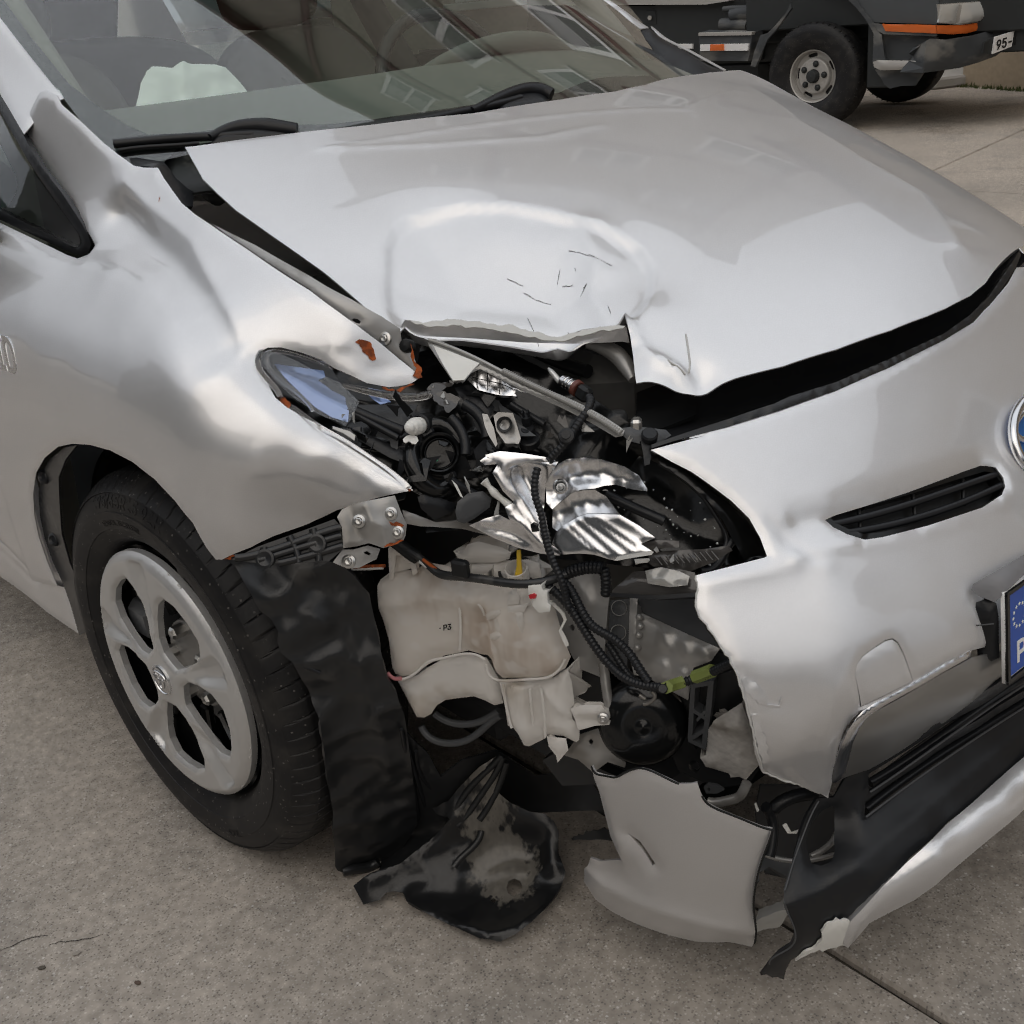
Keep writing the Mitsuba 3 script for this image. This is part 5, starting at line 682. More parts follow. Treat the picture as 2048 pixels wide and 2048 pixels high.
low = body('lower_grille', G('8396 -4343 2937 8381 -4478 2811 8415 -4717 2590 8472 -4926 2453 8533 -5102 2362 8576 -5225 2288 8621 -5292 2180 8648 -5250 2017 8673 -5206 1845 8692 -5168 1621 8655 -5178 1471 8551 -5273 1341 8429 -5307 1120 8324 -5322 881 8359 -5257 871 8371 -5154 745 8397 -5109 746 8413 -4993 623 8481 -5037 869 8561 -5050 1092 8676 -4928 1200 8757 -4840 1276 8834 -4824 1444 8931 -4647 1480 9009 -4543 1642 9078 -4386 1779 9177 -4136 2021 9284 -3768 2228 9331 -3055 2350 9394 -338 2515 9600 -1093 4120 9167 -2939 3790 8756 -3488 3250 8540 -4032 3142 8485 -4146 2889'), G('8306 -5585 1228 8262 -4948 2642 8421 -5153 2411 8580 -5359 2190 8582 -5361 1733 8462 -5204 1061 8287 -4975 261 8353 -4487 2867 8468 -4638 2570 8644 -4874 2367 8767 -5036 2093 8769 -5029 1627 8605 -4790 860 8521 -4131 3196 8541 -4143 2767 8678 -4329 2501 8864 -4587 2316 8943 -4687 1973 8927 -4645 1465 8800 -3954 3671 8637 -3671 2999 8732 -3794 2666 8894 -4024 2437 9076 -4285 2251 9109 -4310 1826 9015 -4131 1165 8847 -3381 3388 8790 -3247 2840 8922 -3433 2557 9110 -3715 2372 9255 -3923 2127 9164 -3295 3921 8883 -2746 3068 8964 -2842 2703 9127 -3089 2467 9323 -3394 2297 9335 -2970 4252 9088 -2445 3455 9001 -2217 2843 9144 -2431 2564 9341 -2751 2385 9514 -3025 2180 9403 -2380 3995 9052 -1595 3008 9165 -1750 2673 9346 -2049 2454 9552 -2399 2293 9521 -1931 4255 9167 -1085 3270 9173 -1008 2764 9344 -1291 2514 9560 -1677 2356 9578 -1339 4435 9358 -737 3642 9167 -192 2838 9335 -475 2567 9555 -884 2398 9137 729 2882 9313 423 2603 9539 -14 2424'), holes=[G('8525 -4684 2498 8467 -4600 2594 8455 -4466 2695 8480 -4296 2770 8517 -4168 2793 8551 -4162 2739 8632 -4271 2563 8737 -4448 2430 8761 -4579 2382 8723 -4703 2371 8651 -4769 2394'), G('8637 -3696 3063 8691 -3550 3110 9038 -2682 3442 9319 -672 3554 9145 -231 3092 8945 -2487 3120 8767 -3224 2934 8662 -3708 2826'), G('8676 -3808 2741 8734 -3509 2805 8932 -2449 2973 9134 -183 2969 9175 -235 2819 8959 -2481 2835 8833 -3312 2729 8732 -3901 2614')], axis=NOSE, m='mat_black_trim', h=.007, thick=.004, roll=(-.003, .004), label='black lower grille with a torn fog lamp bezel', bumps=[
    ('bump', G('8551 -4077 2884 8670 -3997 2721 8783 -4093 2540 8882 -4374 2409 8829 -4615 2378'), .012, .006), ('area', G('8445 -4296 3042 8559 -4009 2938 8713 -3975 2671 8890 -4224 2440 8898 -4555 2352 8720 -4854 2375 8548 -4816 2489 8436 -4552 2742'), .02, -.012),
    ('crease', G('8654 -5297 2144 8845 -4946 2212 8969 -4256 2385 9084 -3255 2511 9269 -674 2693'), .014, .006), ('crease', G('9010 -4609 1725 9193 -4168 2146 9317 -3037 2402'), .006, -.004)])
body('slot_back', G('8288 -3340 2509 9335 -579 3729 9014 366 2292 8429 -3529 2128'), G('8207 -3574 2491 8334 -3742 2145 8416 -3197 2891 8409 -3152 2356 8567 -3372 2053 8757 -3055 3467 8510 -2587 2606 8620 -2730 2225 8735 -2234 3033 8672 -2061 2400 8835 -2301 2093 9080 -2131 3625 8741 -1394 2603 8869 -1571 2231 9214 -1633 3921 8896 -880 2935 8893 -781 2357 9290 -999 4141 9194 -683 3473 8903 84 2466 9084 -216 2153 9373 -238 3838 8892 1049 2550 9075 741 2218'), NOSE, 'mat_bay_grey', h=.02, parent=low)
for pa in (G('8683 -3753 2857 8791 -3263 2955 8964 -2521 3138 9164 -275 3120'), G('8759 -3934 2643 8858 -3352 2756 8983 -2523 2860 9195 -282 2844')):
    add('slat_edge', sweep(pa, .0016, 6), 'mat_grey_plastic', True, low)
for pa in (G('8525 -3513 2775 8659 -3049 2874 8871 -2360 3095 9116 -185 3154'), G('8596 -3685 2514 8698 -3092 2643 8840 -2268 2750 9057 15 2752')):
    add('slat', sweep(pa, .006, 8), 'mat_black_trim', True, low)
for pa in (G('8422 -4388 2959 8415 -4518 2830 8449 -4754 2618 8506 -4968 2485 8569 -5141 2394 8611 -5264 2319'), G('8650 -5323 2219 8699 -5241 1892 8718 -5203 1663 8682 -5215 1522 8580 -5310 1394 8458 -5344 1174')):
    add('broken_edge', sweep(pa, .0011, 6), 'mat_grey_plastic', True, low)
lip = body('lip', G('9023 -4669 1551 9077 -4647 1727 9147 -4495 1881 9246 -4248 2115 9356 -3892 2330 9401 -3186 2454 9467 -504 2600 9847 -1219 2306 9530 -3341 1890 9489 -3496 1809 9398 -3776 1694 9321 -3994 1659 9169 -4346 1581 8919 -4451 1105 8929 -4554 1229'), G('8936 -4954 1760 9136 -4523 2163 9108 -4448 1525 8830 -3975 393 9246 -3945 2417 9324 -4031 1958 9163 -3707 1049 9269 -3189 2531 9482 -3520 2290 9488 -3466 1689 9279 -2363 2629 9527 -2777 2429 9631 -2903 1994 9291 -1491 2737 9533 -1907 2504 9744 -2261 2244 9717 -2095 1542 9285 -516 2821 9522 -937 2555 9787 -1429 2367 9838 -1420 1801 9782 -422 2407 9885 -527 1915'), unit([.6,-.4,.7]), h=.007, thick=.012, roll=(-.010, .010), label='silver spoiler lip under the lower grille', parent=CAR)
body('torn_end', G('8883 -4910 1531 8900 -4954 1689 8921 -4923 1783 8989 -4783 1812 9054 -4643 1777 9058 -4631 1725 9011 -4634 1524 8914 -4513 1190 8788 -4842 1241 8651 -5052 1176 8718 -5018 1281 8817 -4926 1391'), G('8617 -5161 1227 8794 -5096 1551 8683 -4938 1112 8907 -4950 1770 8864 -4881 1448 8748 -4707 992 8996 -4770 1946 8996 -4761 1698 8917 -4634 1310 9083 -4578 1873 9072 -4550 1603 8956 -4358 1142'), unit([.6,-.4,.7]), 'mat_white_plastic', h=.005, thick=.003, tear=(.0008, .006), roll=(-.003, .004), parent=lip, label='torn white end of the spoiler lip')
# number plate, its bracket
br = body('plate_bracket', G('9206 -2705 5371 9362 -2519 5511 9425 -2042 5546 9424 -1260 5494 9558 -1500 5350 9549 -2256 5417 9521 -2640 5318 9502 -2670 5282 9469 -2699 5240 9369 -2725 5270 9298 -2737 5271 9207 -2734 5309'), G('9092 -2738 5360 9198 -2551 5559 9281 -2677 5399 9336 -2749 5209 9351 -2420 5556 9455 -2592 5423 9514 -2671 5238 9339 -1994 5625 9463 -2208 5508 9570 -2389 5378 9419 -1702 5537 9540 -1916 5417 9646 -2098 5285 9368 -1162 5563 9483 -1365 5428 9602 -1580 5304'), unit([.6,-.3,.75]), 'mat_bracket_grey', h=.006, thick=.006, roll=(-.0015, .003), label='broken grey top of the number plate bracket')
body('side_cheek', G('9216 -2750 5145 9301 -2726 5158 9370 -2699 5202 9454 -2667 5202 9496 -2643 5176 9522 -2623 4958 9548 -2579 4478 9476 -2636 4422 9411 -2691 4361 9373 -2713 4405 9341 -2733 4678 9298 -2758 4913 9248 -2769 5021'), G('9134 -2810 5034 9290 -2683 5298 9334 -2731 5072 9353 -2729 4814 9365 -2713 4543 9392 -2726 4287 9485 -2602 5331 9519 -2629 5095 9530 -2608 4827 9540 -2585 4553 9564 -2590 4294'), unit([.8,-.55,.2]), 'mat_black_trim', h=.006, thick=.02, roll=(-.006, .005), parent=br)
body('side_cheek', G('9048 -2585 5195 9120 -2563 5213 9213 -2570 5161 9384 -2529 5130 9299 -2572 5076 9152 -2622 5035 9119 -2647 4980 9078 -2637 5057'), G('9007 -2627 5138 9033 -2660 5037 9074 -2552 5255 9103 -2590 5156 9129 -2623 5055 9149 -2644 4946 9204 -2565 5180 9227 -2592 5076 9303 -2538 5203 9324 -2560 5097 9412 -2516 5109'), unit([.8,-.55,.2]), 'mat_black_trim', h=.006, thick=.01, parent=br)
add('seam', sweep(G('9327 -2797 4928 9483 -2711 4969'), .0009, 6), 'mat_grey_plastic', True, br)
NPL = np.array([[.9530, -.262, .5335], [.9530, .262, .5335], [.9640, .262, .4205], [.9640, -.262, .4205]])
pn = unit(np.cross(NPL[1] - NPL[0], NPL[0] - NPL[3])); pn = pn if pn[0] > 0 else -pn
np_ = body('number_plate', NPL, NPL, pn, 'mat_plate_white', h=.05, thick=.005, label='white number plate with a blue country band')
pu, pv = np.array([0, 1., 0]), unit(NPL[0] - NPL[3])
def on_plate(y0, y1, z0, z1, lift): o = NPL[3] + pn * lift; return np.array([o + pu * y0 + pv * z0, o + pu * y1 + pv * z0, o + pu * y1 + pv * z1, o + pu * y0 + pv * z1])
q = on_plate(.007, .047, .007, .107, .0012); body('blue_band', q, q, pn, 'mat_plate_blue', h=.05, thick=.001, parent=np_)
for a_, b_, c_, d_ in ((0, .524, 0, .005), (0, .524, .109, .1135), (0, .005, .005, .109)):
    q = on_plate(a_, b_, c_, d_, .003); body('plate_frame', q, q, pn, 'mat_black_gloss', h=.05, thick=.004, parent=np_)
add('letter', letters('P', .026, NPL[3] + pn * .0013 + pu * .019 + pv * .018, pu, pv, .0006, True), 'mat_plate_white', False, np_)
for q in range(12):
    an = q / 12 * 2 * np.pi; c = NPL[3] + pn * .0013 + pu * (.028 + .0135 * math.sin(an)) + pv * (.076 + .0135 * math.cos(an)); th = np.arange(10) / 10 * 2 * np.pi; rr = np.where(np.arange(10) % 2 == 0, .0024, .001)
    st = sg.Polygon(np.c_[rr * np.sin(th), rr * np.cos(th)]); m_ = trimesh.creation.extrude_polygon(st, .0005, engine='earcut')
    add('star', trimesh.Trimesh(c + m_.vertices[:, :1] * pu + m_.vertices[:, 1:2] * pv + m_.vertices[:, 2:] * pn, m_.faces, process=False), 'mat_star_yellow', False, np_)
wht = on_plate(.0475, .519, .006, .108, .0012)
body('white_film', np.vstack([wht[1], wht[2], wht[3], wht[3] + (wht[0] - wht[3]) * .3 - pu * .001, wht[3] + (wht[0] - wht[3]) * .45 + pu * .006, wht[3] + (wht[0] - wht[3]) * .6, wht[0]]), wht, pn, 'mat_plate_white', h=.02, thick=.0008, parent=np_)
# round front badge
EC = np.array([0.8664, -.0099, .619]); EN = unit([.843, 0, .538]); EU = unit(np.cross(EN, [0, 1, 0])); EU = EU if EU[2] > 0 else -EU; EY = np.array([0, 1., 0])
def ring_path(ry, ru, oy=0, ou=0, n=72, lift=0): th = np.linspace(0, 2 * np.pi, n + 1); return EC + EN * lift + np.outer(oy + ry * np.cos(th), EY) + np.outer(ou + ru * np.sin(th), EU)
EM = add('emblem', sweep(ring_path(.0785, .0545, lift=.003), .0062, 14, smooth_path=False, cap=False), 'mat_chrome', True, CAR, 'oval chrome badge with a blue field')
q = ring_path(.075, .051)[:-1]; body('field', q, q[::9], EN, 'mat_logo_blue', h=.008, thick=.004, parent=EM)
add('oval', sweep(ring_path(.066, .021, 0, .023, lift=.003), .0042, 10, smooth_path=False, cap=False), 'mat_chrome', True, EM)
add('oval', sweep(ring_path(.024, .044, 0, .001, lift=.003), .0042, 10, smooth_path=False, cap=False), 'mat_chrome', True, EM)
# bumper corner hanging loose
frag = body('bumper_fragment', G('6399 -6053 3353 6431 -6041 3269 6582 -6033 3299 6752 -6027 3359 6897 -6028 3485 7034 -6025 3604 7187 -6010 3695 7295 -5989 3706 7486 -5927 3664 7616 -5868 3618 7692 -5833 3633 7811 -5777 3681 7834 -5726 3482 7867 -5681 3371 8009 -5536 3237 8159 -5362 3101 8292 -5201 2977 8352 -5145 2962 8301 -5139 2784 8213 -5141 2495 8131 -5133 2199 8062 -5106 1891 8014 -5075 1651 7967 -4985 1237 7888 -4907 798 7845 -4907 694 7778 -4965 713 7702 -5031 731 7626 -5098 754 7285 -5330 714 6911 -5533 742 6497 -5633 717 6163 -5676 704 5892 -5709 764 5742 -5752 997 5808 -5793 1289 5886 -5800 1381 5977 -5826 1580 6149 -5814 1614 6468 -5822 1834 6562 -5821 1889 6523 -5853 2047 6472 -5894 2251 6461 -5959 2640 6445 -6007 2973 6397 -6033 3169'), G('5462 -5783 945 6587 -6074 3680 6492 -6024 3156 6379 -5960 2593 6236 -5870 1973 6078 -5770 1310 5940 -5689 644 7074 -6040 3897 7013 -6010 3415 6915 -5946 2875 6795 -5863 2290 6665 -5771 1668 6534 -5681 1018 6384 -5575 316 7488 -5961 4054 7439 -5934 3590 7363 -5879 3079 7270 -5809 2529 7157 -5719 1932 7038 -5624 1302 6891 -5503 607 7783 -5794 3688 7717 -5738 3188 7634 -5666 2650 7535 -5577 2070 7423 -5474 1448 7287 -5346 764 8004 -5537 3226 7924 -5455 2687 7838 -5365 2118 7737 -5260 1505 7617 -5133 837 8262 -5308 3232 8186 -5217 2691 8113 -5131 2134 8028 -5029 1536 7927 -4906 887 7821 -4779 203 8531 -5099 3254 8459 -4999 2715'), holes=[G('6781 -5896 2468 6940 -5862 2413 7017 -5824 2278 7090 -5775 2108 7039 -5775 2046 7002 -5807 2171 6940 -5842 2298 6848 -5875 2399')], axis=unit([.55,-.65,.5]), m='mat_silver', h=.0065, thick=.003, roll=(-.004, .005), label='torn off corner of the bumper hanging above the concrete', bumps=[
    ('crease', G('5852 -5792 1315 6082 -5748 1169 6660 -5694 1205 7167 -5558 1238 7499 -5328 1148 7914 -4950 996'), .018, .012), ('bump', G('5954 -5792 1376 6530 -5787 1669'), .02, -.010),
    ('crease', G('6598 -5884 2269 6589 -5828 1941 6600 -5784 1692'), .01, .008), ('bump', G('6825 -5889 2464 6961 -5830 2256 7064 -5771 2059'), .012, -.005), ('bump', G('7667 -5068 761 7879 -4928 840'), .015, -.008)])
for pa in (G('6411 -6064 3365 6447 -6052 3283 6601 -6044 3315 6771 -6038 3374 6915 -6039 3500 7052 -6036 3619 7205 -6021 3710 7502 -5937 3678 7632 -5878 3632'), G('7845 -5738 3495 7882 -5690 3384 8023 -5545 3250 8172 -5371 3114 8306 -5211 2991 8358 -5160 2968'), G('8361 -5157 2969 8310 -5151 2790 8222 -5152 2502 8140 -5144 2205 8070 -5117 1897 8024 -5085 1657 7975 -4996 1243 7898 -4919 813')):
    add('raw_edge', sweep(pa, .0013, 6), 'mat_black_plastic', True, frag)
body('bracket_stub', G('7671 -4619 792 7788 -4567 934 8008 -4440 1091 8017 -4409 992 7902 -4423 723 7655 -4567 573'), G('7612 -4647 723 7577 -4607 503 7744 -4607 951 7713 -4570 737 7681 -4531 519 7844 -4532 964 7815 -4495 754 7786 -4458 539 7970 -4492 1184 7945 -4458 980 7919 -4423 772 8071 -4421 1200 8048 -4388 999'), AX, 'mat_white_print', h=.006, thick=.02, tear=(.001, .008), roll=(-.004, .006))
body('fog_dark_back', G('7367 -4106 2466 7653 -3295 2156 7933 -2866 1661 8322 -3321 1154 8071 -3847 1140 7569 -4286 1318 7285 -4091 1766'), G('7219 -4231 2283 7183 -4193 1879 7260 -4292 1614 7467 -4088 2683 7349 -3938 2184 7347 -3936 1818 7435 -4049 1566 7555 -4203 1361 7696 -4384 1191 7584 -3781 2571 7479 -3636 2078 7513 -3678 1755 7608 -3802 1513 7740 -3975 1327 7879 -4157 1156 7691 -3451 2442 7612 -3331 1973 7678 -3416 1690 7782 -3553 1460 7924 -3744 1290 8056 -3922 1112 7754 -3032 1877 7843 -3149 1622 7960 -3308 1412 8106 -3510 1250 8221 -3666 1047 7906 -2739 1788 8007 -2876 1550 8140 -3063 1364 8285 -3269 1204 8364 -3372 943'), NOSE, 'mat_bay_grey', h=.02, thick=.004)  # backing sheet added to keep the fog lamp opening dark
body('fog_tray', G('7734 -4535 1900 7987 -4294 1801 8320 -3828 1738 8381 -3955 1660 8069 -4483 1681 7861 -4577 1777 7819 -4723 1748 7982 -4971 1432 8149 -4708 1362 8046 -4574 1662 7853 -4807 1694'), G('7664 -4740 1849 7770 -4874 1719 7717 -4459 1983 7802 -4568 1822 7911 -4707 1697 7846 -4274 1943 7940 -4395 1795 8049 -4539 1673 8077 -4222 1767 8187 -4367 1646 8214 -4047 1737 8322 -4193 1617 8239 -3715 1825 8350 -3870 1706 8455 -4014 1582'), NOSE, 'mat_grey_plastic', h=.01, thick=.01)
for pa, r_ in zip((G('7912 -4720 2081 8061 -4596 2019 8238 -4387 1976 8357 -4182 1965 8448 -3984 1967'), G('8259 -4294 1993 8316 -4084 2022 8320 -3883 2090 8278 -3759 2213'), G('7770 -4537 2613 7810 -4471 2472 7900 -4567 2206 7951 -4692 2061'), G('7817 -4440 2551 7882 -4325 2642 7968 -4156 2667 8055 -3946 2623')), (.003, .004, .007, .008)):
    add('fog_lamp_frame', sweep(pa, r_, 8), 'mat_black_trim' if r_ > .0045 else 'mat_steel', True, CAR)

# ------------------------------------------------------------------ front wheel
WC, STEER = np.array([-.004, -.8455, .3085]), 0.083
WX, WZ = np.array([math.cos(STEER), math.sin(STEER), 0]), np.array([0, 0, 1.0])
WO = np.cross(WX, WZ)                       # outwards, towards the right of the car
def wl(x, z, o=0.0): return WC + x * WX + z * WZ + o * WO
R = .314
prof = [(.196, -.022), (.203, -.012), (.208, -.002), (.216, .006), (.232, .014), (.2325, .0155), (.248, .0185), (.262, .0185), (.2625, .0170), (.276, .0145), (.288, .008), (.2885, .0095), (.2905, .0085), (.297, .001), (.305, -.010), (.3105, -.022)]
prof += [(R - .0035 + .0035 * math.sin((q / 40) * math.pi), -.026 - .142 * q / 40) for q in range(41)]
prof += [(.310, -.176), (.300, -.190), (.28, -.205), (.24, -.212), (.20, -.195)]
prof = [(r_ - .003 * (r_ > .25), o_ - .014) for r_, o_ in prof]
NT = 1080
def tyre():
    e1, e2 = WX, WZ; th = np.linspace(0, 2 * np.pi, NT + 1); pr = np.array(prof); v = []
    for r0, o0 in pr:
        r = np.full(NT + 1, r0); o = np.full(NT + 1, o0); o0 = o0 + .014
        if -.17 < o0 < -.024:
            for g, w in ((-.066, .0045), (-.098, .005), (-.130, .0045)):
                if abs(o0 - g) < w: r -= .0065
            u = (th / (2 * np.pi) * 76 + (o0 + .03) * 9) % 1.0
            if -.062 < o0 < -.026 or -.168 < o0 < -.134: r = r - .0035 * np.clip((.05 - np.abs(u - .5)) / .02, 0, 1)
        elif .293 < r0 < .309 and o0 > -.025:
            u = (th / (2 * np.pi) * 76 + (o0 + .03) * 9) % 1.0; r = r - .0025 * np.clip((.05 - np.abs(u - .5)) / .02, 0, 1)
        v.append(WC + r[:, None] * (np.cos(th)[:, None] * e1 + np.sin(th)[:, None] * e2) + o[:, None] * WO)
    v = np.array(v); v = v.reshape(-1, 3); v[:, 2] = np.maximum(v[:, 2], .002); i = np.arange(NT); f = []
    for k in range(len(prof) - 1):
        b0, b1 = k * (NT + 1), (k + 1) * (NT + 1); f += [np.c_[b0 + i, b1 + i + 1, b0 + i + 1], np.c_[b0 + i, b1 + i, b1 + i + 1]]
    return trimesh.Trimesh(v, np.vstack(f), process=False)
WH_ = key_for(CAR + '__front_wheel'); labels[WH_] = {'label': 'front wheel with a scuffed silver five spoke cover'}
def wpart(name, mesh, m, smooth=True, **k): return add(name, mesh, m, smooth, WH_)
wpart('tyre', tyre(), 'mat_rubber', 35)
def arc_text(text, hgt, r, a0, spread):
    m = meshkit.text_mesh(text, hgt, .0006, True); v = np.array(m.vertices); th = a0 - v[:, 0] * spread / r; rr = r + v[:, 1]
    rim_o = np.interp(rr, [p_[0] for p_ in prof[:15]], [p_[1] for p_ in prof[:15]])
    return trimesh.Trimesh(WC + (rr * np.cos(th))[:, None] * WX + (rr * np.sin(th))[:, None] * WZ + (rim_o + v[:, 2] + .0002)[:, None] * WO, m.faces, process=False)
for tx in (arc_text('195/65R15 91H', .017, .266, 2.02, 1.1), arc_text('RADIAL TUBELESS', .009, .238, 1.95, 1.0), arc_text('M+S', .012, .25, -1.1, 1.0)): wpart('sidewall_lettering', tx, 'mat_rubber', False)
wpart('barrel', lathe([(.200, -.02), (.185, -.03), (.18, -.15)], WC, WO, 72), 'mat_black_gloss', 35)
wpart('brake_disc', lathe([(.13, -.09), (.13, -.075), (.075, -.075), (.07, -.045), (.0, -.045)], WC, WO, 64), 'mat_steel', False)
wpart('dark_back', lathe([(.185, -.13), (0, -.13)], WC, WO, 40), 'mat_bay_grey', False)
wpart('caliper', box(wl(-.10, .05, -.085), (.07, .14, .06), (WX, WZ), .012), 'mat_grey_plastic', False)
for q in range(5):
    an = q / 5 * 2 * np.pi + .55; n_ = wpart('wheel_nut', join(lathe([(.0105, -.045), (.0105, -.026), (.007, -.022), (0, -.021)], wl(.057 * math.cos(an), .057 * math.sin(an)), WO, 6)), 'mat_bolt_steel', False)
for q in range(10):
    an = q / 10 * 2 * np.pi + .2; wpart('steel_rim_spoke', box(wl(.13 * math.cos(an), .13 * math.sin(an), -.05), (.10, .022, .014), (WX * math.cos(an) + WZ * math.sin(an), WO), .005), 'mat_black_gloss', False)
# wheel cover: a dished disc with five openings, the same one turned five times
RC = .1965
hole = [(r, math.radians(t)) for r, t in ((.046, 48), (.048, 76), (.068, 86), (.10, 84), (.130, 80), (.150, 73), (.157, 62), (.1585, 50), (.158, 40), (.140, 33.5), (.116, 31), (.08, 31), (.052, 34))]
def cover():
    d = sg.Point(0, 0).buffer(RC, 96)
    hs = []
    for q in range(5):
        o = np.array([(r * math.cos(t + HOFF + q * 2 * np.pi / 5), r * math.sin(t + HOFF + q * 2 * np.pi / 5)) for r, t in hole])
        h_ = sg.Polygon(o).buffer(.006, 6).buffer(-.011, 6).buffer(.005, 6); hs.append(h_); d = d.difference(h_)
    v, f, loops = tri_region(d, .0035); r = np.hypot(v[:, 0], v[:, 1]); th = np.arctan2(v[:, 1], v[:, 0])
    dist = np.min([shapely.distance(h_, shapely.points(v)) for h_ in hs], 0)
    o = .006 + .007 * np.clip(1 - r / .17, 0, 1) - .012 * np.clip((r - .180) / .017, 0, 1) ** 2
    o -= .006 * np.exp(-(dist / .0035) ** 1.3)
    # a slanted facet runs from one flank of each opening out to the rim
    ph = (th - HOFF - math.radians(86)) % (2 * np.pi / 5); o -= .013 * np.clip(1.6 * (1 - np.abs(ph - .15) / .15), 0, 1) * np.clip((r - .075) / .04, 0, 1) * np.clip((.186 - r) / .006, 0, 1)
    o -= .0012 * np.exp(-((r - .1885) / .0012) ** 2)
    v3 = WC + v[:, :1] * WX + v[:, 1:] * WZ + o[:, None] * WO
    back = v3 - .010 * WO; parts = [(v3, f[:, ::-1]), (back, f)]
    for lp in loops:
        m = len(lp); w = np.vstack([v3[lp], back[lp]]); i = np.arange(m); j = np.roll(i, -1); parts.append((w, np.vstack([np.c_[i, j, i + m], np.c_[j, j + m, i + m]])))
    return join(*parts)
def smooth01(x): x = np.clip(x, 0, 1); return x * x * (3 - 2 * x)
HOFF = 0.0
CV = wpart('wheel_cover', cover(), 'mat_cap_silver', True)
for q in range(46):       # kerb scuffs along the rim of the cover
    an = rng.uniform(-1.0, 1.25); r_ = RC - rng.uniform(.0005, .004); L = rng.uniform(.004, .016)
    aa = np.linspace(an, an + L / r_, 4); add('scuff', sweep(np.array([wl(r_ * math.cos(t), r_ * math.sin(t), -.0048 + rng.uniform(-.001, .001)) for t in aa]), rng.uniform(.0006, .0016), 5, smooth_path=False), 'mat_cap_scuff', True, CV)
def lring(rx, rz, ox=0, oz=0): t = np.linspace(0, 2 * np.pi, 40); return np.array([wl(ox + rx * math.cos(a), oz + rz * math.sin(a), .0158) for a in t])
lg = add('cap_badge', join(lathe([(.0235, .0105), (.0235, .0145), (.0215, .0160), (.0205, .0145), (0, .0148)], WC, WO, 48), sweep(lring(.0165, .0065, 0, .0075), .0016, 8, smooth_path=False, cap=False), sweep(lring(.0062, .0135), .0016, 8, smooth_path=False, cap=False)), 'mat_chrome', 40, CV)
# inner wheel arch
def arch():
    th = np.radians(np.linspace(48, 215, 60)); yy = np.linspace(-.80, -.50, 12); v = []
    for t in th:
        for k, y in enumerate(yy): rr = .365 - .02 * (k == 0) + .006 * math.sin(t * 9) * min(1, k / 3); v.append([rr * math.cos(t) - .01, y, max(.31 + rr * math.sin(t), .12)])
    m, n = len(th), len(yy); f = [[a * n + b, a * n + b + 1, (a + 1) * n + b + 1] for a in range(m - 1) for b in range(n - 1)] + [[a * n + b, (a + 1) * n + b + 1, (a + 1) * n + b] for a in range(m - 1) for b in range(n - 1)]
    return trimesh.Trimesh(np.array(v), np.array(f), process=False)
add('wheel_liner', arch(), 'mat_black_dusty', True, CAR)
add('arch_wall', box((-.05, -.47, .45), (.70, .03, .62), None, .01), 'mat_bay_grey', False, CAR)
body('arch_lip', G('-3177 -8704 5267 -2693 -8713 5737 -2078 -8720 6119 -1262 -8728 6494 -646 -8736 6675 -1315 -8733 6306 -1865 -8729 5886 -2108 -8723 5498 -2590 -8688 4739 -2697 -8653 4185 -2601 -8636 3847 -3480 -8618 3504 -3652 -8637 3874 -3655 -8667 4350 -3489 -8689 4797'), G('-3552 -8695 5734 -4059 -8690 5063 -4653 -8671 4324 -1533 -8714 6703 -1878 -8724 6146 -2293 -8720 5539 -2814 -8694 4861 -3431 -8650 4108 -4067 -8612 3304 -182 -8729 7001 -434 -8750 6501 -1705 -8687 4661 -2259 -8643 3926'), SIDE, 'mat_black_dusty', h=.012, thick=.003)
for px_ in ((-0.3071, -0.8683, 0.4493), (-0.2540, -0.8727, 0.5729)): add('liner_clip', slathe([(.011, -.004), (.011, .003), (.007, .005), (.004, .002), (0, .002)], px_, SIDE, 20), 'mat_black_trim', 35, CAR)
# the other wheels, hidden but standing where they belong
for (wx, wy, sg_) in ((-.01, .80, 1), (-2.7, -.80, -1), (-2.7, .80, 1)):
    add('wheel', slathe([(.19, -.02), (.21, 0), (.26, .015), (.30, .0), (.316, -.02), (.316, -.17), (.30, -.19), (.2, -.19)], (wx, wy, .314), (0, sg_, 0), 64), 'mat_rubber', 40, CAR)

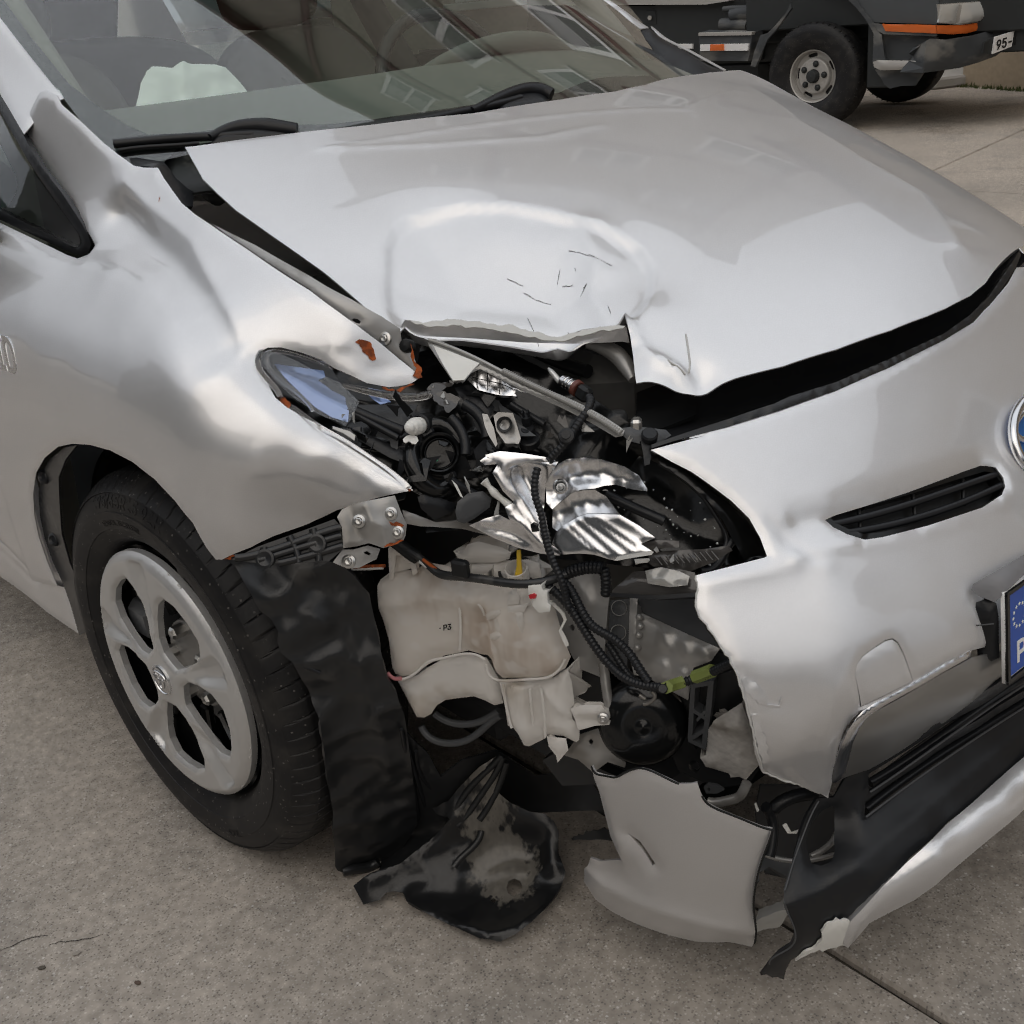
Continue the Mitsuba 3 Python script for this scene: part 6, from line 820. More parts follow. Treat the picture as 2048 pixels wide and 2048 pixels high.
# ------------------------------------------------------------------ what the missing corner lays bare
def on_lamp(name, ol, ct, m, label=None, parent=None, h=.005, thick=.002, axis=AX, **k): return body(name, ol, ct, axis, m, h=h, thick=thick, parent=parent or LAMP, label=label, **k)
LAMP = key_for(CAR + '__headlight'); labels[LAMP] = {'label': 'shattered headlight with its lens, reflectors and wiring torn open'}
hs = on_lamp('housing', G('2149 -7217 8080 2210 -6916 8098 2638 -6480 7795 3065 -6152 7564 3367 -5812 7503 2906 -5289 7905 2913 -5225 7936 3801 -4775 7769 4833 -4533 7415 5747 -4405 7009 6042 -4392 6798 6235 -4298 6677 6523 -4130 6418 6778 -3924 6137 6970 -3768 5853 7136 -3678 5538 7153 -3733 5457 6819 -4571 5479 5911 -5142 5533 5249 -5413 5502 4437 -6013 5877 4255 -6529 5967 4204 -6407 6341 4035 -6626 6549 3456 -6888 6993 2957 -7110 7320 2602 -7317 7589'), G('2063 -7570 8035 1888 -6581 8486 2369 -6975 7929 2796 -7333 7385 2654 -6349 7812 3155 -6769 7291 3550 -7121 6762 2474 -5273 8260 3000 -5739 7709 3568 -6227 7215 3955 -6590 6686 4128 -6812 6070 2994 -4752 8207 3494 -5223 7655 3976 -5676 7135 4264 -5984 6560 4379 -6166 5903 4066 -4775 7633 4442 -5166 7080 4660 -5427 6472 4743 -5580 5791 4934 -5819 5168 4674 -4379 7630 5019 -4758 7078 5242 -5026 6484 5379 -5217 5843 5551 -5440 5221 5620 -4398 7095 5870 -4697 6530 6035 -4911 5921 6196 -5121 5308 6116 -3957 7067 6373 -4271 6513 6564 -4513 5928 6746 -4745 5339 6737 -3693 6410 6924 -3933 5817 7116 -4178 5232 7252 -3290 5674 7450 -3547 5085'), 'mat_black_gloss', h=.012, thick=.004, rough=(.05, .05), bumps=[('bump', G('6230 -4493 6443 6598 -4292 6126 6809 -4228 5813'), .05, -.05)])
# right end of the housing: a glossy black bowl with a raised rim
on_lamp('bowl', G('6266 -4864 6912 6491 -4754 6820 6754 -4605 6616 6945 -4495 6406 7107 -4446 6142 7214 -4423 5940 7246 -4560 5775 7101 -4884 5766 6759 -5095 5945 6500 -5164 6119 6218 -5209 6326 6013 -5223 6502 6186 -5030 6726'), G('5867 -5314 6434 6097 -5056 6760 6180 -5164 6465 6255 -5263 6165 6267 -4747 7048 6379 -4884 6772 6465 -4995 6482 6547 -5100 6189 6628 -5205 5896 6613 -4668 6758 6707 -4787 6474 6797 -4901 6188 6888 -5016 5904 6806 -4409 6720 6905 -4534 6438 7000 -4654 6156 7097 -4777 5876 7188 -4893 5593 7073 -4243 6382 7164 -4359 6095 7257 -4478 5810'), 'mat_black_gloss', h=.008, bumps=[('area', G('6333 -4882 6824 6785 -4643 6526 7026 -4535 6219 7158 -4576 5936 6913 -4965 5942 6406 -5144 6265 6179 -5159 6478'), .09, -.05)])
for pa, r_ in zip((G('6573 -4869 6878 6799 -4741 6717 7008 -4627 6491 7164 -4574 6250 7273 -4570 6036 7285 -4664 5941'), G('7305 -4501 6019 7304 -4625 5932 7300 -4810 5801 7227 -4967 5795'), G('6158 -5306 6546 6474 -5202 6439 6794 -5053 6309'), G('6456 -5212 6438 6418 -5283 6330')), (.0026, .005, .006, .003)):
    add('rib', sweep(pa, r_, 8), 'mat_black_trim', True, LAMP)
on_lamp('dark_flange', G('6588 -4935 7032 6743 -4846 6944 7017 -4691 6691 7253 -4490 6432 7428 -4336 6172 7569 -4261 5896 7576 -4303 5846 7495 -4548 5861 7382 -4592 6077 7278 -4616 6276 7115 -4690 6521 6914 -4810 6737 6671 -4944 6926'), G('6428 -4955 7147 6525 -5072 6916 6629 -4776 7137 6728 -4897 6908 6808 -4997 6669 6899 -4687 6880 6983 -4794 6645 7134 -4561 6604 7213 -4662 6365 7293 -4763 6127 7344 -4404 6308 7418 -4499 6065 7496 -4599 5825 7471 -4136 6247 7540 -4224 5997 7616 -4322 5754'), 'mat_black_gloss', h=.006, roll=(-.003, .004))
# corner lens with the blue lined reflector behind it
on_lamp('blue_reflector', G('3039 -7467 8122 3154 -7277 8055 3319 -7005 7965 3382 -7032 7906 3376 -7124 7889 3532 -7059 7777 3669 -6976 7698 3732 -7016 7639 3809 -7032 7578 3891 -7125 7483 3749 -7240 7545 3570 -7334 7659 3353 -7393 7838 3186 -7445 7984'), G('2894 -7513 8251 3071 -7656 8038 2998 -7269 8205 3182 -7420 7994 3355 -7563 7784 3099 -7020 8157 3293 -7180 7948 3478 -7333 7741 3651 -7479 7536 3411 -6940 7903 3610 -7105 7701 3796 -7261 7501 3755 -6883 7666 3952 -7048 7469'), 'mat_blue_film', 'blue mirror strip behind the corner lens', bumps=[('crease', G('3256 -7408 7926 3484 -7214 7771 3804 -7039 7579'), .02, .006), ('crease', G('3098 -7444 8070 3338 -7238 7893'), .01, .004)])
on_lamp('corner_back', G('2732 -7503 8125 2682 -7355 8212 2743 -7213 8185 2870 -7027 8101 3102 -6800 7939 3354 -6809 7736 3601 -6814 7555 3725 -7072 7365 3401 -7247 7558 3145 -7375 7752 2940 -7470 7926 2816 -7512 8039'), G('2675 -7610 8146 2608 -7251 8305 2782 -7391 8106 2943 -7524 7907 2703 -7019 8262 2881 -7164 8063 3050 -7304 7866 3209 -7437 7670 2979 -6935 8019 3158 -7082 7824 3327 -7224 7631 3488 -7360 7439 3083 -6704 7975 3273 -6862 7784 3455 -7013 7595 3625 -7157 7407 3399 -6645 7747 3593 -6808 7563 3772 -6959 7378'), 'mat_grey_plastic', h=.008)
on_lamp('corner_lens', G('3167 -7742 8251 3110 -7655 8328 3114 -7550 8347 3164 -7433 8323 3289 -7256 8238 3431 -7113 8135 3533 -7031 8064 3602 -7058 8003 3767 -7055 7877 4003 -7013 7723 4054 -7119 7653 4103 -7238 7574 4112 -7306 7541 3996 -7366 7604 3925 -7427 7638 3812 -7499 7706 3586 -7617 7875 3396 -7691 8040 3253 -7724 8172'), G('3097 -7840 8288 3024 -7474 8447 3204 -7618 8247 3370 -7753 8047 3117 -7239 8402 3301 -7388 8203 3475 -7531 8005 3640 -7667 7809 3398 -7155 8157 3583 -7306 7962 3758 -7451 7769 3923 -7590 7578 3500 -6921 8113 3698 -7083 7922 3886 -7240 7733 4062 -7387 7546 3824 -6865 7884 4026 -7033 7701 4210 -7188 7517'), 'mat_clear', 'clear corner lens broken across', h=.01, thick=0)
rim = add('lens_rim', sweep(G('3556 -7003 8041 3414 -7101 8141 3275 -7247 8241 3151 -7425 8325 3105 -7541 8345 3099 -7646 8328 3152 -7739 8254 3221 -7768 8178 3319 -7758 8084 3525 -7731 7886'), .0032, 8), 'mat_clear_solid', True, LAMP)
add('lens_rim', sweep(G('3467 -7012 8058 3261 -7247 8196 3141 -7430 8275 3104 -7527 8290 3145 -7629 8228 3234 -7643 8137 3410 -7579 7981 3746 -7482 7697'), .0022, 8, rib=(.0028, .25)), 'mat_clear_solid', True, LAMP)
add('lens_rim', sweep(G('3607 -7670 7775 3766 -7591 7654 3911 -7523 7553 4086 -7430 7449 4250 -7352 7354 4529 -7230 7179 4754 -7120 7006 4861 -7060 6881'), .0034, 8), 'mat_clear_solid', True, LAMP)
add('lens_rim', sweep(G('3673 -6997 7857 3810 -6866 7795 4000 -6702 7724 4179 -6527 7678 4334 -6306 7665 4355 -6248 7673'), [.003, .004, .0045, .005, .005, .004], 10), 'mat_clear_solid', True, LAMP)
on_lamp('blue_chip', G('3834 -6798 7740 3916 -6717 7712 4006 -6667 7674 4085 -6647 7633 4032 -6764 7626 3921 -6796 7685'), G('3761 -6806 7785 3846 -6877 7708 3820 -6717 7771 3908 -6790 7695 3992 -6861 7618 3971 -6704 7683 4056 -6776 7606 4037 -6620 7671 4122 -6692 7595'), 'mat_blue_film', h=.004, roll=(-.002, .003))
on_lamp('clear_shard', G('3963 -7381 7532 4111 -7263 7467 4182 -7238 7424 4213 -7277 7383 4079 -7333 7461 3982 -7397 7510'), G('3903 -7393 7575 3968 -7448 7501 3958 -7313 7562 4024 -7369 7489 4082 -7291 7477 4145 -7346 7404 4140 -7214 7466 4204 -7270 7393'), 'mat_lens_rim', h=.004)
# upper strip of the lens
UL = on_lamp('upper_lens', G('3828 -5877 8166 3944 -5805 8148 4240 -5722 8063 4659 -5616 7929 5136 -5496 7764 5583 -5360 7637 5927 -5279 7532 6400 -5204 7351 6413 -5244 7299 6345 -5293 7282 5995 -5356 7412 5628 -5440 7532 5227 -5560 7660 4860 -5665 7795 4624 -5731 7880 4579 -5833 7849 4593 -5955 7783 4504 -6049 7793 4225 -5996 7948 3950 -5927 8087'), G('3557 -5898 8335 3868 -6170 8045 3843 -5619 8308 4148 -5896 8019 4479 -6189 7755 4460 -5648 8005 4734 -5908 7724 4786 -5417 7999 5023 -5656 7707 5341 -5432 7704 5521 -5627 7402 5674 -5229 7709 5853 -5428 7411 6190 -5244 7427 6336 -5414 7124 6505 -5048 7434'), 'mat_lens_rim', 'long upper strip of the headlight lens', h=.005, thick=.012, roll=(-.006, .005))
on_lamp('pale_backing', G('4003 -5898 8099 4202 -5830 8048 4599 -5702 7933 4594 -5809 7878 4606 -5955 7801 4524 -6050 7805 4273 -5993 7949'), G('3865 -5892 8164 4013 -6021 8045 4002 -5782 8157 4144 -5908 8037 4294 -6041 7922 4278 -5799 8030 4415 -5924 7912 4547 -6044 7795 4415 -5692 8025 4541 -5811 7903 4663 -5926 7783 4672 -5703 7897'), 'mat_white_plastic', parent=UL, h=.004, thick=.002, roll=(-.001, .003))
add('lens_ridge', sweep(G('4884 -5595 7860 5190 -5517 7753 5627 -5403 7611 5974 -5327 7498 6402 -5264 7328'), .004, 8, rib=(.003, .35)), 'mat_lens_rim', True, UL)
add('lens_ridge', sweep(G('3903 -5883 8146 4275 -5752 8050 4691 -5645 7916 5165 -5523 7750 5609 -5386 7624 5953 -5304 7519 6403 -5235 7344'), .0022, 8), 'mat_lens_rim', True, UL)
# mirrored cells
mc = on_lamp('mirror_cells', G('4428 -5796 7750 4425 -5629 7836 4551 -5556 7814 4859 -5470 7702 5086 -5406 7620 5095 -5436 7590 4963 -5515 7607 5010 -5535 7561 4829 -5664 7583 4621 -5789 7640'), G('4338 -5870 7766 4339 -5552 7921 4505 -5709 7751 4657 -5856 7581 4531 -5409 7916 4682 -5558 7742 4821 -5696 7567 4869 -5416 7736 4998 -5548 7559 5064 -5282 7735 5186 -5411 7556'), 'mat_mirror_chrome', 'row of mirrored reflector cells', h=.003, thick=.006, roll=(-.002, .002), bumps=[('area', G('4483 -5712 7762 4601 -5633 7741 4704 -5706 7637 4612 -5781 7651'), .012, -.006), ('area', G('4611 -5601 7754 4755 -5562 7698 4830 -5638 7601 4711 -5699 7636'), .012, -.006), ('area', G('4770 -5550 7697 4877 -5517 7657 4948 -5561 7581 4845 -5625 7600'), .012, -.006)])
for pa in (G('4458 -5644 7831 4627 -5792 7657'), G('4573 -5575 7812 4731 -5725 7631'), G('4738 -5528 7753 4857 -5656 7595'), G('4498 -5750 7754 4657 -5657 7717 4803 -5579 7681 4946 -5528 7632'), G('4451 -5637 7839 4569 -5571 7817 4876 -5485 7705 5095 -5427 7623')):
    add('cell_edge', sweep(pa, .0006, 6), 'mat_black_gloss', True, mc)
for *o_, lab in ((G('4277 -5871 7624 4357 -5728 7640 4627 -5659 7506 4749 -5670 7409 4753 -5788 7320 4644 -5844 7376 4411 -5888 7530'), G('4255 -5950 7606 4244 -5738 7700 4351 -5838 7592 4449 -5931 7482 4352 -5634 7691 4452 -5730 7581 4545 -5820 7469 4628 -5903 7354 4558 -5626 7571 4646 -5713 7458 4724 -5793 7341 4753 -5610 7449 4827 -5688 7331'), 0), (G('4709 -5582 7437 5278 -5408 7151 5243 -5459 7117 5100 -5537 7152 5109 -5638 7018 4826 -5647 7293'), G('4601 -5591 7507 4693 -5684 7376 4727 -5480 7499 4814 -5570 7367 4890 -5652 7232 4955 -5724 7092 4942 -5462 7361 5015 -5542 7225 5078 -5613 7085 5130 -5675 6940 5149 -5439 7222 5210 -5509 7082 5288 -5343 7223 5349 -5413 7083'), 1), (G('3598 -6903 7580 3780 -6651 7543 4072 -6283 7494 4160 -6467 7358 4190 -6598 7279 3977 -6821 7343 3733 -6966 7460'), G('3443 -6929 7687 3617 -7075 7505 3574 -6725 7654 3758 -6880 7476 3923 -7022 7295 3716 -6526 7625 3904 -6687 7449 4071 -6833 7269 3869 -6334 7599 4054 -6495 7422 4215 -6640 7241 4028 -6145 7576 4201 -6302 7395'), 2), (G('3836 -7134 7429 4134 -6939 7290 4385 -6784 7154 4517 -6807 7007 4362 -6942 7096 4041 -7110 7282'), G('3696 -7159 7526 3843 -7284 7358 3825 -6979 7499 3976 -7109 7333 4110 -7228 7163 4112 -6935 7309 4246 -7056 7140 4245 -6760 7284 4377 -6881 7114 4487 -6988 6937 4497 -6697 7083 4600 -6801 6903'), 3), (G('4690 -6866 6676 4724 -6747 6685 4862 -6464 6497 4860 -6525 6412 4801 -6754 6372 4729 -6868 6541'), G('4668 -6938 6662 4690 -6768 6759 4722 -6811 6632 4745 -6848 6500 4741 -6637 6727 4771 -6679 6599 4792 -6715 6466 4811 -6749 6331 4819 -6546 6565 4839 -6580 6430 4856 -6613 6294 4871 -6413 6532 4889 -6446 6396'), 4), (G('4876 -5518 7431 5355 -5359 7235 5385 -5393 7169 5042 -5521 7300'), G('4784 -5525 7490 4857 -5602 7377 4896 -5434 7486 4967 -5509 7372 5030 -5577 7255 5081 -5421 7369 5143 -5489 7252 5200 -5337 7369 5261 -5405 7252 5315 -5466 7133 5383 -5326 7254 5437 -5387 7135'), 5)):
    on_lamp('broken_plate', *o_, 'mat_grey_plastic' if lab in (1, 2) else 'mat_black_trim', h=.006, roll=(-.004, .004), rough=(.006, .02))
for pa, r_ in zip((G('3800 -7032 7606 4079 -6870 7473 4348 -6703 7346'), G('3857 -7030 7566 4126 -6911 7423 4363 -6793 7295'), G('5098 -6179 6502 4948 -6384 6681 4863 -6496 6802'), G('4950 -5577 7463 5161 -5515 7364 5373 -5455 7268'), G('4563 -5963 7498 4776 -5903 7359 4931 -5956 7161'), G('4561 -6176 7396 4769 -6170 7192 4856 -6238 7027')), (.006, .004, .005, .004, .007, .006)):
    add('strut', sweep(pa, r_, 8), 'mat_black_trim', True, LAMP)
# jagged bits of housing and lens all through the bay
def shard_at(c, r, m, name):
    an = np.sort(ch_.uniform(0, 2 * np.pi, ch_.integers(4, 8))); o2 = np.c_[np.cos(an), np.sin(an)] * r * ch_.uniform(.35, 1.15, (len(an), 1)) * [1.5, .7]
    q = unit(AX + ch_.normal(0, .45, 3)); e1, e2, a = frame(q); t_ = ch_.uniform(0, 6.28); o2 = o2 @ np.array([[math.cos(t_), math.sin(t_)], [-math.sin(t_), math.cos(t_)]])
    o3 = c + o2[:, :1] * e1 + o2[:, 1:] * e2
    if sg.Polygon(o2).buffer(0).area < 1e-6: return
    add(name, sheet(o3, np.array([c, c + e1, c + e2]), q, r * .45, .0016, rough=(r * .3, r * .8)), m, True, LAMP)
ch_ = np.random.default_rng(21)
for c in G('3597 -6992 7605 4242 -6710 7249 4738 -6339 6835 4859 -5528 7366 4097 -6983 7238 4631 -6640 6844 4666 -5775 7335 3949 -7251 7225 4517 -6932 6850 4505 -6045 7318 5079 -5726 6935 4369 -7198 6838 4365 -6328 7310 4890 -5973 6905 4214 -7457 6822 4229 -6611 7302 4744 -6251 6895 5199 -5843 6456 4086 -6886 7292 4629 -6548 6901 4669 -5682 7396 3939 -7156 7279 4518 -6842 6907 4499 -5947 7375 5104 -5652 7005 4376 -7113 6898 4353 -6227 7364 4907 -5892 6971 4220 -7373 6882 4215 -6510 7356 4750 -6162 6956 5240 -5781 6535 4073 -6787 7345 4626 -6454 6957 5032 -6013 6495 3928 -7060 7333 4513 -6749 6962 4493 -5848 7432 5129 -5577 7075 4379 -7026 6956 4341 -6125 7418 4924 -5810 7037 4225 -7288 6941 4200 -6408 7409'):
    shard_at(c + ch_.normal(0, .012, 3), ch_.uniform(.008, .024), ['mat_black_gloss', 'mat_black_trim', 'mat_black_gloss', 'mat_grey_plastic'][ch_.integers(4)], 'jagged_piece')
for c in G('4303 -6203 7701 4406 -6167 7650 4546 -6166 7554 4391 -5970 7734 3997 -7124 7562 3904 -7193 7604 4918 -5915 7392 5078 -5861 7287 5072 -6259 6879 5048 -6404 6756 5263 -6176 6420 5647 -5425 7299 5909 -5280 7311 5565 -5556 7190 6394 -5155 7165 6328 -5465 6691 6854 -5478 6122 7005 -5349 6185 7141 -5332 6045 5411 -6035 6376'):
    shard_at(c, ch_.uniform(.004, .011), ['mat_lens_rim', 'mat_smoked_lens', 'mat_clear'][ch_.integers(3)], 'lens_shard')
# projector tube with its empty ring
PA = unit([.72, -.55, .42]); PC = np.array((0.4625, -0.6434, 0.7056))
pj = add('projector', join(lathe([(0.02356, -0.038), (0.02394, 0.00152), (0.02204, 0.00456), (0.02014, 0.00304), (0.01862, -0.00304), (0.01596, -0.0152), (.0, -0.01672)], PC, PA, 56)), 'mat_black_gloss', 35, LAMP, 'black projector ring with its lens gone')
add('ring', slathe([(0.0171, -0.0076), (0.01786, -0.00304), (0.0171, 0.00076), (0.01634, -0.00228), (0.0171, -0.0076)], PC, PA, 56), 'mat_black_trim', True, pj)
add('print', sweep(PC + PA * -0.01482 + np.array([frame(PA)[0] * a_ + frame(PA)[1] * b_ for a_, b_ in ((-0.00912, -0.00304), (-0.00988, -0.00608), (-0.00684, -0.00836), (-0.0038, -0.00684))]), 0.00061, 6), 'mat_green_print', True, pj)
for q in range(3): add('print', sweep(PC + PA * -0.01482 + np.array([frame(PA)[0] * (-0.00798 + q * 0.00228) + frame(PA)[1] * b_ for b_ in (-0.00418, -0.00646 - q * 0.00061)]), 0.00053, 6), 'mat_green_print', True, pj)
for q, (rr, ang) in enumerate(((0.02736, .6), (0.02812, 2.0), (0.02736, 3.6), (0.02888, 5.0))):
    e1, e2, _ = frame(PA); add('carrier_lug', box(PC + (e1 * math.cos(ang) + e2 * math.sin(ang)) * rr - PA * 0.0114, (0.01672, 0.01064, 0.0228), (-e1 * math.sin(ang) + e2 * math.cos(ang), PA), 0.00304), 'mat_black_trim', False, pj)
add('collar', slathe([(0.0304, -0.0456), (0.03116, -0.0228), (0.02736, -0.01672), (0.02356, -0.01824)], PC, PA, 48), 'mat_black_plastic', True, pj)
add('carrier', sweep(G('4387 -6616 7163 4478 -6730 7014 4606 -6731 6837 4700 -6629 6701 4752 -6446 6715'), [.008, .011, .012, .011, .008], 10), 'mat_black_gloss', True, LAMP)
add('carrier', sweep(G('4399 -6408 7308 4473 -6243 7315 4621 -6176 7202 4737 -6133 7090'), [.008, .010, .009, .006], 10), 'mat_black_gloss', True, LAMP)
add('motor', lathe([(.017, -.04), (.017, .0), (.013, .003), (.009, .002), (0, .002)], (0.4676, -0.6068, 0.6845), PA, 32), 'mat_black_trim', 35, LAMP)
# white bulb with its white holder
wb = add('bulb', lathe([(.0095, -.02), (.0105, -.004), (.0085, .004), (.0065, .006), (.006, .010), (.0035, .013), (0, .014)], (0.4445, -0.6627, 0.7395), unit([.35, -.75, .2]), 28), 'mat_white_plastic', 35, LAMP, 'small white bulb holder')
on_lamp('holder', G('4433 -6782 7291 4430 -6731 7316 4458 -6668 7319 4504 -6634 7294 4540 -6642 7257 4546 -6694 7228 4515 -6726 7243 4483 -6737 7268 4478 -6776 7255 4451 -6794 7271'), G('4401 -6799 7310 4443 -6838 7258 4398 -6704 7354 4441 -6743 7301 4482 -6782 7249 4437 -6648 7345 4480 -6687 7292 4520 -6725 7239 4517 -6630 7283 4557 -6667 7230'), 'mat_white_plastic', parent=wb, h=.003, thick=.004, roll=(-.001, .002))
add('socket', lathe([(.0125, -.03), (.0125, -.012), (.0105, -.010)], (0.4436, -0.6592, 0.7393), unit([.35, -.75, .2]), 28), 'mat_black_plastic', 35, LAMP)
# square mirrored sleeve with a dark bore
sl = on_lamp('sleeve', G('4979 -5880 7422 4996 -5822 7452 5127 -5713 7437 5206 -5743 7345 5318 -5787 7190 5321 -5826 7137 5204 -5928 7151 5081 -5938 7279'), G('4947 -5929 7413 5001 -5986 7321 4970 -5789 7497 5027 -5848 7406 5079 -5903 7312 5125 -5954 7217 5056 -5712 7492 5111 -5770 7400 5161 -5824 7306 5205 -5874 7210 5244 -5919 7112 5199 -5696 7396 5247 -5749 7302 5290 -5798 7206 5328 -5842 7107'), 'mat_steel', 'broken square mirrored lamp sleeve', h=.003, thick=.02, roll=(-.002, .002), bumps=[('area', G('5012 -5864 7406 5134 -5733 7414 5290 -5806 7196 5201 -5909 7175'), .012, -.008)])
add('bore', lathe([(.0092, .0), (.0088, .0015), (.0062, .0005), (.0058, -.009), (0, -.0092)], (0.5120, -0.5840, 0.7330), AX, 28), 'mat_black_plastic', 35, sl)
on_lamp('fin', G('4823 -5913 7421 4869 -5871 7411 4992 -5895 7279 5092 -5945 7118 5089 -5973 7093 4985 -5979 7215 4913 -5962 7305'), G('4751 -5924 7473 4815 -5989 7379 4832 -5837 7464 4893 -5900 7369 4948 -5958 7272 4997 -6011 7173 4976 -5815 7361 5029 -5872 7263 5075 -5923 7163 5115 -5970 7060'), 'mat_steel', parent=sl, h=.003)
for c_, r_, hgt in (((0.5215, -0.5573, 0.7085), .0125, .004), ((0.5192, -0.5556, 0.7130), .0085, .012), ((0.5158, -0.5523, 0.7201), .006, .02)):
    add('bulb_socket', lathe([(r_, -.006), (r_, hgt * .7), (r_ * .86, hgt), (0, hgt)], c_, unit([.3, -.35, .9]), 28), 'mat_black_trim', 35, LAMP)
for q in range(4): add('socket_prong', box(np.array((0.5149, -0.5514, 0.7219)) + np.array([.3, -.35, .9]) * .02 + np.array([.0042 * math.cos(q * 1.57), .0042 * math.sin(q * 1.57), 0]), (.002, .003, .009), ((1, .2, 0), (.3, -.35, .9)), .0008), 'mat_black_trim', False, LAMP)
# torn film and grey cap
on_lamp('grey_cap', G('5005 -6588 6485 5001 -6538 6582 5034 -6407 6649 5113 -6249 6645 5179 -6185 6547 5177 -6221 6450 5099 -6401 6349 5058 -6521 6318 5026 -6593 6364'), G('4978 -6643 6535 4994 -6673 6408 5008 -6488 6629 5025 -6519 6503 5039 -6548 6375 5053 -6577 6247 5043 -6337 6727 5063 -6369 6602 5078 -6398 6475 5090 -6426 6345 5109 -6225 6706 5126 -6256 6580 5139 -6283 6451 5149 -6309 6319 5200 -6150 6562 5211 -6176 6432'), 'mat_grey_plastic', 'round grey cap knocked askew', h=.004, thick=.022, roll=(-.003, .003))
on_lamp('torn_film', G('4266 -6248 7707 4240 -6147 7756 4339 -6028 7741 4402 -5927 7745 4422 -6025 7694 4390 -6126 7675 4593 -6025 7584 4619 -6236 7467 4537 -6236 7532 4427 -6264 7600'), G('4199 -6269 7739 4172 -6085 7811 4275 -6176 7727 4368 -6259 7640 4453 -6337 7552 4252 -5993 7800 4351 -6082 7715 4442 -6164 7627 4525 -6241 7538 4601 -6313 7448 4336 -5903 7791 4430 -5989 7703 4517 -6070 7615 4597 -6146 7525 4670 -6216 7433 4596 -5978 7604 4672 -6052 7513'), 'mat_smoked_lens', h=.004, thick=.001, rough=(.014, .012), tear=(.001, .004))
on_lamp('sliver', G('4930 -6525 6829 4968 -6487 6764 5021 -6463 6613 5008 -6488 6629'), G('4904 -6548 6872 4924 -6574 6802 4936 -6477 6856 4955 -6502 6786 4971 -6524 6714 4984 -6545 6640 4988 -6431 6770 5002 -6453 6697 5015 -6473 6623'), 'mat_white_plastic', h=.003, thick=.001)
add('wire_stub', sweep(G('5150 -6237 6777 5193 -6207 6705 5236 -6177 6633 5291 -6132 6559 5364 -6078 6476'), [.0055, .003, .005, .0035, .005], 10), 'mat_white_plastic', True, LAMP)
# the large mirrored reflector, torn loose
RF = on_lamp('reflector', G('5128 -6256 7023 5157 -6168 7067 5236 -6043 7094 5456 -5859 7051 5710 -5707 7014 5804 -5673 6982 5769 -5749 6863 5726 -5837 6706 5744 -5907 6468 5807 -5965 6192 5913 -5962 6086 6051 -5927 6047 6022 -5961 5993 5812 -6048 5983 5528 -6177 6028 5333 -6325 6140 5184 -6551 6341 5260 -6367 6386 5352 -6226 6406 5442 -6149 6335 5387 -6165 6484 5456 -6082 6541 5356 -6143 6670 5247 -6182 6878 5261 -6107 6967 5176 -6222 6971'), G('5145 -6695 6297 5051 -6155 7228 5139 -6257 7000 5195 -6335 6756 5225 -6394 6499 5247 -6446 6234 5224 -5959 7205 5302 -6055 6972 5351 -6127 6725 5377 -6181 6464 5396 -6230 6196 5439 -6298 5941 5422 -5785 7195 5497 -5878 6962 5547 -5950 6715 5579 -6008 6458 5609 -6064 6197 5660 -6137 5948 5720 -5727 6966 5775 -5803 6724 5818 -5868 6474 5859 -5932 6222 5915 -6009 5977 5960 -5595 6981 6180 -5896 6016'), 'mat_mirror_chrome', 'crumpled mirrored headlight reflector', h=.004, thick=.002, rough=(.006, .04), roll=(-.003, .003), bumps=[
    ('crease', G('5358 -6010 6892 5486 -5870 6943 5713 -5716 6948'), .008, .006), ('crease', G('5358 -6010 6892 5402 -6039 6735 5644 -5963 6392'), .008, .006), ('bump', G('5475 -5926 6849 5668 -5918 6496'), .018, -.014),
    ('crease', G('5379 -6169 6393 5547 -6054 6285 5777 -6007 6062'), .008, .007), ('crease', G('5221 -6427 6306 5455 -6152 6180 5786 -6019 6024'), .006, -.005)] + [('crease', l_, .0035, .0014) for l_ in (G('5343 -6136 6642 5740 -5953 6258'), G('5413 -6058 6655 5720 -5919 6398'), G('5313 -6122 6763 5657 -5985 6291'), G('5256 -6142 6866 5355 -6116 6660'), G('5419 -5990 6812 5674 -5927 6455'))])
on_lamp('crescent', G('5761 -5862 6767 5792 -5796 6884 5851 -5716 6986 5921 -5653 7038 6106 -5549 7070 6283 -5473 7066 6548 -5381 7015 6715 -5335 6935 6829 -5333 6806 6834 -5344 6782 6705 -5418 6795 6511 -5497 6831 6401 -5555 6810 6293 -5619 6767 6158 -5684 6743 6048 -5750 6694 5948 -5833 6586 5883 -5892 6501 5803 -5908 6573'), G('5616 -5887 6926 5662 -5954 6683 5771 -5658 7162 5842 -5746 6935 5894 -5819 6697 5936 -5883 6454 6006 -5530 7175 6081 -5623 6953 6140 -5701 6721 6243 -5410 7192 6323 -5507 6974 6387 -5590 6748 6556 -5390 6992 6622 -5474 6770 6769 -5257 7000 6836 -5343 6780'), 'mat_mirror_chrome', parent=RF, h=.0035, thick=.0015, roll=(-.002, .002), bumps=[('bump', G('5833 -5773 6667 5954 -5648 6832 6136 -5539 6895 6334 -5454 6894 6577 -5367 6840'), .016, -.016)] + [('crease', l_, .003, .002) for l_ in (G('5995 -5529 7031 6095 -5589 6825'), G('6190 -5439 7037 6315 -5513 6790'), G('6412 -5355 7009 6515 -5419 6799'), G('5870 -5609 6994 5972 -5673 6757'), G('6079 -5533 6955 6672 -5294 6872'), G('6095 -5554 6900 6637 -5346 6816'))])
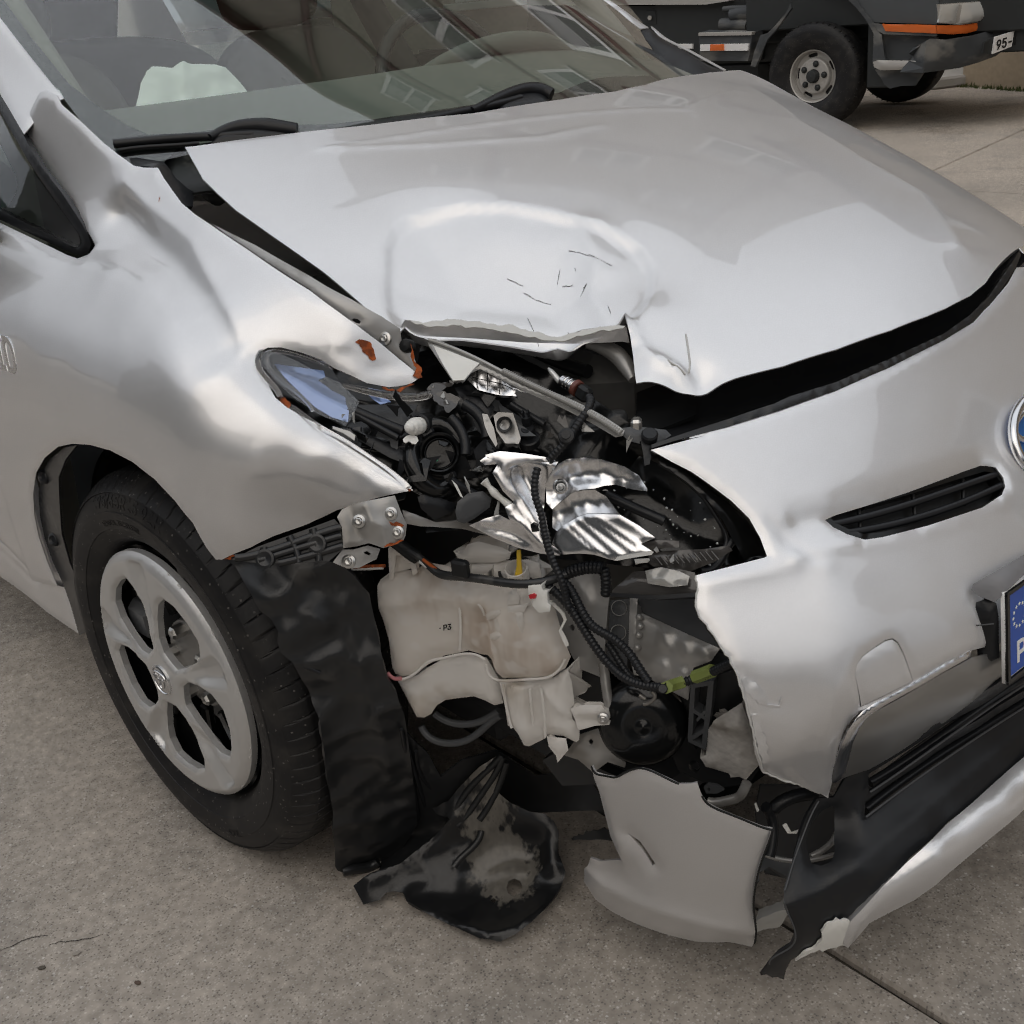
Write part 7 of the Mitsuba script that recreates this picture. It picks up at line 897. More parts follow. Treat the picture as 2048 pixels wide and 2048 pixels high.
on_lamp('throat', G('5841 -5856 6476 5903 -5792 6582 6006 -5712 6674 6139 -5641 6713 6265 -5581 6732 6409 -5547 6675 6585 -5540 6515 6251 -5686 6485 6137 -5749 6432 6046 -5809 6361 5966 -5886 6232 5874 -5906 6280'), G('5715 -5891 6566 5748 -5946 6336 5893 -5710 6806 5938 -5775 6585 5979 -5835 6361 6024 -5899 6139 6118 -5601 6826 6169 -5670 6611 6215 -5735 6392 6342 -5496 6848 6397 -5568 6637 6448 -5636 6423 6614 -5462 6658 6668 -5533 6448'), 'mat_mirror_chrome', parent=RF, h=.0035, thick=.0015, bumps=[('bump', G('5913 -5816 6437 6132 -5675 6580 6331 -5587 6603'), .018, -.012)] + [('crease', l_, .003, .002) for l_ in (G('5941 -5740 6618 6120 -5731 6442'), G('6107 -5641 6693 6217 -5683 6474'), G('6265 -5569 6710 6397 -5605 6497'), G('5840 -5824 6509 5990 -5851 6248'))])
on_lamp('fan', G('5977 -6015 6149 5994 -5963 6269 6061 -5906 6356 6206 -5811 6469 6319 -5749 6522 6662 -5603 6548 6878 -5539 6457 7065 -5484 6346 6945 -5592 6277 7066 -5555 6218 7071 -5569 6186 6909 -5677 6140 6752 -5771 6081 6649 -5807 6087 6478 -5858 6108 6312 -5920 6092 6128 -5999 6054'), G('5812 -6020 6336 5858 -6088 6089 6066 -5900 6366 6118 -5973 6124 6183 -6057 5892 6274 -5722 6639 6326 -5793 6401 6381 -5867 6165 6443 -5948 5933 6523 -5611 6667 6579 -5686 6435 6636 -5762 6202 6696 -5841 5972 6815 -5571 6460 6875 -5649 6233 6935 -5728 6005 7027 -5437 6472 7093 -5520 6250 7156 -5602 6026'), 'mat_mirror_chrome', parent=RF, h=.0032, thick=.0015, roll=(-.002, .002), bumps=[('bump', G('6250 -5691 6420 6768 -5516 6330'), .03, -.008)] + [('crease', l_, .0035, .0018) for l_ in (G('6055 -5791 6346 6569 -5729 6042'), G('6128 -5742 6404 6719 -5653 6082'), G('6201 -5697 6453 6839 -5575 6133'), G('6003 -5831 6289 6396 -5781 6064'), G('6302 -5654 6466 6872 -5520 6210'))])
on_lamp('bright_edge', G('6748 -5807 6099 6766 -5781 6142 6925 -5690 6194 7081 -5585 6238 7113 -5572 6226 7102 -5595 6197 6936 -5704 6153'), G('6671 -5822 6129 6802 -5764 6147 6834 -5806 6025 6895 -5661 6284 6927 -5703 6163 7014 -5595 6294 7047 -5638 6175 7125 -5523 6301 7159 -5567 6182'), 'mat_white_print', parent=RF, h=.004, thick=.002)
on_lamp('top_plate', G('5188 -6217 7095 5281 -6073 7119 5497 -5891 7080 5751 -5742 7041 5743 -5766 7004 5539 -5912 6988 5422 -6030 6959 5368 -6126 6889 5303 -6138 6998'), G('5144 -6335 7048 5208 -6067 7223 5279 -6152 7020 5327 -6219 6807 5372 -5906 7209 5438 -5988 7005 5484 -6053 6790 5555 -5763 7205 5622 -5844 7002 5823 -5719 7009'), 'mat_mirror_chrome', parent=RF, h=.004, thick=.002, roll=(-.002, .003))
HC = (0.5960, -0.5804, 0.6766)
add('bulb_hole', lathe([(.0078, -.003), (.0086, .0015), (.007, .003), (.006, .001), (.005, -.007), (0, -.008)], HC, unit([.6, -.6, .5]), 36), 'mat_chrome', 35, RF)
add('small_bulb', slathe([(.0028, -.005), (.0032, .0), (.0028, .005), (0, .007)], HC, unit([.6, -.6, .5]), 20), 'mat_lamp_glass', True, RF)
on_lamp('clip', G('5705 -6079 6328 5738 -6050 6361 5789 -6029 6345 5795 -6052 6261 5735 -6087 6250'), G('5685 -6089 6336 5690 -6098 6293 5718 -6056 6381 5724 -6065 6339 5729 -6075 6296 5735 -6085 6254 5758 -6033 6384 5763 -6043 6342 5769 -6053 6300 5776 -6063 6258 5804 -6021 6345 5810 -6031 6304 5817 -6042 6262'), 'mat_black_gloss', parent=RF, h=.003, thick=.006, roll=(-.002, .002))
# H-type bulb pulled out of its seat
BP = [np.array([0.4991, -0.5000, 0.7751]), np.array([0.5165, -0.5000, 0.7627]), np.array([0.5228, -0.5000, 0.7639]), np.array([0.5452, -0.5000, 0.7593])]
hb = add('halogen_bulb', sweep(np.array([BP[2], BP[3]]), .0070, 20, smooth_path=False), 'mat_chrome', 35, CAR, 'halogen bulb dangling in front of the engine bay')
add('glass', sweep(np.array([BP[0], BP[0] * .75 + BP[1] * .25, BP[0] * .3 + BP[1] * .7, BP[1], BP[2]]), [.0012, .0030, .0034, .0036, .0038], 16), 'mat_lamp_glass', True, hb)
ax_ = unit(BP[3] - BP[0]); add('collar', lathe([(.0098, -.002), (.0098, .003), (.0085, .004), (0, .004)], BP[3], ax_, 32), 'mat_collar_brown', False, hb)
add('connector', box(BP[3] + ax_ * .013, (.018, .015, .018), (ax_, (0, .3, 1)), .004), 'mat_black_plastic', False, hb)
for q in range(3): add('base_ring', lathe([(.0076, -.001), (.008, 0), (.0076, .001)], BP[2] + (BP[3] - BP[2]) * (.3 + .25 * q), ax_, 28), 'mat_chrome', False, hb)
# engine bay glimpsed past the lamp
jar = np.array((0.4480, -0.3600, 0.6694))
fr = add('coolant_jar', slathe([(.030, -.09), (.031, -.02), (.030, .0), (.027, .008)], jar, (0, 0, 1), 48), 'mat_tank', True, CAR, 'round coolant bottle behind the lamp')
cp = add('cap', lathe([(.033, .008), (.034, .02), (.031, .024), (.018, .025), (.018, .022), (0, .022)], jar, (0, 0, 1), 48), 'mat_black_gloss', 35, fr)
for q in range(5): add('cap_print', box(jar + np.array([-.011 + .006 * q, -.016 + .003 * (q % 2), .0246]), (.0035, .003, .0008), ((.9, -.3, 0), (0, 0, 1))), 'mat_white_print', False, cp)
add('knob', slathe([(.012, -.03), (.0118, .0), (.009, .004), (0, .005)], (0.5494, -0.4400, 0.7092), (0, 0, 1), 28), 'mat_grey_plastic', 35, CAR)
add('engine_block', join(box((.10, 0, .52), (.80, .82, .50), None, .05)), 'mat_cast_alloy', False, CAR)
add('radiator', box((.60, .02, .42), (.10, .80, .50), None, .02), 'mat_bay_grey', False, CAR)
add('bay_floor', box((.18, 0, .20), (.90, 1.0, .04), None, .01), 'mat_bay_grey', False, CAR)
add('bay_shelf', box((.35, -.02, .66), (.40, .95, .02), None, .006), 'mat_bay_grey', False, CAR)
add('bulkhead', box((-.34, 0, .58), (.04, 1.38, .76), None, .01), 'mat_silver', False, CAR)
add('floor_pan', box((-1.7, 0, .22), (3.2, 1.5, .06), None, .02), 'mat_bay_grey', False, CAR)
add('bay_pipe', sweep(G('3679 -4200 7603 4021 -4200 7537 4422 -4200 7485 4811 -4200 7459'), .009, 10), 'mat_black_trim', True, CAR)
bk = add('bolt_cap', lathe([(.0088, -.008), (.0092, .001), (.0075, .003), (0, .003)], (0.6577, -0.4996, 0.7266), unit([.4, -.3, .85]), 28), 'mat_black_trim', 35, CAR)
on_lamp('front_tab', G('6319 -5150 7338 6391 -5025 7336 6490 -4902 7299 6600 -4760 7258 6660 -4741 7201 6600 -5001 7121 6519 -5070 7166 6415 -5172 7217 6364 -5187 7264'), G('6298 -5251 7296 6322 -5027 7412 6396 -5114 7275 6470 -5200 7140 6417 -4886 7389 6492 -4974 7253 6568 -5063 7119 6511 -4743 7366 6587 -4833 7230 6664 -4924 7097 6681 -4689 7206'), 'mat_grey_plastic', h=.005, thick=.004, roll=(-.003, .004))
on_lamp('front_tab', G('6535 -5098 7221 6635 -5001 7171 6666 -5074 7095 6709 -5154 7004 6684 -5207 6999 6624 -5157 7091'), G('6482 -5114 7270 6528 -5169 7186 6542 -5027 7257 6589 -5082 7172 6637 -5138 7089 6685 -5194 7006 6649 -4995 7158 6698 -5052 7075 6746 -5109 6993'), 'mat_black_trim', h=.005, thick=.008, roll=(-.003, .004))
add('clip', box((0.6351, -0.4963, 0.7298), (.012, .016, .02), ((.6, .5, 0), (0, 0, 1)), .003), 'mat_bolt_steel', False, CAR)
# smoked lower lens fragments in front
on_lamp('lower_lens', G('6502 -5652 5531 6499 -5625 5581 6588 -5519 5694 6653 -5435 5784 6798 -5347 5807 6873 -5283 5851 7094 -5172 5856 7272 -5106 5843 7346 -5162 5712 7376 -5205 5646 6960 -5423 5570'), G('6405 -5709 5507 6543 -5526 5721 6604 -5604 5532 6674 -5342 5930 6735 -5418 5741 6801 -5500 5557 6863 -5234 5947 6925 -5312 5761 6996 -5399 5582 7053 -5131 5967 7114 -5208 5782 7190 -5301 5608 7308 -5114 5807 7385 -5210 5638'), 'mat_smoked_lens', 'broken smoky lower edge of the headlight lens', h=.005, thick=.006, roll=(-.003, .004), rough=(.006, .03))
on_lamp('lens_skirt', G('6517 -5681 5571 6986 -5449 5606 7405 -5222 5690 7424 -5245 5657 7003 -5470 5565 6528 -5695 5535'), G('6385 -5696 5661 6443 -5770 5464 6585 -5587 5683 6648 -5665 5491 6782 -5479 5705 6850 -5563 5519 6976 -5372 5726 7051 -5463 5547 7169 -5268 5748 7251 -5367 5577 7365 -5172 5775 7453 -5280 5611'), 'mat_black_trim', h=.006, thick=.012, roll=(-.002, .003))
for ol, ct, m in ((G('6592 -5357 5983 6610 -5306 6066 6802 -5176 6124 7017 -5067 6136 7038 -5088 6069 6904 -5159 6054 6787 -5240 6010'), G('6507 -5382 6024 6611 -5248 6183 6651 -5299 6036 6693 -5353 5891 6755 -5167 6195 6793 -5218 6048 6898 -5090 6208 6936 -5139 6062 7044 -5016 6224 7081 -5065 6078'), 'mat_smoked_lens'), (G('6713 -5247 5956 6882 -5138 5999 7303 -4925 6074 7509 -4831 6140 7560 -4839 6094 7419 -4945 5959 7249 -5050 5857 7088 -5170 5763 6889 -5245 5796 6749 -5282 5856'), G('6625 -5304 5937 6683 -5377 5753 6808 -5199 5953 6866 -5272 5771 6992 -5098 5972 7050 -5171 5790 7131 -4942 6180 7180 -5006 5995 7236 -5078 5814 7323 -4859 6206 7374 -4926 6024 7433 -5000 5847 7518 -4784 6236 7572 -4854 6058'), 'mat_smoked_lens'), (G('6862 -5460 5873 7002 -5360 5924 7192 -5279 5908 7318 -5247 5871 7333 -5297 5785 7161 -5399 5746 6932 -5498 5755'), G('6804 -5512 5834 6897 -5380 5983 6941 -5435 5848 6990 -5495 5717 7033 -5304 5996 7078 -5360 5863 7128 -5422 5734 7214 -5287 5878 7265 -5350 5751 7354 -5219 5897 7404 -5282 5770'), 'mat_lens_rim'), (G('6623 -5379 5911 6764 -5293 5933 6765 -5318 5887 6646 -5392 5867'), G('6601 -5403 5890 6639 -5349 5951 6656 -5371 5895 6674 -5393 5839 6695 -5317 5955 6712 -5339 5900 6729 -5361 5844 6750 -5286 5960 6767 -5307 5905 6784 -5329 5850'), 'mat_white_plastic')):
    on_lamp('lens_fragment', ol, ct, m, h=.004, thick=.003, roll=(-.002, .002), rough=(.010, .010))
for q in range(11): add('lens_rib', sweep(np.array(G('6825 -5284 5960 6921 -5275 5886')) + np.array(G('610 327 141')) * (q / 11 + .03), .0012, 6), 'mat_smoked_lens', True, LAMP)
mat('glass_chip', two(prin((.5, .52, .52), .2)))
ch = np.random.default_rng(5); cm = []
for px_ in G('6061 -5203 6619 6097 -5250 6483 6130 -5295 6346 6163 -5339 6208 6196 -5383 6070 6156 -5170 6599 6192 -5216 6463 6226 -5261 6327 6259 -5306 6190 6293 -5351 6053 6249 -5135 6578 6285 -5181 6443 6319 -5227 6307 6354 -5272 6171 6388 -5318 6035 6339 -5098 6555 6375 -5145 6421 6411 -5191 6286 6446 -5237 6151 6481 -5283 6016 6426 -5058 6531 6463 -5106 6398 6499 -5153 6264 6535 -5200 6130 6572 -5247 5996 6510 -5017 6506 6548 -5065 6373 6585 -5113 6240 6622 -5161 6107 6660 -5209 5974 6591 -4972 6478 6629 -5021 6346 6668 -5070 6214 6706 -5119 6082 6745 -5168 5951 6668 -4924 6449 6708 -4974 6318 6747 -5024 6187 6787 -5075 6056 6827 -5125 5926 6742 -4872 6418 6783 -4924 6287 6824 -4976 6158 6865 -5028 6028 6906 -5080 5899 6813 -4818 6384 6855 -4870 6255 6897 -4924 6126 6939 -4977 5998 6981 -5031 5870 6881 -4760 6349 6923 -4813 6220 6966 -4868 6092 7010 -4923 5965 7053 -4978 5838 6945 -4698 6311 6988 -4753 6183 7032 -4808 6056 7077 -4864 5929 7121 -4920 5803 7006 -4633 6272 7050 -4688 6144 7094 -4744 6016 7139 -4801 5890 7183 -4856 5763 7065 -4564 6230 7108 -4619 6102 7152 -4675 5974 7196 -4732 5847 7240 -4786 5720 7120 -4492 6186 7163 -4547 6057 7207 -4602 5929 7250 -4658 5802 7293 -4712 5673'):
    s_ = trimesh.creation.icosphere(0, ch.uniform(.0005, .0017)); s_.vertices *= ch.uniform(.4, 1.4, 3); s_.apply_translation(px_ + ch.normal(0, .010, 3)); cm.append(s_)
add('glass_crumbs', join(*cm), 'mat_glass_chip', False, LAMP); labels[list(scene)[-1]] = {'kind': 'stuff', 'label': 'crumbs of shattered lens on the black housing'}

# corrugated conduits
def conduit(path, r=.0075, name='wiring_conduit', label=None): return add(name, sweep(path, r * .64, 10, rib=(.0046, .16)), 'mat_black_trim', True, CAR, label)
def wire(path, r, m='mat_black_plastic', name='wire'): return add(name, sweep(path, r, 8), m, True, CAR)
conduit(G('5823 -5157 7600 5948 -5299 7527 5947 -5412 7434 5936 -5552 7314 5901 -5645 7207 5837 -5726 7111 5783 -5778 7029'), .0078, label='ribbed conduit of the dangling bulb')
gm = add('grommet', lathe([(.0085, -.003), (.0095, 0), (.0085, .003), (.005, .004), (.005, .006), (0, .006)], (0.5927, -0.5627, 0.7303), unit([.5, -.6, .6]), 36), 'mat_black_trim', 35, CAR)
conduit(G('5686 -5879 6947 5718 -5966 6813 5770 -6014 6646 5843 -6021 6491 5897 -6042 6337 5986 -6080 6131 6076 -6092 5961 6162 -6089 5807 6195 -6070 5627 6225 -6061 5437'), .0072, label='ribbed conduit hanging in front of the reflector')
for pa, r_ in zip((G('5845 -6054 5601 6122 -6004 5442 6316 -5957 5187 6468 -5924 4970 6639 -5878 4778 6836 -5854 4680 7086 -5796 4650 7365 -5714 4705'), G('5949 -5906 5646 6231 -5911 5418 6430 -5895 5202 6622 -5808 5095 6829 -5741 4933 6994 -5748 4790 7136 -5759 4689'), G('6523 -5775 4971 6678 -5771 4804 6886 -5763 4634 7075 -5757 4627'), G('6072 -5963 5664 6180 -5981 5359 6313 -5903 5115'), G('5872 -5751 5628 6052 -5654 5718 6212 -5576 5751 6293 -5540 5751'), G('6293 -5540 5751 6320 -5549 5624 6327 -5577 5428')), (.0085, .0088, .0075, .006, .012, .010)): conduit(pa, r_)
gc = conduit(G('7370 -5794 4727 7326 -5545 4628 7395 -5411 4653 7589 -5358 4784 7768 -5352 4924 8015 -5346 5130'), .0085, label='ribbed conduit wrapped with two bands of green tape')
for pa in (G('7367 -5727 4710 7320 -5543 4638 7350 -5445 4637'), G('7460 -5377 4711 7575 -5356 4791 7709 -5351 4890')): add('green_tape', sweep(pa, .0075, 6), 'mat_green_tape', False, gc)
# taped loom over the tank, and its connector
wire(G('3951 -6768 5841 4060 -6745 5792 4206 -6722 5755 4420 -6677 5666 4587 -6651 5588 4811 -6605 5595 5060 -6527 5626 5399 -6395 5634 5716 -6254 5651 5894 -6078 5674 6007 -5868 5719'), .0052, 'mat_black_dusty', 'taped_loom')
add('loom_sleeve', sweep(G('3932 -6789 5879 4037 -6753 5812 4153 -6713 5735 4245 -6679 5689'), .0085, 12), 'mat_black_plastic', True, CAR)
for q, pa in enumerate((G('4404 -6710 5727 4541 -6663 5643 4654 -6624 5568'), G('4359 -6735 5698 4519 -6678 5606 4632 -6636 5553'), G('3510 -7142 5501 3751 -7027 5551 3917 -6949 5581'), G('3485 -7156 5481 3703 -7054 5516 3894 -6964 5554'))): wire(pa, .0022, 'mat_rust' if q % 2 == 0 else 'mat_white_print')
add('loom_clip', box((0.4989, -0.6594, 0.5749), (.022, .012, .022), ((.9, .3, 0), (0, 0, 1)), .003), 'mat_black_plastic', False, CAR)
cn = body('connector', G('5855 -6316 5701 5998 -6248 5737 6021 -6248 5671 6072 -6226 5668 6083 -6242 5529 6118 -6231 5502 6111 -6246 5425 5988 -6304 5394 5914 -6326 5459 5900 -6316 5566 5862 -6329 5593'), G('5794 -6351 5641 5915 -6276 5790 5919 -6294 5660 5922 -6312 5529 5926 -6330 5397 6038 -6220 5808 6042 -6238 5679 6046 -6255 5548 6050 -6273 5417 6169 -6199 5568 6173 -6217 5437'), AX, 'mat_white_plastic', h=.004, thick=.02, roll=(-.002, .002), label='white wiring connector with a red tab')
body('red_tab', G('5884 -6342 5599 5937 -6315 5624 5968 -6303 5612 5959 -6313 5571 5897 -6342 5557'), G('5867 -6349 5596 5900 -6334 5601 5901 -6339 5567 5902 -6344 5533 5931 -6315 5641 5932 -6319 5606 5933 -6324 5572 5965 -6305 5611 5966 -6309 5577'), AX, 'mat_red_plastic', h=.003, thick=.003, parent=cn)
body('wire_clip', G('5918 -6072 5399 5948 -6055 5422 6087 -6012 5304 6119 -6010 5227 6065 -6055 5094 6120 -6045 4998 6157 -6042 4914 6125 -6060 4893 6085 -6067 4958 6034 -6072 5073 6086 -6026 5215 6046 -6033 5287'), G('5840 -6120 5318 5994 -6020 5515 6001 -6044 5343 6008 -6068 5171 6015 -6092 4997 6022 -6116 4822 6160 -5970 5368 6168 -5993 5197 6175 -6017 5024 6183 -6041 4851'), AX, 'mat_white_plastic', h=.003, thick=.0015)
for pa in (G('7027 -5816 4504 7097 -5790 4473'), G('7082 -5807 4403 7157 -5767 4452 7194 -5737 4537 7159 -5747 4574')): wire(pa, .0022, 'mat_steel', 'hook')

# washer tank
TANK = key_for(CAR + '__washer_tank'); labels[TANK] = {'label': 'stained translucent washer fluid tank in front of the wheel'}
def tank(name, ol, ct, m='mat_tank', h=.005, thick=.05, **k): return body(name, ol, ct, unit([.45, -.82, .3]), m, h=h, thick=thick, parent=TANK, **k)
tank('upper_chamber', G('3630 -7012 5210 3676 -6978 5295 3844 -6878 5447 4161 -6730 5490 4258 -6668 5606 4527 -6550 5594 4708 -6475 5557 4847 -6427 5462 5238 -6251 5473 5563 -6103 5488 5609 -6102 5370 5839 -6011 5293 5964 -6019 4890 6061 -6010 4675 6017 -6053 4529 5874 -6135 4410 5270 -6431 4249 5184 -6461 4304 5110 -6474 4433 5041 -6493 4504 4814 -6591 4523 4494 -6755 4394 4284 -6874 4235 4141 -6960 4097 3973 -7046 4028 3866 -7091 4048 3827 -7095 4131 3775 -7057 4517 3651 -7054 4888'), G('3412 -7099 5277 3406 -7171 4841 3847 -6827 5760 3846 -6895 5339 3844 -6964 4909 3842 -7034 4472 3841 -7105 4026 4265 -6632 5813 4267 -6697 5398 4269 -6763 4976 4272 -6830 4546 4274 -6899 4108 4670 -6443 5865 4676 -6505 5457 4682 -6568 5041 4688 -6633 4618 4694 -6698 4187 5073 -6318 5513 5083 -6379 5104 5092 -6441 4687 5102 -6504 4263 5459 -6137 5568 5472 -6195 5165 5485 -6255 4755 5498 -6315 4338 5850 -6017 5224 5866 -6074 4821 5883 -6132 4410 6237 -5898 4885 6257 -5953 4480'), roll=(-.016, .009), rough=(.008, .03), bumps=[
    ('bump', G('4021 -6860 5065 4440 -6651 5199 4847 -6463 5237'), .014, .006), ('bump', G('5028 -6404 5103 5060 -6433 4830 5119 -6457 4511'), .009, -.010), ('bump', G('5443 -6222 5077 5521 -6251 4676 5615 -6244 4460'), .03, .010),
    ('crease', G('3661 -7037 4962 4021 -6860 5065 4486 -6630 5206 4847 -6462 5249 5004 -6401 5192'), .010, .005), ('bump', G('4350 -6739 4902 4446 -6758 4512'), .04, -.006)])
tank('lower_chamber', G('3791 -7037 3948 3884 -6995 3950 4077 -6895 4026 4220 -6810 4157 4431 -6689 4317 4752 -6524 4442 4975 -6427 4424 5031 -6415 4341 5144 -6394 4158 5197 -6418 3853 5090 -6475 3803 4971 -6522 3845 4832 -6580 3874 4648 -6672 3818 4461 -6767 3751 4348 -6833 3654 4273 -6889 3517 4177 -6944 3447 4080 -6989 3437 3982 -7005 3610'), G('3627 -7090 4078 3626 -7144 3741 3952 -6934 4137 3953 -6987 3804 3954 -7041 3466 4270 -6781 4195 4273 -6833 3866 4276 -6885 3532 4576 -6583 4571 4581 -6632 4251 4586 -6682 3926 4591 -6733 3597 4878 -6438 4623 4885 -6486 4306 4892 -6535 3985 4900 -6584 3660 5183 -6343 4360 5192 -6390 4043 5201 -6438 3722'), 'mat_tank_pale', roll=(-.014, .008))
tank('pump_well', G('5190 -6423 4186 5537 -6255 4261 5856 -6096 4359 5999 -6009 4501 6059 -6009 4332 6107 -6031 4061 6103 -6063 3871 6183 -6040 3789 6180 -6073 3597 6147 -6094 3557 5995 -6153 3610 5805 -6241 3593 5781 -6261 3534 5589 -6372 3385 5526 -6400 3385 5472 -6398 3545 5403 -6420 3604 5318 -6458 3606 5265 -6436 3892'), G('5077 -6469 4212 5083 -6505 3972 5299 -6363 4254 5306 -6398 4016 5313 -6433 3775 5320 -6469 3532 5518 -6258 4295 5526 -6292 4059 5534 -6327 3821 5542 -6362 3580 5550 -6397 3337 5733 -6155 4336 5742 -6188 4102 5751 -6222 3865 5760 -6256 3627 5770 -6290 3386 5935 -6021 4605 5945 -6053 4375 5955 -6086 4143 5965 -6119 3909 5975 -6152 3673 5985 -6186 3434 6154 -5953 4415 6164 -5985 4185 6175 -6018 3952 6187 -6050 3718 6198 -6083 3481'), 'mat_tank_pale', roll=(-.012, .008), bumps=[('bump', G('5495 -6349 4130 5555 -6404 3614'), .016, .010), ('bump', G('5690 -6256 4169 5769 -6282 3780'), .012, -.008), ('crease', G('5404 -6374 4232 5752 -6215 4251 6018 -6136 3998 6171 -6082 3912'), .008, .008), ('crease', G('5576 -6387 3667 5727 -6307 3747 6028 -6167 3775'), .006, .004)])
tank('spout', G('5825 -6250 3594 6051 -6145 3619 6090 -6152 3471 5969 -6237 3274 5945 -6234 3361 5854 -6258 3462'), G('5762 -6270 3648 5767 -6289 3514 5883 -6212 3673 5888 -6231 3540 5893 -6250 3406 5899 -6269 3271 6002 -6155 3699 6007 -6173 3566 6013 -6192 3433 6019 -6211 3299 6126 -6116 3592 6132 -6134 3460'), 'mat_tank_pale', thick=.012, roll=(-.006, .006))
tank('mount', G('6112 -6088 4041 6270 -6004 4120 6471 -5909 4156 6542 -5892 4059 6570 -5902 3921 6403 -5984 3871 6219 -6082 3775 6171 -6082 3912'), G('6042 -6126 3994 6177 -6036 4180 6184 -6058 4023 6192 -6080 3865 6199 -6102 3706 6317 -5969 4208 6325 -5991 4052 6333 -6012 3895 6340 -6034 3736 6456 -5903 4235 6464 -5924 4080 6472 -5945 3924 6602 -5858 4108 6610 -5879 3953'), 'mat_tank_pale', thick=.02, roll=(-.006, .005), bumps=[('area', G('6221 -6052 3958 6499 -5917 4027 6504 -5929 3935 6237 -6061 3855'), .006, -.008)])
hexbolt(TANK, (0.6535, -0.5937, 0.4033), unit([.6, -.7, .2]), .004)
tank('neck', G('3838 -6834 5745 3893 -6801 5799 4125 -6695 5810 4149 -6696 5739 4219 -6704 5489 4161 -6740 5428 4119 -6728 5619 4086 -6731 5696 3939 -6801 5665 3908 -6864 5357 3856 -6893 5321'), G('3763 -6873 5709 3763 -6897 5561 3762 -6921 5412 3761 -6945 5262 3913 -6780 5874 3912 -6803 5728 3912 -6827 5581 3912 -6850 5433 3911 -6874 5284 4060 -6711 5892 4060 -6734 5747 4060 -6757 5601 4060 -6781 5454 4206 -6666 5766 4207 -6689 5620 4207 -6712 5474'), 'mat_tank', h=.004, thick=.012, roll=(-.003, .003))
tank('neck_web', G('3816 -6750 5657 4027 -6651 5684 4065 -6667 5479 3835 -6784 5396'), G('3765 -6766 5701 3765 -6783 5600 3765 -6799 5498 3765 -6815 5396 3867 -6718 5713 3867 -6735 5613 3867 -6751 5512 3867 -6767 5410 3968 -6671 5726 3968 -6687 5626 3968 -6703 5525 3969 -6719 5424 4068 -6624 5739 4068 -6639 5639 4069 -6655 5539 4069 -6671 5438'), 'mat_tank', thick=.004)
for pa in (G('3854 -7104 4106 3939 -7076 4045 4156 -6969 4110 4275 -6898 4221 4392 -6826 4347 4555 -6741 4423 4851 -6590 4538 4987 -6528 4552 5109 -6481 4505'), G('5123 -6483 4449 5221 -6467 4277 5372 -6399 4281 5654 -6261 4354 5870 -6154 4422 5988 -6084 4532 6057 -6029 4682'), G('4839 -6481 5266 4995 -6418 5221 5063 -6400 5139 5087 -6400 5074'), G('4777 -6521 5188 4796 -6560 4887 4794 -6609 4580'), G('5444 -6375 4224 5492 -6398 3947 5564 -6417 3624'), G('5658 -6279 4230 5688 -6304 3987 5718 -6326 3766'), G('5786 -6216 4266 5841 -6242 3947 5864 -6280 3641'), G('5340 -6421 4228 5381 -6447 3949 5456 -6457 3674')): add('seam', sweep(pa, .0017, 8), 'mat_tank_pale', True, TANK)
add('pink_stain', sweep(G('3880 -7120 4124 3965 -7092 4063 4062 -7046 4081'), .0026, 8), 'mat_pink_stain', True, TANK)
for ol, ct in [(G('5158 -6453 5122 5201 -6425 5175 5330 -6361 5218 5342 -6363 5174 5268 -6408 5094 5181 -6452 5057'), G('5121 -6465 5148 5123 -6476 5073 5193 -6431 5159 5194 -6442 5084 5196 -6453 5010 5262 -6387 5244 5264 -6398 5170 5266 -6409 5096 5333 -6354 5256 5335 -6365 5182 5337 -6376 5107')), (G('5218 -6462 4890 5293 -6421 4938 5424 -6363 4941 5393 -6387 4874 5274 -6448 4823 5219 -6471 4833'), G('5178 -6482 4876 5180 -6495 4791 5256 -6432 4973 5258 -6445 4889 5260 -6457 4805 5335 -6395 4987 5338 -6407 4903 5340 -6419 4819 5414 -6358 5000 5417 -6370 4916 5419 -6382 4833')), (G('5257 -6415 5081 5300 -6393 5099 5347 -6392 4970 5316 -6414 4918 5282 -6425 4947'), G('5224 -6434 5052 5226 -6444 4981 5290 -6392 5133 5291 -6403 5063 5293 -6413 4992 5295 -6423 4922 5358 -6371 5073 5360 -6382 5003 5362 -6392 4933')), (G('5415 -6314 5277 5543 -6253 5308 5658 -6197 5337 5619 -6229 5241 5524 -6277 5203 5428 -6321 5199'), G('5368 -6341 5242 5460 -6282 5356 5463 -6296 5257 5466 -6311 5157 5554 -6238 5370 5557 -6252 5271 5560 -6266 5172 5648 -6194 5385 5651 -6208 5286 5654 -6222 5187')), (G('5513 -6281 5213 5598 -6239 5238 5638 -6263 4973 5667 -6264 4886 5587 -6299 4884 5540 -6295 5047'), G('5449 -6320 5144 5453 -6340 5005 5576 -6239 5303 5581 -6258 5165 5585 -6278 5027 5589 -6298 4887 5715 -6217 5048 5720 -6237 4909')), (G('5432 -6279 5459 5494 -6244 5502 5561 -6229 5411 5553 -6246 5321 5415 -6313 5288'), G('5375 -6318 5368 5377 -6329 5290 5445 -6261 5533 5447 -6272 5456 5449 -6283 5379 5452 -6294 5301 5519 -6227 5544 5521 -6238 5467 5523 -6249 5390 5525 -6260 5313 5596 -6215 5401 5599 -6226 5324'))]:
    tank('moulded_boss', ol, ct, 'mat_tank_pale', h=.003, thick=.006, roll=(-.003, .003))
_q = G('4522 -6692 4780 4636 -6635 4816 4521 -6681 4851')
add('print', letters('· P3', .0072, _q[0] - AX * .0005, _q[1] - _q[0], _q[2] - _q[0], .0008, True), 'mat_black_print', False, TANK)
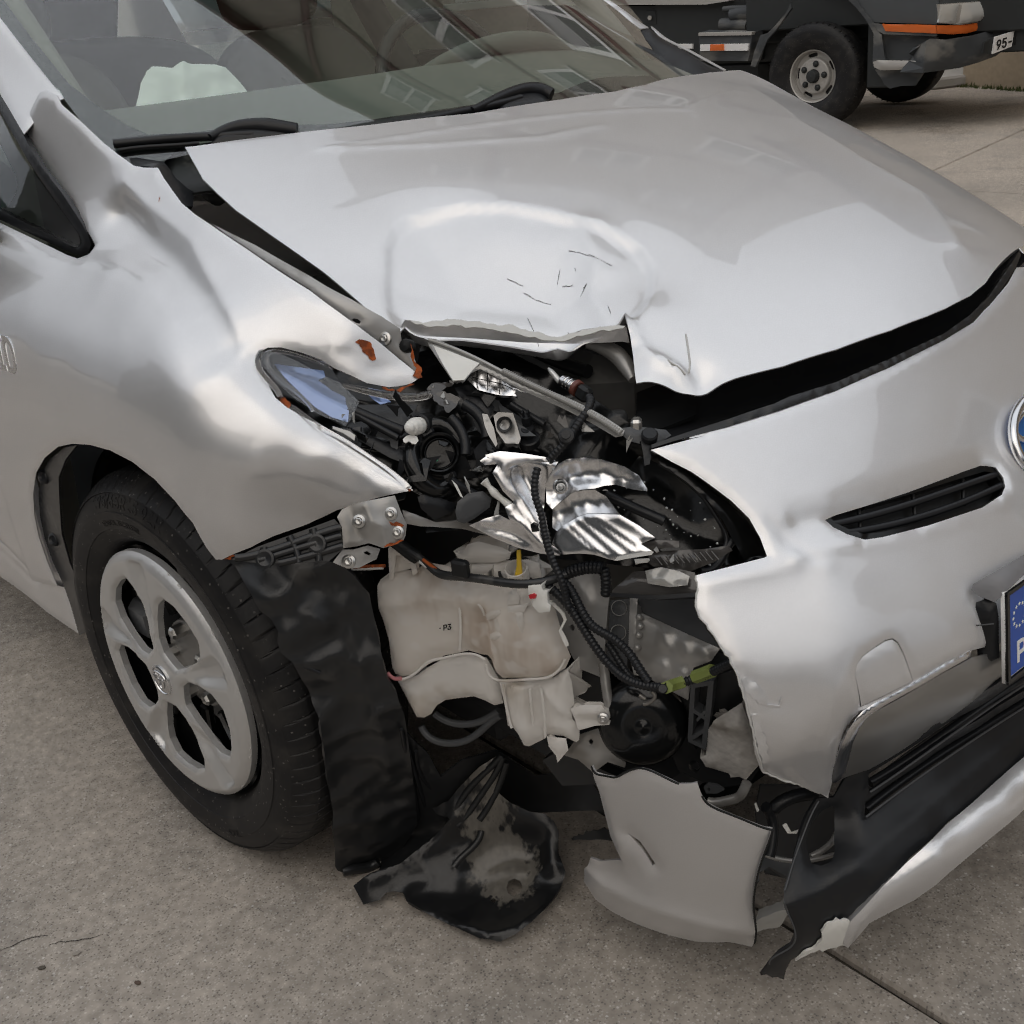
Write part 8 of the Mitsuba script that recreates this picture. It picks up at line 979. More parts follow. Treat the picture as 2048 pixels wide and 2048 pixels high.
# filler end: cap, clamp, cup and yellow dipstick
tank('filler', G('4489 -6364 5716 4591 -6323 5683 4666 -6266 5825 4798 -6198 5877 5083 -6075 5836 5196 -6031 5788 5173 -6056 5702 5023 -6134 5637 4782 -6249 5605 4593 -6341 5564'), G('4375 -6416 5710 4597 -6274 5967 4601 -6309 5739 4606 -6345 5508 4819 -6169 5993 4824 -6203 5767 4830 -6238 5539 5044 -6099 5795 5050 -6133 5568 5260 -5997 5822 5268 -6030 5597'), 'mat_tank_pale', h=.004, thick=.04, roll=(-.010, .010))
tank('filler_base', G('4304 -6395 5473 4575 -6255 5578 5016 -6044 5635 5338 -5888 5688 5467 -5834 5660 5506 -5847 5474 5328 -5943 5382 5003 -6099 5336 4625 -6273 5330'), G('4166 -6471 5394 4438 -6295 5712 4443 -6339 5432 4709 -6166 5745 4715 -6209 5468 4722 -6252 5188 4974 -6039 5778 4982 -6081 5504 4991 -6123 5227 5235 -5915 5811 5245 -5955 5539 5255 -5996 5265 5491 -5793 5843 5502 -5832 5574 5513 -5872 5302'), 'mat_tank_pale', h=.005, thick=.04, roll=(-.008, .008))
cl = add('hose_clamp', slathe([(.0150, -.008), (.0157, -.006), (.0157, .004), (.0150, .005)], (0.4811, -0.6159, 0.5505), unit([.1, -.2, .95]), 40), 'mat_bolt_steel', True, TANK)
add('filler_ring', slathe([(.021, -.010), (.0225, -.004), (.022, .003), (.019, .004), (.017, -.004)], (0.5162, -0.5908, 0.5478), unit([.3, -.4, .85]), 44), 'mat_black_dusty', True, TANK)
add('filler_cup', lathe([(.0125, -.016), (.0135, .009), (.0125, .0095), (.0115, -.014)], (0.5311, -0.6016, 0.5563), unit([.2, -.3, .9]), 40), 'mat_tank_pale', 35, TANK)
body('dipstick', G('5378 -6046 5892 5420 -6027 5898 5435 -6050 5712 5456 -6061 5581 5360 -6106 5567 5384 -6074 5705'), G('5293 -6096 5820 5297 -6114 5696 5301 -6133 5572 5407 -6023 5958 5411 -6041 5835 5415 -6058 5712 5419 -6076 5588 5537 -6021 5604'), AX, 'mat_yellow_plastic', h=.004, thick=.002, parent=TANK, label='yellow dipstick')
for pa in (G('4037 -6607 3323 4220 -6535 3243 4460 -6423 3253 4692 -6296 3363 4873 -6185 3525'), G('3856 -6727 3105 4007 -6684 2952 4251 -6573 2938 4512 -6431 3058 4741 -6283 3309 4898 -6183 3467')): add('washer_hose', sweep(pa, .0048, 10), 'mat_grey_plastic', True, CAR)

# fender bracket with its bolts
fb = body('fender_bracket', G('4523 -7765 6795 4577 -7638 6831 4679 -7459 6840 4805 -7232 6851 4871 -7231 6690 4927 -7210 6523 4940 -7252 6408 4940 -7287 6363 4899 -7424 6332 4865 -7515 6328 4779 -7645 6413 4725 -7767 6404 4658 -7899 6412 4585 -7835 6624 4523 -7839 6726'), G('4414 -7889 6845 4496 -7980 6637 4551 -7697 6815 4625 -7783 6602 4688 -7863 6385 4603 -7411 6992 4687 -7503 6783 4749 -7583 6564 4801 -7657 6340 4745 -7219 6963 4815 -7304 6747 4862 -7374 6520 4905 -7442 6289 4925 -7090 6701 4960 -7153 6466 4997 -7216 6230'), AX, 'mat_steel', h=.004, thick=.003, roll=(-.002, .003), rough=(.004, .03), label='bare steel bracket with rust where the fender tore off', bumps=[('crease', G('4660 -7518 6815 4754 -7525 6620 4829 -7431 6545 4879 -7478 6330'), .008, .006), ('crease', G('4579 -7694 6774 4696 -7728 6515 4819 -7561 6406'), .008, -.004)])
for p_ in ((0.4688, -0.7660, 0.6659), (0.4848, -0.7338, 0.6681), (0.4917, -0.7332, 0.6468)): hexbolt(fb, p_, AX, .0042)
for ol, ct in [(G('4846 -7412 6594 4894 -7310 6585 4932 -7254 6530 4920 -7293 6521 4865 -7397 6559'), G('4834 -7449 6580 4853 -7367 6634 4867 -7387 6566 4886 -7304 6620 4898 -7324 6552 4910 -7343 6484 4928 -7259 6537')), (G('4881 -7523 6344 4907 -7434 6374 4957 -7291 6382 4957 -7303 6366 4916 -7434 6341'), G('4869 -7573 6318 4890 -7470 6381 4906 -7495 6299 4926 -7391 6362 4946 -7288 6426 4960 -7311 6342'))]: body('rust_patch', ol, ct, AX, 'mat_rust', h=.004, thick=.0008, tear=(.0008, .004), parent=fb)
lb = body('lower_bracket', G('4502 -7814 6312 4557 -7719 6293 4627 -7559 6305 4696 -7452 6243 4702 -7523 6142 4676 -7600 6126 4640 -7718 6094 4574 -7846 6117 4484 -7955 6205'), G('4460 -8045 6165 4497 -7851 6285 4539 -7906 6135 4537 -7658 6408 4577 -7711 6256 4616 -7764 6104 4618 -7517 6379 4654 -7568 6224 4690 -7619 6070 4726 -7421 6190'), holes=[G('4622 -7623 6244 4636 -7586 6251 4662 -7557 6214 4662 -7574 6196 4638 -7609 6219')], axis=AX, m='mat_steel', h=.004, thick=.004, rough=(.004, .02))
hexbolt(lb, (0.4599, -0.7819, 0.6198), AX, .0045)
body('inner_rail', G('4569 -7015 6528 4640 -6889 6450 4734 -6689 6303 4832 -6400 6251 5026 -6076 6035 4986 -6150 6007 4843 -6422 6154 4741 -6703 6250 4674 -6887 6309 4611 -7022 6373'), G('4486 -7080 6657 4536 -7151 6439 4598 -6877 6616 4637 -6940 6391 4721 -6716 6333 4753 -6774 6101 4801 -6484 6271 4832 -6541 6036 4893 -6258 6214 4920 -6311 5976 5016 -6050 6173 5037 -6098 5930'), AX, 'mat_steel', h=.006, thick=.006, roll=(-.004, .005), rough=(.008, .03))
# ribbed bumper retainer under the fender edge
rt = body('retainer', G('3962 -8886 6443 4069 -8596 6522 4285 -8108 6607 4420 -7809 6665 4490 -7777 6575 4566 -7844 6354 4526 -8017 6259 4372 -8285 6295 4230 -8514 6334 4082 -8735 6384'), G('3877 -8981 6493 4022 -8764 6453 4070 -8443 6647 4166 -8545 6413 4255 -8644 6177 4219 -8223 6609 4309 -8323 6372 4393 -8420 6132 4272 -7899 6807 4367 -8002 6570 4450 -8099 6328 4428 -7680 6772 4513 -7778 6530 4586 -7870 6282'), AX, 'mat_black_dusty', h=.007, thick=.006, label='black ribbed bumper retainer under the fender')
for pa in (G('4029 -8874 6474 4182 -8584 6480 4382 -8134 6553 4536 -7808 6600'), G('4175 -8678 6412 4345 -8302 6462 4563 -7840 6517'), G('4299 -8509 6354 4445 -8207 6375 4602 -7862 6413'), G('4260 -8311 6594 4345 -8302 6462 4411 -8324 6327'), G('4372 -8070 6629 4449 -8093 6476 4518 -8135 6307'), G('4153 -8579 6530 4213 -8618 6401')): add('rib', sweep(pa, .0042, 6), 'mat_black_dusty', True, rt)
for p_ in ((0.4467, -0.8096, 0.6487), (0.4223, -0.8618, 0.6428)): add('boss', lathe([(.010, -.004), (.0105, .003), (.008, .0035), (0, .001)], p_, AX, 24), 'mat_black_dusty', False, rt)

# torn wheel arch liner and the splash shield lying on the ground
LN = body('torn_liner', G('2604 -8348 5792 2688 -8300 5711 2822 -8274 5559 2950 -8253 5435 3102 -8255 5234 3224 -8204 5144 3307 -8185 5028 3318 -8233 4885 3350 -8239 4738 3434 -8140 4591 3442 -8073 4254 3401 -7999 3854 3400 -7908 3619 3269 -7861 3049 3056 -7799 2346 2895 -7718 1865 2557 -7626 1032 2286 -7542 329 2219 -7390 51 2211 -7188 -113 2222 -6976 -222 2318 -6872 -39 2463 -6511 127 2753 -6335 700 3008 -6465 1268 3302 -6636 1903 3590 -6794 2526 3957 -7017 3440 4006 -7070 3633 4031 -7141 3941 4001 -7215 4156 3927 -7199 4724 3850 -7175 5088 3826 -7182 5257 3746 -7291 5549 3679 -7382 5686 3510 -7575 5843 3138 -7903 5888 2820 -8138 5881'), G('2466 -8544 5682 2764 -8124 6101 2801 -8234 5667 2912 -8378 5268 3125 -7834 6099 3191 -7954 5682 3280 -8086 5275 3350 -8210 4854 3301 -8279 4354 3451 -7531 6082 3522 -7652 5669 3570 -7761 5239 3601 -7863 4794 3551 -7926 4289 3400 -7940 3700 3222 -7945 3067 2996 -7932 2371 2692 -7888 1580 2339 -7829 706 3740 -7290 5595 3762 -7382 5146 3803 -7487 4702 3790 -7563 4215 3664 -7580 3636 3432 -7544 2954 3128 -7475 2182 2765 -7383 1320 2391 -7294 401 2030 -7220 -552 3949 -6991 5046 3999 -7099 4602 4016 -7188 4129 3906 -7204 3554 3598 -7108 2800 3188 -6961 1922 2752 -6807 969 2380 -6698 22 2050 -6620 -935 4022 -6742 3372 3694 -6615 2583 3243 -6418 1644 2764 -6212 622 2406 -6089 -344'), unit([.8, -.55, .2]), 'mat_black_dusty', h=.006, thick=.004, rough=(.026, .10, 'fold'), label='torn black wheel arch liner hanging to the ground', bumps=[
    ('crease', G('3254 -8022 5442 3392 -7988 5251 3540 -7839 5165 3642 -7725 5002'), .016, .010), ('bump', G('3007 -8167 5517 3265 -8119 5237 3414 -8122 4890'), .02, .010), ('crease', G('3727 -7484 5127 3848 -7471 4388 3779 -7289 3376 3264 -6977 2074'), .010, .008),
    ('crease', G('3389 -7913 3595 3192 -7827 2754 2860 -7690 1762'), .008, .008), ('crease', G('3973 -7143 4632 4061 -7071 4268 4044 -6936 3603 3331 -6552 1894'), .012, .008), ('bump', G('3781 -7562 4593 3735 -7538 3768 3387 -7430 2706'), .05, -.012)])
for pa in (G('3867 -7036 3219 3498 -6789 2329 3032 -6479 1293 2816 -6360 812'), G('3669 -6857 2686 3375 -6625 1994 3000 -6318 1117'), G('3686 -6756 2640 3301 -6421 1718 3221 -6268 1464'), G('3294 -6302 1616 3066 -6243 1174 2869 -6187 772'), G('3466 -8140 4582 3608 -7905 4387')): add('liner_fold', sweep(pa, .0028, 6), 'mat_black_trim', True, LN)
add('liner_foot', sweep(G('2291 -7455 191 2325 -7276 149 2360 -6988 55 2393 -6905 92'), .008, 10), 'mat_black_dusty', True, LN)
def wet(name, pts, parent): return pts
SP = body('splash_shield', G('2788 -7568 280 2894 -7302 373 3002 -7115 412 3118 -6935 440 3238 -6538 626 3419 -6146 845 3217 -6268 993 3150 -6285 1098 3324 -6100 1115 3433 -5915 1373 3627 -5705 1603 3753 -5579 1824 3871 -5453 2000 3916 -5423 1725 3858 -5493 1450 3826 -5554 1206 3975 -5450 1070 4184 -5297 957 4332 -5152 927 4454 -5097 831 4541 -5110 725 4681 -5262 508 4886 -5336 350 4973 -5530 267 5019 -5716 223 5087 -5955 168 5106 -6178 131 5081 -6458 89 4985 -6672 59 4738 -6822 42 4444 -6906 40 4129 -6978 45 3820 -7061 65 3514 -7146 117 3346 -7105 207 3235 -7183 223 3167 -7264 216 3154 -7392 153 3019 -7589 118'), G('2540 -7690 396 2891 -7314 367 3172 -7561 54 2873 -6542 1169 3014 -6716 712 3247 -6944 345 3559 -7214 69 3237 -6173 1150 3364 -6339 680 3611 -6580 332 3966 -6887 110 4317 -7187 -91 3593 -5725 1706 3603 -5809 1135 3744 -5985 681 4028 -6257 377 4402 -6588 189 4750 -6897 -1 3939 -5289 2247 3961 -5373 1696 3963 -5444 1115 4131 -5640 690 4452 -5948 436 4801 -6273 234 5128 -6581 33 4319 -5079 1093 4476 -5268 660 4758 -5557 370 5100 -5891 168 4835 -4911 646 5079 -5176 320'), holes=[G('4408 -6079 407 4366 -5998 444 4403 -5920 458 4485 -5881 440 4570 -5915 401 4612 -6000 368 4578 -6090 357 4495 -6118 373'), G('4348 -6336 304 4358 -6288 324 4420 -6288 317 4414 -6339 295')], axis=(0.25, -.3, .92), m='mat_splash', h=.006, thick=.004, rough=(.010, .10, 'fold'), label='black splash shield dragged down onto the concrete', bumps=[
    ('area', G('3657 -6284 481 3761 -5931 718 4195 -5431 790 4433 -5269 696 4667 -5475 438 4892 -5938 258 4749 -6490 182 4161 -6661 179'), .035, -.020),
    ('bump', G('3878 -5582 998 4149 -5379 896 4354 -5219 817 4486 -5212 691 4691 -5408 443'), .018, .016), ('crease', G('3585 -7137 97 3967 -6978 71 4399 -6866 64 4807 -6713 84 5032 -6411 121 5041 -5979 186'), .014, .016),
    ('crease', G('3392 -6154 875 3731 -5898 779 3748 -6072 600 3671 -6372 413'), .012, .012), ('crease', G('2910 -7388 305 3177 -6846 452 3414 -6181 804'), .014, .012),
    ('crease', G('3372 -6080 1048 3529 -5825 1372 3750 -5588 1733'), .010, .010), ('crease', G('3269 -6159 1104 3434 -5920 1345 3667 -5669 1610'), .008, .010), ('crease', G('3486 -6017 943 3629 -5756 1224 3804 -5539 1670'), .010, .012), ('crease', G('3620 -5932 868 3716 -5710 1082 3856 -5489 1605'), .008, .010)])
for pa in (G('3942 -5526 2043 3791 -5680 1805 3590 -5890 1504 3475 -6070 1227 3431 -6193 1050'), G('3951 -5520 2013 3865 -5616 1743 3705 -5798 1385 3602 -5986 1118 3530 -6151 949'), G('3984 -5492 1921 3914 -5571 1617 3818 -5701 1292 3736 -5905 1014'), G('3801 -5943 878 3821 -6004 796 3769 -6218 637 3732 -6441 493')): add('pleat', sweep(pa, .0048, 8), 'mat_black_dusty', True, SP)
body('shield_back', G('1763 -5642 630 2034 -5432 511 2544 -4895 989 2801 -4659 1055 3129 -4323 588 3588 -3731 698 4050 -3614 -32 3938 -4014 -421 3741 -4220 -442 3565 -4278 -329 3199 -4458 -68 2754 -4799 210 2341 -5179 386'), G('1947 -5439 750 2007 -5563 219 2348 -5097 762 2376 -5196 203 2709 -4660 1317 2738 -4753 768 2737 -4825 180 3073 -4372 725 3098 -4458 160 3235 -4631 -300 3392 -3978 667 3451 -4086 133 3585 -4258 -329 3728 -3598 626 3819 -3731 122 3961 -3909 -329 4196 -3388 125'), (0.25, -.3, .92), 'mat_black_dusty', h=.02, thick=.004, rough=(.02, .06))
body('shield_tip', G('4075 -4492 20 4135 -4394 63 4281 -4225 111 4481 -4035 143 4580 -4088 -8 4539 -4187 -74 4425 -4307 -100 4244 -4435 -74 4122 -4504 -33'), G('3989 -4547 50 4135 -4407 48 4215 -4498 -104 4221 -4194 219 4286 -4272 51 4364 -4362 -103 4373 -4061 224 4439 -4140 57 4516 -4229 -96 4527 -3930 231 4593 -4010 66 4669 -4099 -88'), (0.25, -.3, .92), 'mat_black_plastic', h=.006, thick=.004, rough=(.008, .02), tear=(.0015, .006))

body('liner_skirt', G('2160 -6947 -124 2160 -6588 1 2466 -6330 433 3223 -6649 1930 3530 -6779 2929 3600 -6532 2478 3430 -6247 1811 3592 -5955 2012 3760 -5495 2000 3795 -5368 1886 3487 -5605 1225 3353 -5911 939 3315 -6054 673 3060 -6372 387 3084 -6798 332 2736 -6978 103'), G('2017 -7162 -213 3216 -6942 2606 2853 -6816 1815 2296 -6588 816 2057 -6546 48 2680 -6980 71 3659 -6635 3171 3577 -6657 2627 3290 -6557 1893 2801 -6340 943 2686 -6355 290 3329 -6821 361 3677 -6206 2435 3439 -6122 1725 3239 -6066 1019 3296 -6180 532 3735 -5709 2198 3520 -5625 1490 3495 -5677 930 3905 -5273 2048 3780 -5241 1408'), AX, 'mat_black_dusty', h=.008, thick=.003, rough=(.012, .10, 'fold'))
# frame horn, crash box and bumper beam
body('inner_panel', G('5174 -5490 5319 5442 -5344 5343 5759 -5162 5373 5937 -5099 5314 6003 -5256 4961 6104 -5504 4196 5804 -5610 4259 5637 -5612 4479 5319 -5568 4975'), G('5006 -5520 5438 5069 -5606 5168 5275 -5372 5465 5342 -5461 5201 5404 -5546 4933 5460 -5626 4660 5508 -5698 4378 5535 -5223 5489 5606 -5314 5230 5674 -5404 4969 5737 -5489 4703 5790 -5565 4429 5830 -5630 4142 5789 -5073 5511 5863 -5169 5257 5938 -5264 5003 6009 -5355 4746 6067 -5436 4479 6110 -5502 4198 6116 -5024 5282'), AX, 'mat_steel', h=.008, thick=.004, rough=(.006, .05), holes=[G('5607 -5528 4747 5642 -5505 4768 5675 -5503 4736 5667 -5523 4692 5629 -5538 4697')], bumps=[('bump', G('5649 -5315 5183 5727 -5342 5048'), .008, .006)])
body('front_rail', G('5995 -5195 5085 6209 -5066 5134 6279 -5178 4884 6351 -5296 4569 6386 -5378 4271 6305 -5423 4208 6174 -5432 4361 6105 -5405 4523'), G('5880 -5296 4993 5934 -5366 4793 5981 -5430 4588 6021 -5487 4377 6021 -5113 5212 6082 -5189 5019 6141 -5264 4825 6193 -5332 4626 6236 -5391 4418 6267 -5440 4200 6216 -5002 5233 6282 -5085 5046 6347 -5165 4858 6404 -5238 4665 6450 -5300 4462 6483 -5349 4247'), AX, 'mat_grey_plastic', h=.008, thick=.004, roll=(-.003, .004))
for p_ in ((0.6131, -0.5184, 0.5030), (0.6200, -0.5289, 0.4768)): add('weld_ring', slathe([(.0095, -.001), (.0095, .0012), (.0085, .0012), (.0085, -.001)], p_, AX, 24), 'mat_steel', True, CAR)
body('post', G('6263 -5130 5185 6348 -5084 5195 6423 -5200 4947 6491 -5324 4637 6618 -5369 4363 6530 -5398 4365 6417 -5355 4622'), G('6182 -5227 5081 6240 -5299 4897 6291 -5366 4709 6334 -5424 4513 6309 -5048 5283 6373 -5128 5106 6436 -5206 4929 6493 -5277 4746 6539 -5339 4555 6572 -5387 4352'), AX, 'mat_steel', h=.006, thick=.02, roll=(-.003, .004))
CB = body('crash_box', G('6399 -5181 4998 6450 -5131 5048 6961 -5030 4957 7478 -4955 4891 7413 -5031 4742 7221 -5124 4612 7208 -5163 4412 7184 -5193 4191 6953 -5272 4279 6638 -5357 4385 6478 -5317 4666'), G('6290 -5268 4919 6348 -5343 4712 6396 -5408 4495 6434 -5075 5148 6507 -5165 4954 6573 -5247 4755 6624 -5315 4543 6658 -5366 4316 6726 -5068 4992 6799 -5159 4802 6853 -5230 4596 6887 -5279 4370 6903 -5310 4126 6945 -4978 5034 7026 -5078 4853 7083 -5151 4651 7112 -5195 4424 7123 -5219 4177 7253 -5004 4907 7308 -5074 4706 7331 -5109 4475 7335 -5124 4223 7467 -4921 4952 7518 -4987 4750'), AX, 'mat_steel', h=.004, thick=.004, roll=(-.003, .004), label='pale steel crash box with pressed dimples', bumps=[('bump', l_, .0075, .005) for l_ in (G('6792 -5119 4880 6837 -5154 4792'), G('7055 -5073 4852 7097 -5106 4763'), G('7298 -5033 4832 7328 -5056 4748'), G('6856 -5244 4549 6885 -5262 4447'), G('7106 -5183 4501 7116 -5192 4436'))])
body('top_face', G('6220 -4963 5095 6576 -4781 5126 6847 -4608 5208 6963 -4715 5054 7129 -4786 4931 7377 -4815 4788 6840 -4899 4858 6331 -5001 4954'), G('6140 -5045 5019 6272 -4848 5235 6345 -4937 5046 6418 -5026 4857 6469 -4735 5255 6549 -4832 5073 6630 -4931 4894 6665 -4626 5277 6752 -4732 5102 6845 -4843 4934 6925 -4942 4758 6868 -4527 5305 6960 -4641 5137 7060 -4762 4978 7145 -4867 4809 7353 -4785 4852 7404 -4851 4655'), AX, 'mat_grey_plastic', h=.008, thick=.004, parent=CB)
for p_ in ((0.6459, -0.5187, 0.5027), (0.6503, -0.5221, 0.4938), (0.6517, -0.5267, 0.4841), (0.6538, -0.5323, 0.4704)): add('weld_bead', trimesh.creation.icosphere(2, .0042).apply_translation(p_), 'mat_steel', True, CB)
body('beam', G('6718 -5026 4038 6994 -4922 3979 7223 -4716 4646 7419 -4631 4587 7515 -4624 4281 7619 -4564 3748 7702 -4539 3156 7600 -4617 2911 7337 -4771 2809 7104 -4897 2841 6845 -5029 2945 6746 -5068 3239'), G('6544 -5108 3926 6554 -5144 3515 6551 -5167 3082 6897 -4961 4007 6899 -4982 3590 6893 -4996 3156 6893 -5016 2717 7126 -4661 4785 7213 -4773 4465 7229 -4804 4073 7222 -4810 3650 7217 -4817 3217 7222 -4836 2786 7510 -4593 4501 7529 -4623 4114 7524 -4624 3693 7525 -4631 3268 7539 -4656 2848 7820 -4440 3734 7831 -4454 3321 7852 -4480 2910'), holes=[G('6946 -4971 3071 6986 -4948 3144 7054 -4912 3118 7079 -4902 3019 7034 -4929 2958 6969 -4962 2984'), G('6998 -4936 3356 7037 -4915 3389 7069 -4898 3343 7036 -4917 3298')], axis=AX, m='mat_black_dusty', h=.008, thick=.006, bumps=[('bump', G('6811 -5016 3766 6827 -5029 3204'), .015, .010)])
hn = add('horn', slathe([(.052, -.02), (.053, -.008), (.048, .0), (.036, .008), (.022, .010), (.012, .006), (.006, .009), (0, .010)], (0.6732, -0.5494, 0.3807), unit([.6, -.62, .25]), 56), 'mat_black_gloss', True, CAR, 'round black horn behind the washer tank')
body('horn_plate', G('6178 -5370 4027 6472 -5226 4183 6746 -5151 4060 6816 -5158 3582 6708 -5222 3197 6518 -5317 3048 6329 -5389 3317 6210 -5424 3546'), G('6069 -5424 3978 6084 -5458 3734 6089 -5483 3479 6264 -5282 4254 6291 -5326 4025 6306 -5359 3783 6310 -5382 3529 6309 -5400 3266 6486 -5191 4302 6512 -5234 4074 6526 -5264 3833 6530 -5285 3579 6528 -5300 3317 6525 -5314 3050 6732 -5146 4125 6743 -5172 3883 6745 -5188 3629 6742 -5200 3366 6739 -5211 3100 6954 -5090 3674'), AX, 'mat_black_plastic', h=.008, thick=.004, roll=(-.004, .005))
add('brace', sweep(G('6220 -5586 4497 6291 -5634 4299 6365 -5681 4101 6436 -5685 3881 6551 -5664 3692'), .006, 10), 'mat_steel', True, CAR)
body('arm_plate', G('5895 -6036 3249 6053 -5913 3563 6259 -5798 3690 6388 -5736 3705 6500 -5708 3562 6617 -5690 3348 6609 -5711 3245 6409 -5798 3273 6249 -5900 3095 6070 -5960 3226'), G('5781 -6097 3198 5999 -5947 3507 6011 -5983 3249 6211 -5800 3808 6224 -5836 3555 6238 -5872 3299 6252 -5908 3041 6432 -5692 3852 6446 -5727 3602 6461 -5762 3349 6476 -5797 3093 6681 -5653 3398 6697 -5688 3144'), AX, 'mat_steel', h=.005, thick=.005, roll=(-.003, .004), rough=(.004, .03), holes=[G('6173 -5867 3504 6199 -5850 3541 6226 -5842 3515 6212 -5857 3464 6186 -5867 3470')])
body('lower_arm', G('5466 -5725 2969 5874 -5557 2827 6229 -5406 2728 6412 -5348 2568 6380 -5391 2409 5933 -5571 2586 5516 -5790 2466 5250 -5862 2769'), G('5118 -5928 2747 5364 -5751 3095 5379 -5795 2803 5395 -5840 2508 5619 -5621 3147 5636 -5664 2858 5653 -5707 2566 5888 -5535 2912 5906 -5577 2623 6136 -5408 2964 6155 -5450 2678 6175 -5492 2389 6400 -5324 2733 6421 -5365 2446'), AX, 'mat_black_dusty', h=.01, thick=.02)
body('spring_plate', G('5557 -5392 4060 5844 -5272 3964 5933 -5296 3590 5524 -5505 3514 5486 -5476 3779'), G('5410 -5511 3782 5420 -5537 3614 5429 -5563 3444 5540 -5385 4141 5550 -5410 3975 5560 -5435 3809 5570 -5461 3641 5580 -5486 3473 5698 -5335 4001 5708 -5360 3835 5719 -5385 3668 5729 -5410 3501 5844 -5261 4026 5855 -5285 3861 5866 -5310 3695 5877 -5334 3529 6011 -5235 3722 6023 -5260 3556'), AX, 'mat_bay_grey', h=.01)
# ladder shaped carrier and the crushed foam block
LD = key_for(CAR + '__carrier_frame'); labels[LD] = {'label': 'grey plastic ladder shaped bumper carrier'}
for ol, ct in [(G('7255 -5215 4452 7305 -5194 4468 7274 -5231 3833 7265 -5236 3718 7219 -5260 3709 7240 -5245 4074'), G('7127 -5277 4317 7132 -5292 4092 7129 -5301 3857 7124 -5307 3616 7309 -5178 4577 7319 -5198 4361 7319 -5207 4132 7314 -5211 3895 7309 -5214 3654')), (G('7445 -5131 4533 7502 -5104 4551 7480 -5126 4219 7433 -5147 3838 7410 -5159 3637 7364 -5184 3661 7412 -5161 4109'), G('7265 -5233 4095 7259 -5239 3810 7253 -5244 3520 7476 -5100 4675 7486 -5120 4414 7482 -5125 4137 7474 -5124 3850 7468 -5127 3561')), (G('7255 -5215 4452 7502 -5104 4551 7499 -5109 4497 7263 -5217 4401'), G('7205 -5235 4430 7304 -5196 4453 7307 -5204 4340 7396 -5145 4585 7401 -5155 4474 7490 -5104 4604 7494 -5112 4493')), (G('7266 -5231 4153 7439 -5147 4039 7433 -5149 3989 7260 -5235 4103'), G('7224 -5252 4099 7296 -5216 4203 7295 -5219 4114 7294 -5221 4024 7365 -5185 4128 7364 -5186 4038 7432 -5150 4051 7430 -5151 3959')), (G('7422 -5156 4110 7324 -5206 3968 7316 -5210 4003 7404 -5165 4144'), G('7292 -5221 4030 7291 -5222 3968 7342 -5197 4101 7340 -5198 4039 7339 -5198 3977 7390 -5172 4172 7389 -5173 4110 7388 -5174 4048 7436 -5149 4119')), (G('7233 -5252 3737 7398 -5167 3894 7405 -5162 3846 7261 -5238 3692'), G('7199 -5269 3725 7268 -5234 3826 7266 -5235 3739 7264 -5237 3651 7334 -5200 3839 7332 -5201 3752 7402 -5165 3939 7399 -5166 3851 7397 -5166 3764')), (G('7223 -5257 3722 7410 -5159 3645 7400 -5164 3592 7222 -5258 3671'), G('7187 -5275 3763 7185 -5277 3666 7261 -5238 3778 7259 -5239 3681 7257 -5241 3583 7332 -5201 3695 7330 -5202 3598 7404 -5162 3709 7402 -5163 3611'))]:
    body('rung', ol, ct, AX, 'mat_grey_plastic', h=.006, thick=.018, roll=(-.001, .002), parent=LD)
body('shade_plate', G('7122 -5069 4318 7558 -4832 4593 7671 -4787 4158 7382 -4959 3868 7281 -5014 3494 7092 -5115 3586'), G('6998 -5135 4153 7002 -5150 3922 7000 -5159 3682 6996 -5166 3437 7183 -5033 4418 7192 -5052 4196 7192 -5060 3962 7187 -5065 3720 7182 -5069 3475 7372 -4950 4457 7376 -4962 4231 7373 -4966 3995 7367 -4966 3752 7362 -4968 3508 7528 -4828 4693 7546 -4854 4484 7549 -4864 4258 7546 -4865 4021 7706 -4746 4498 7713 -4758 4276 7712 -4760 4042'), AX, 'mat_black_plastic', h=.01, thick=.004, parent=LD)
body('foam_block', G('7574 -5204 4081 7626 -5177 4139 7856 -5044 4363 7918 -4997 4107 7975 -4961 3798 8029 -4944 3554 7898 -5031 3317 7833 -5064 3338 7742 -5115 3311 7723 -5123 3361 7668 -5153 3370 7576 -5203 3395 7484 -5253 3409 7456 -5266 3472 7425 -5282 3528 7485 -5249 3578 7503 -5238 3744 7521 -5231 3947'), G('7334 -5331 3443 7530 -5230 4197 7523 -5230 3959 7516 -5231 3719 7513 -5235 3479 7513 -5243 3239 7701 -5135 4225 7694 -5132 3988 7688 -5131 3749 7688 -5136 3512 7690 -5146 3275 7869 -5036 4478 7866 -5035 4248 7859 -5030 4012 7856 -5030 3775 7859 -5038 3543 7865 -5049 3310 8023 -4932 4036 8024 -4934 3804 8029 -4942 3575 8038 -4954 3346'), AX, 'mat_foam', h=.004, thick=.06, roll=(-.012, .007), rough=(.008, .02), label='crushed grey foam absorber block', bumps=[('crease', G('7540 -5203 4041 7717 -5100 4044 7899 -4989 4094'), .012, .010), ('bump', G('7551 -5193 3793 7656 -5135 3512'), .03, -.006)])
add('tie_rod', sweep(G('7835 -4954 3234 7802 -4981 3116 7759 -5011 3028 7649 -5075 2955 7536 -5138 2900 7441 -5189 2889'), .0058, 12), 'mat_steel', True, CAR)
body('lower_tab', G('7280 -5080 2954 7327 -5052 3010 7423 -5000 3009 7500 -4962 2961 7425 -5007 2895 7310 -5069 2871'), G('7237 -5104 2935 7321 -5052 3066 7322 -5058 2953 7324 -5064 2840 7405 -5006 3082 7407 -5011 2970 7409 -5018 2858 7490 -4965 2987 7494 -4971 2875'), holes=[G('7319 -5061 2937 7337 -5049 2961 7357 -5040 2940 7338 -5052 2910')], axis=AX, m='mat_grey_plastic', h=.005, thick=.004)
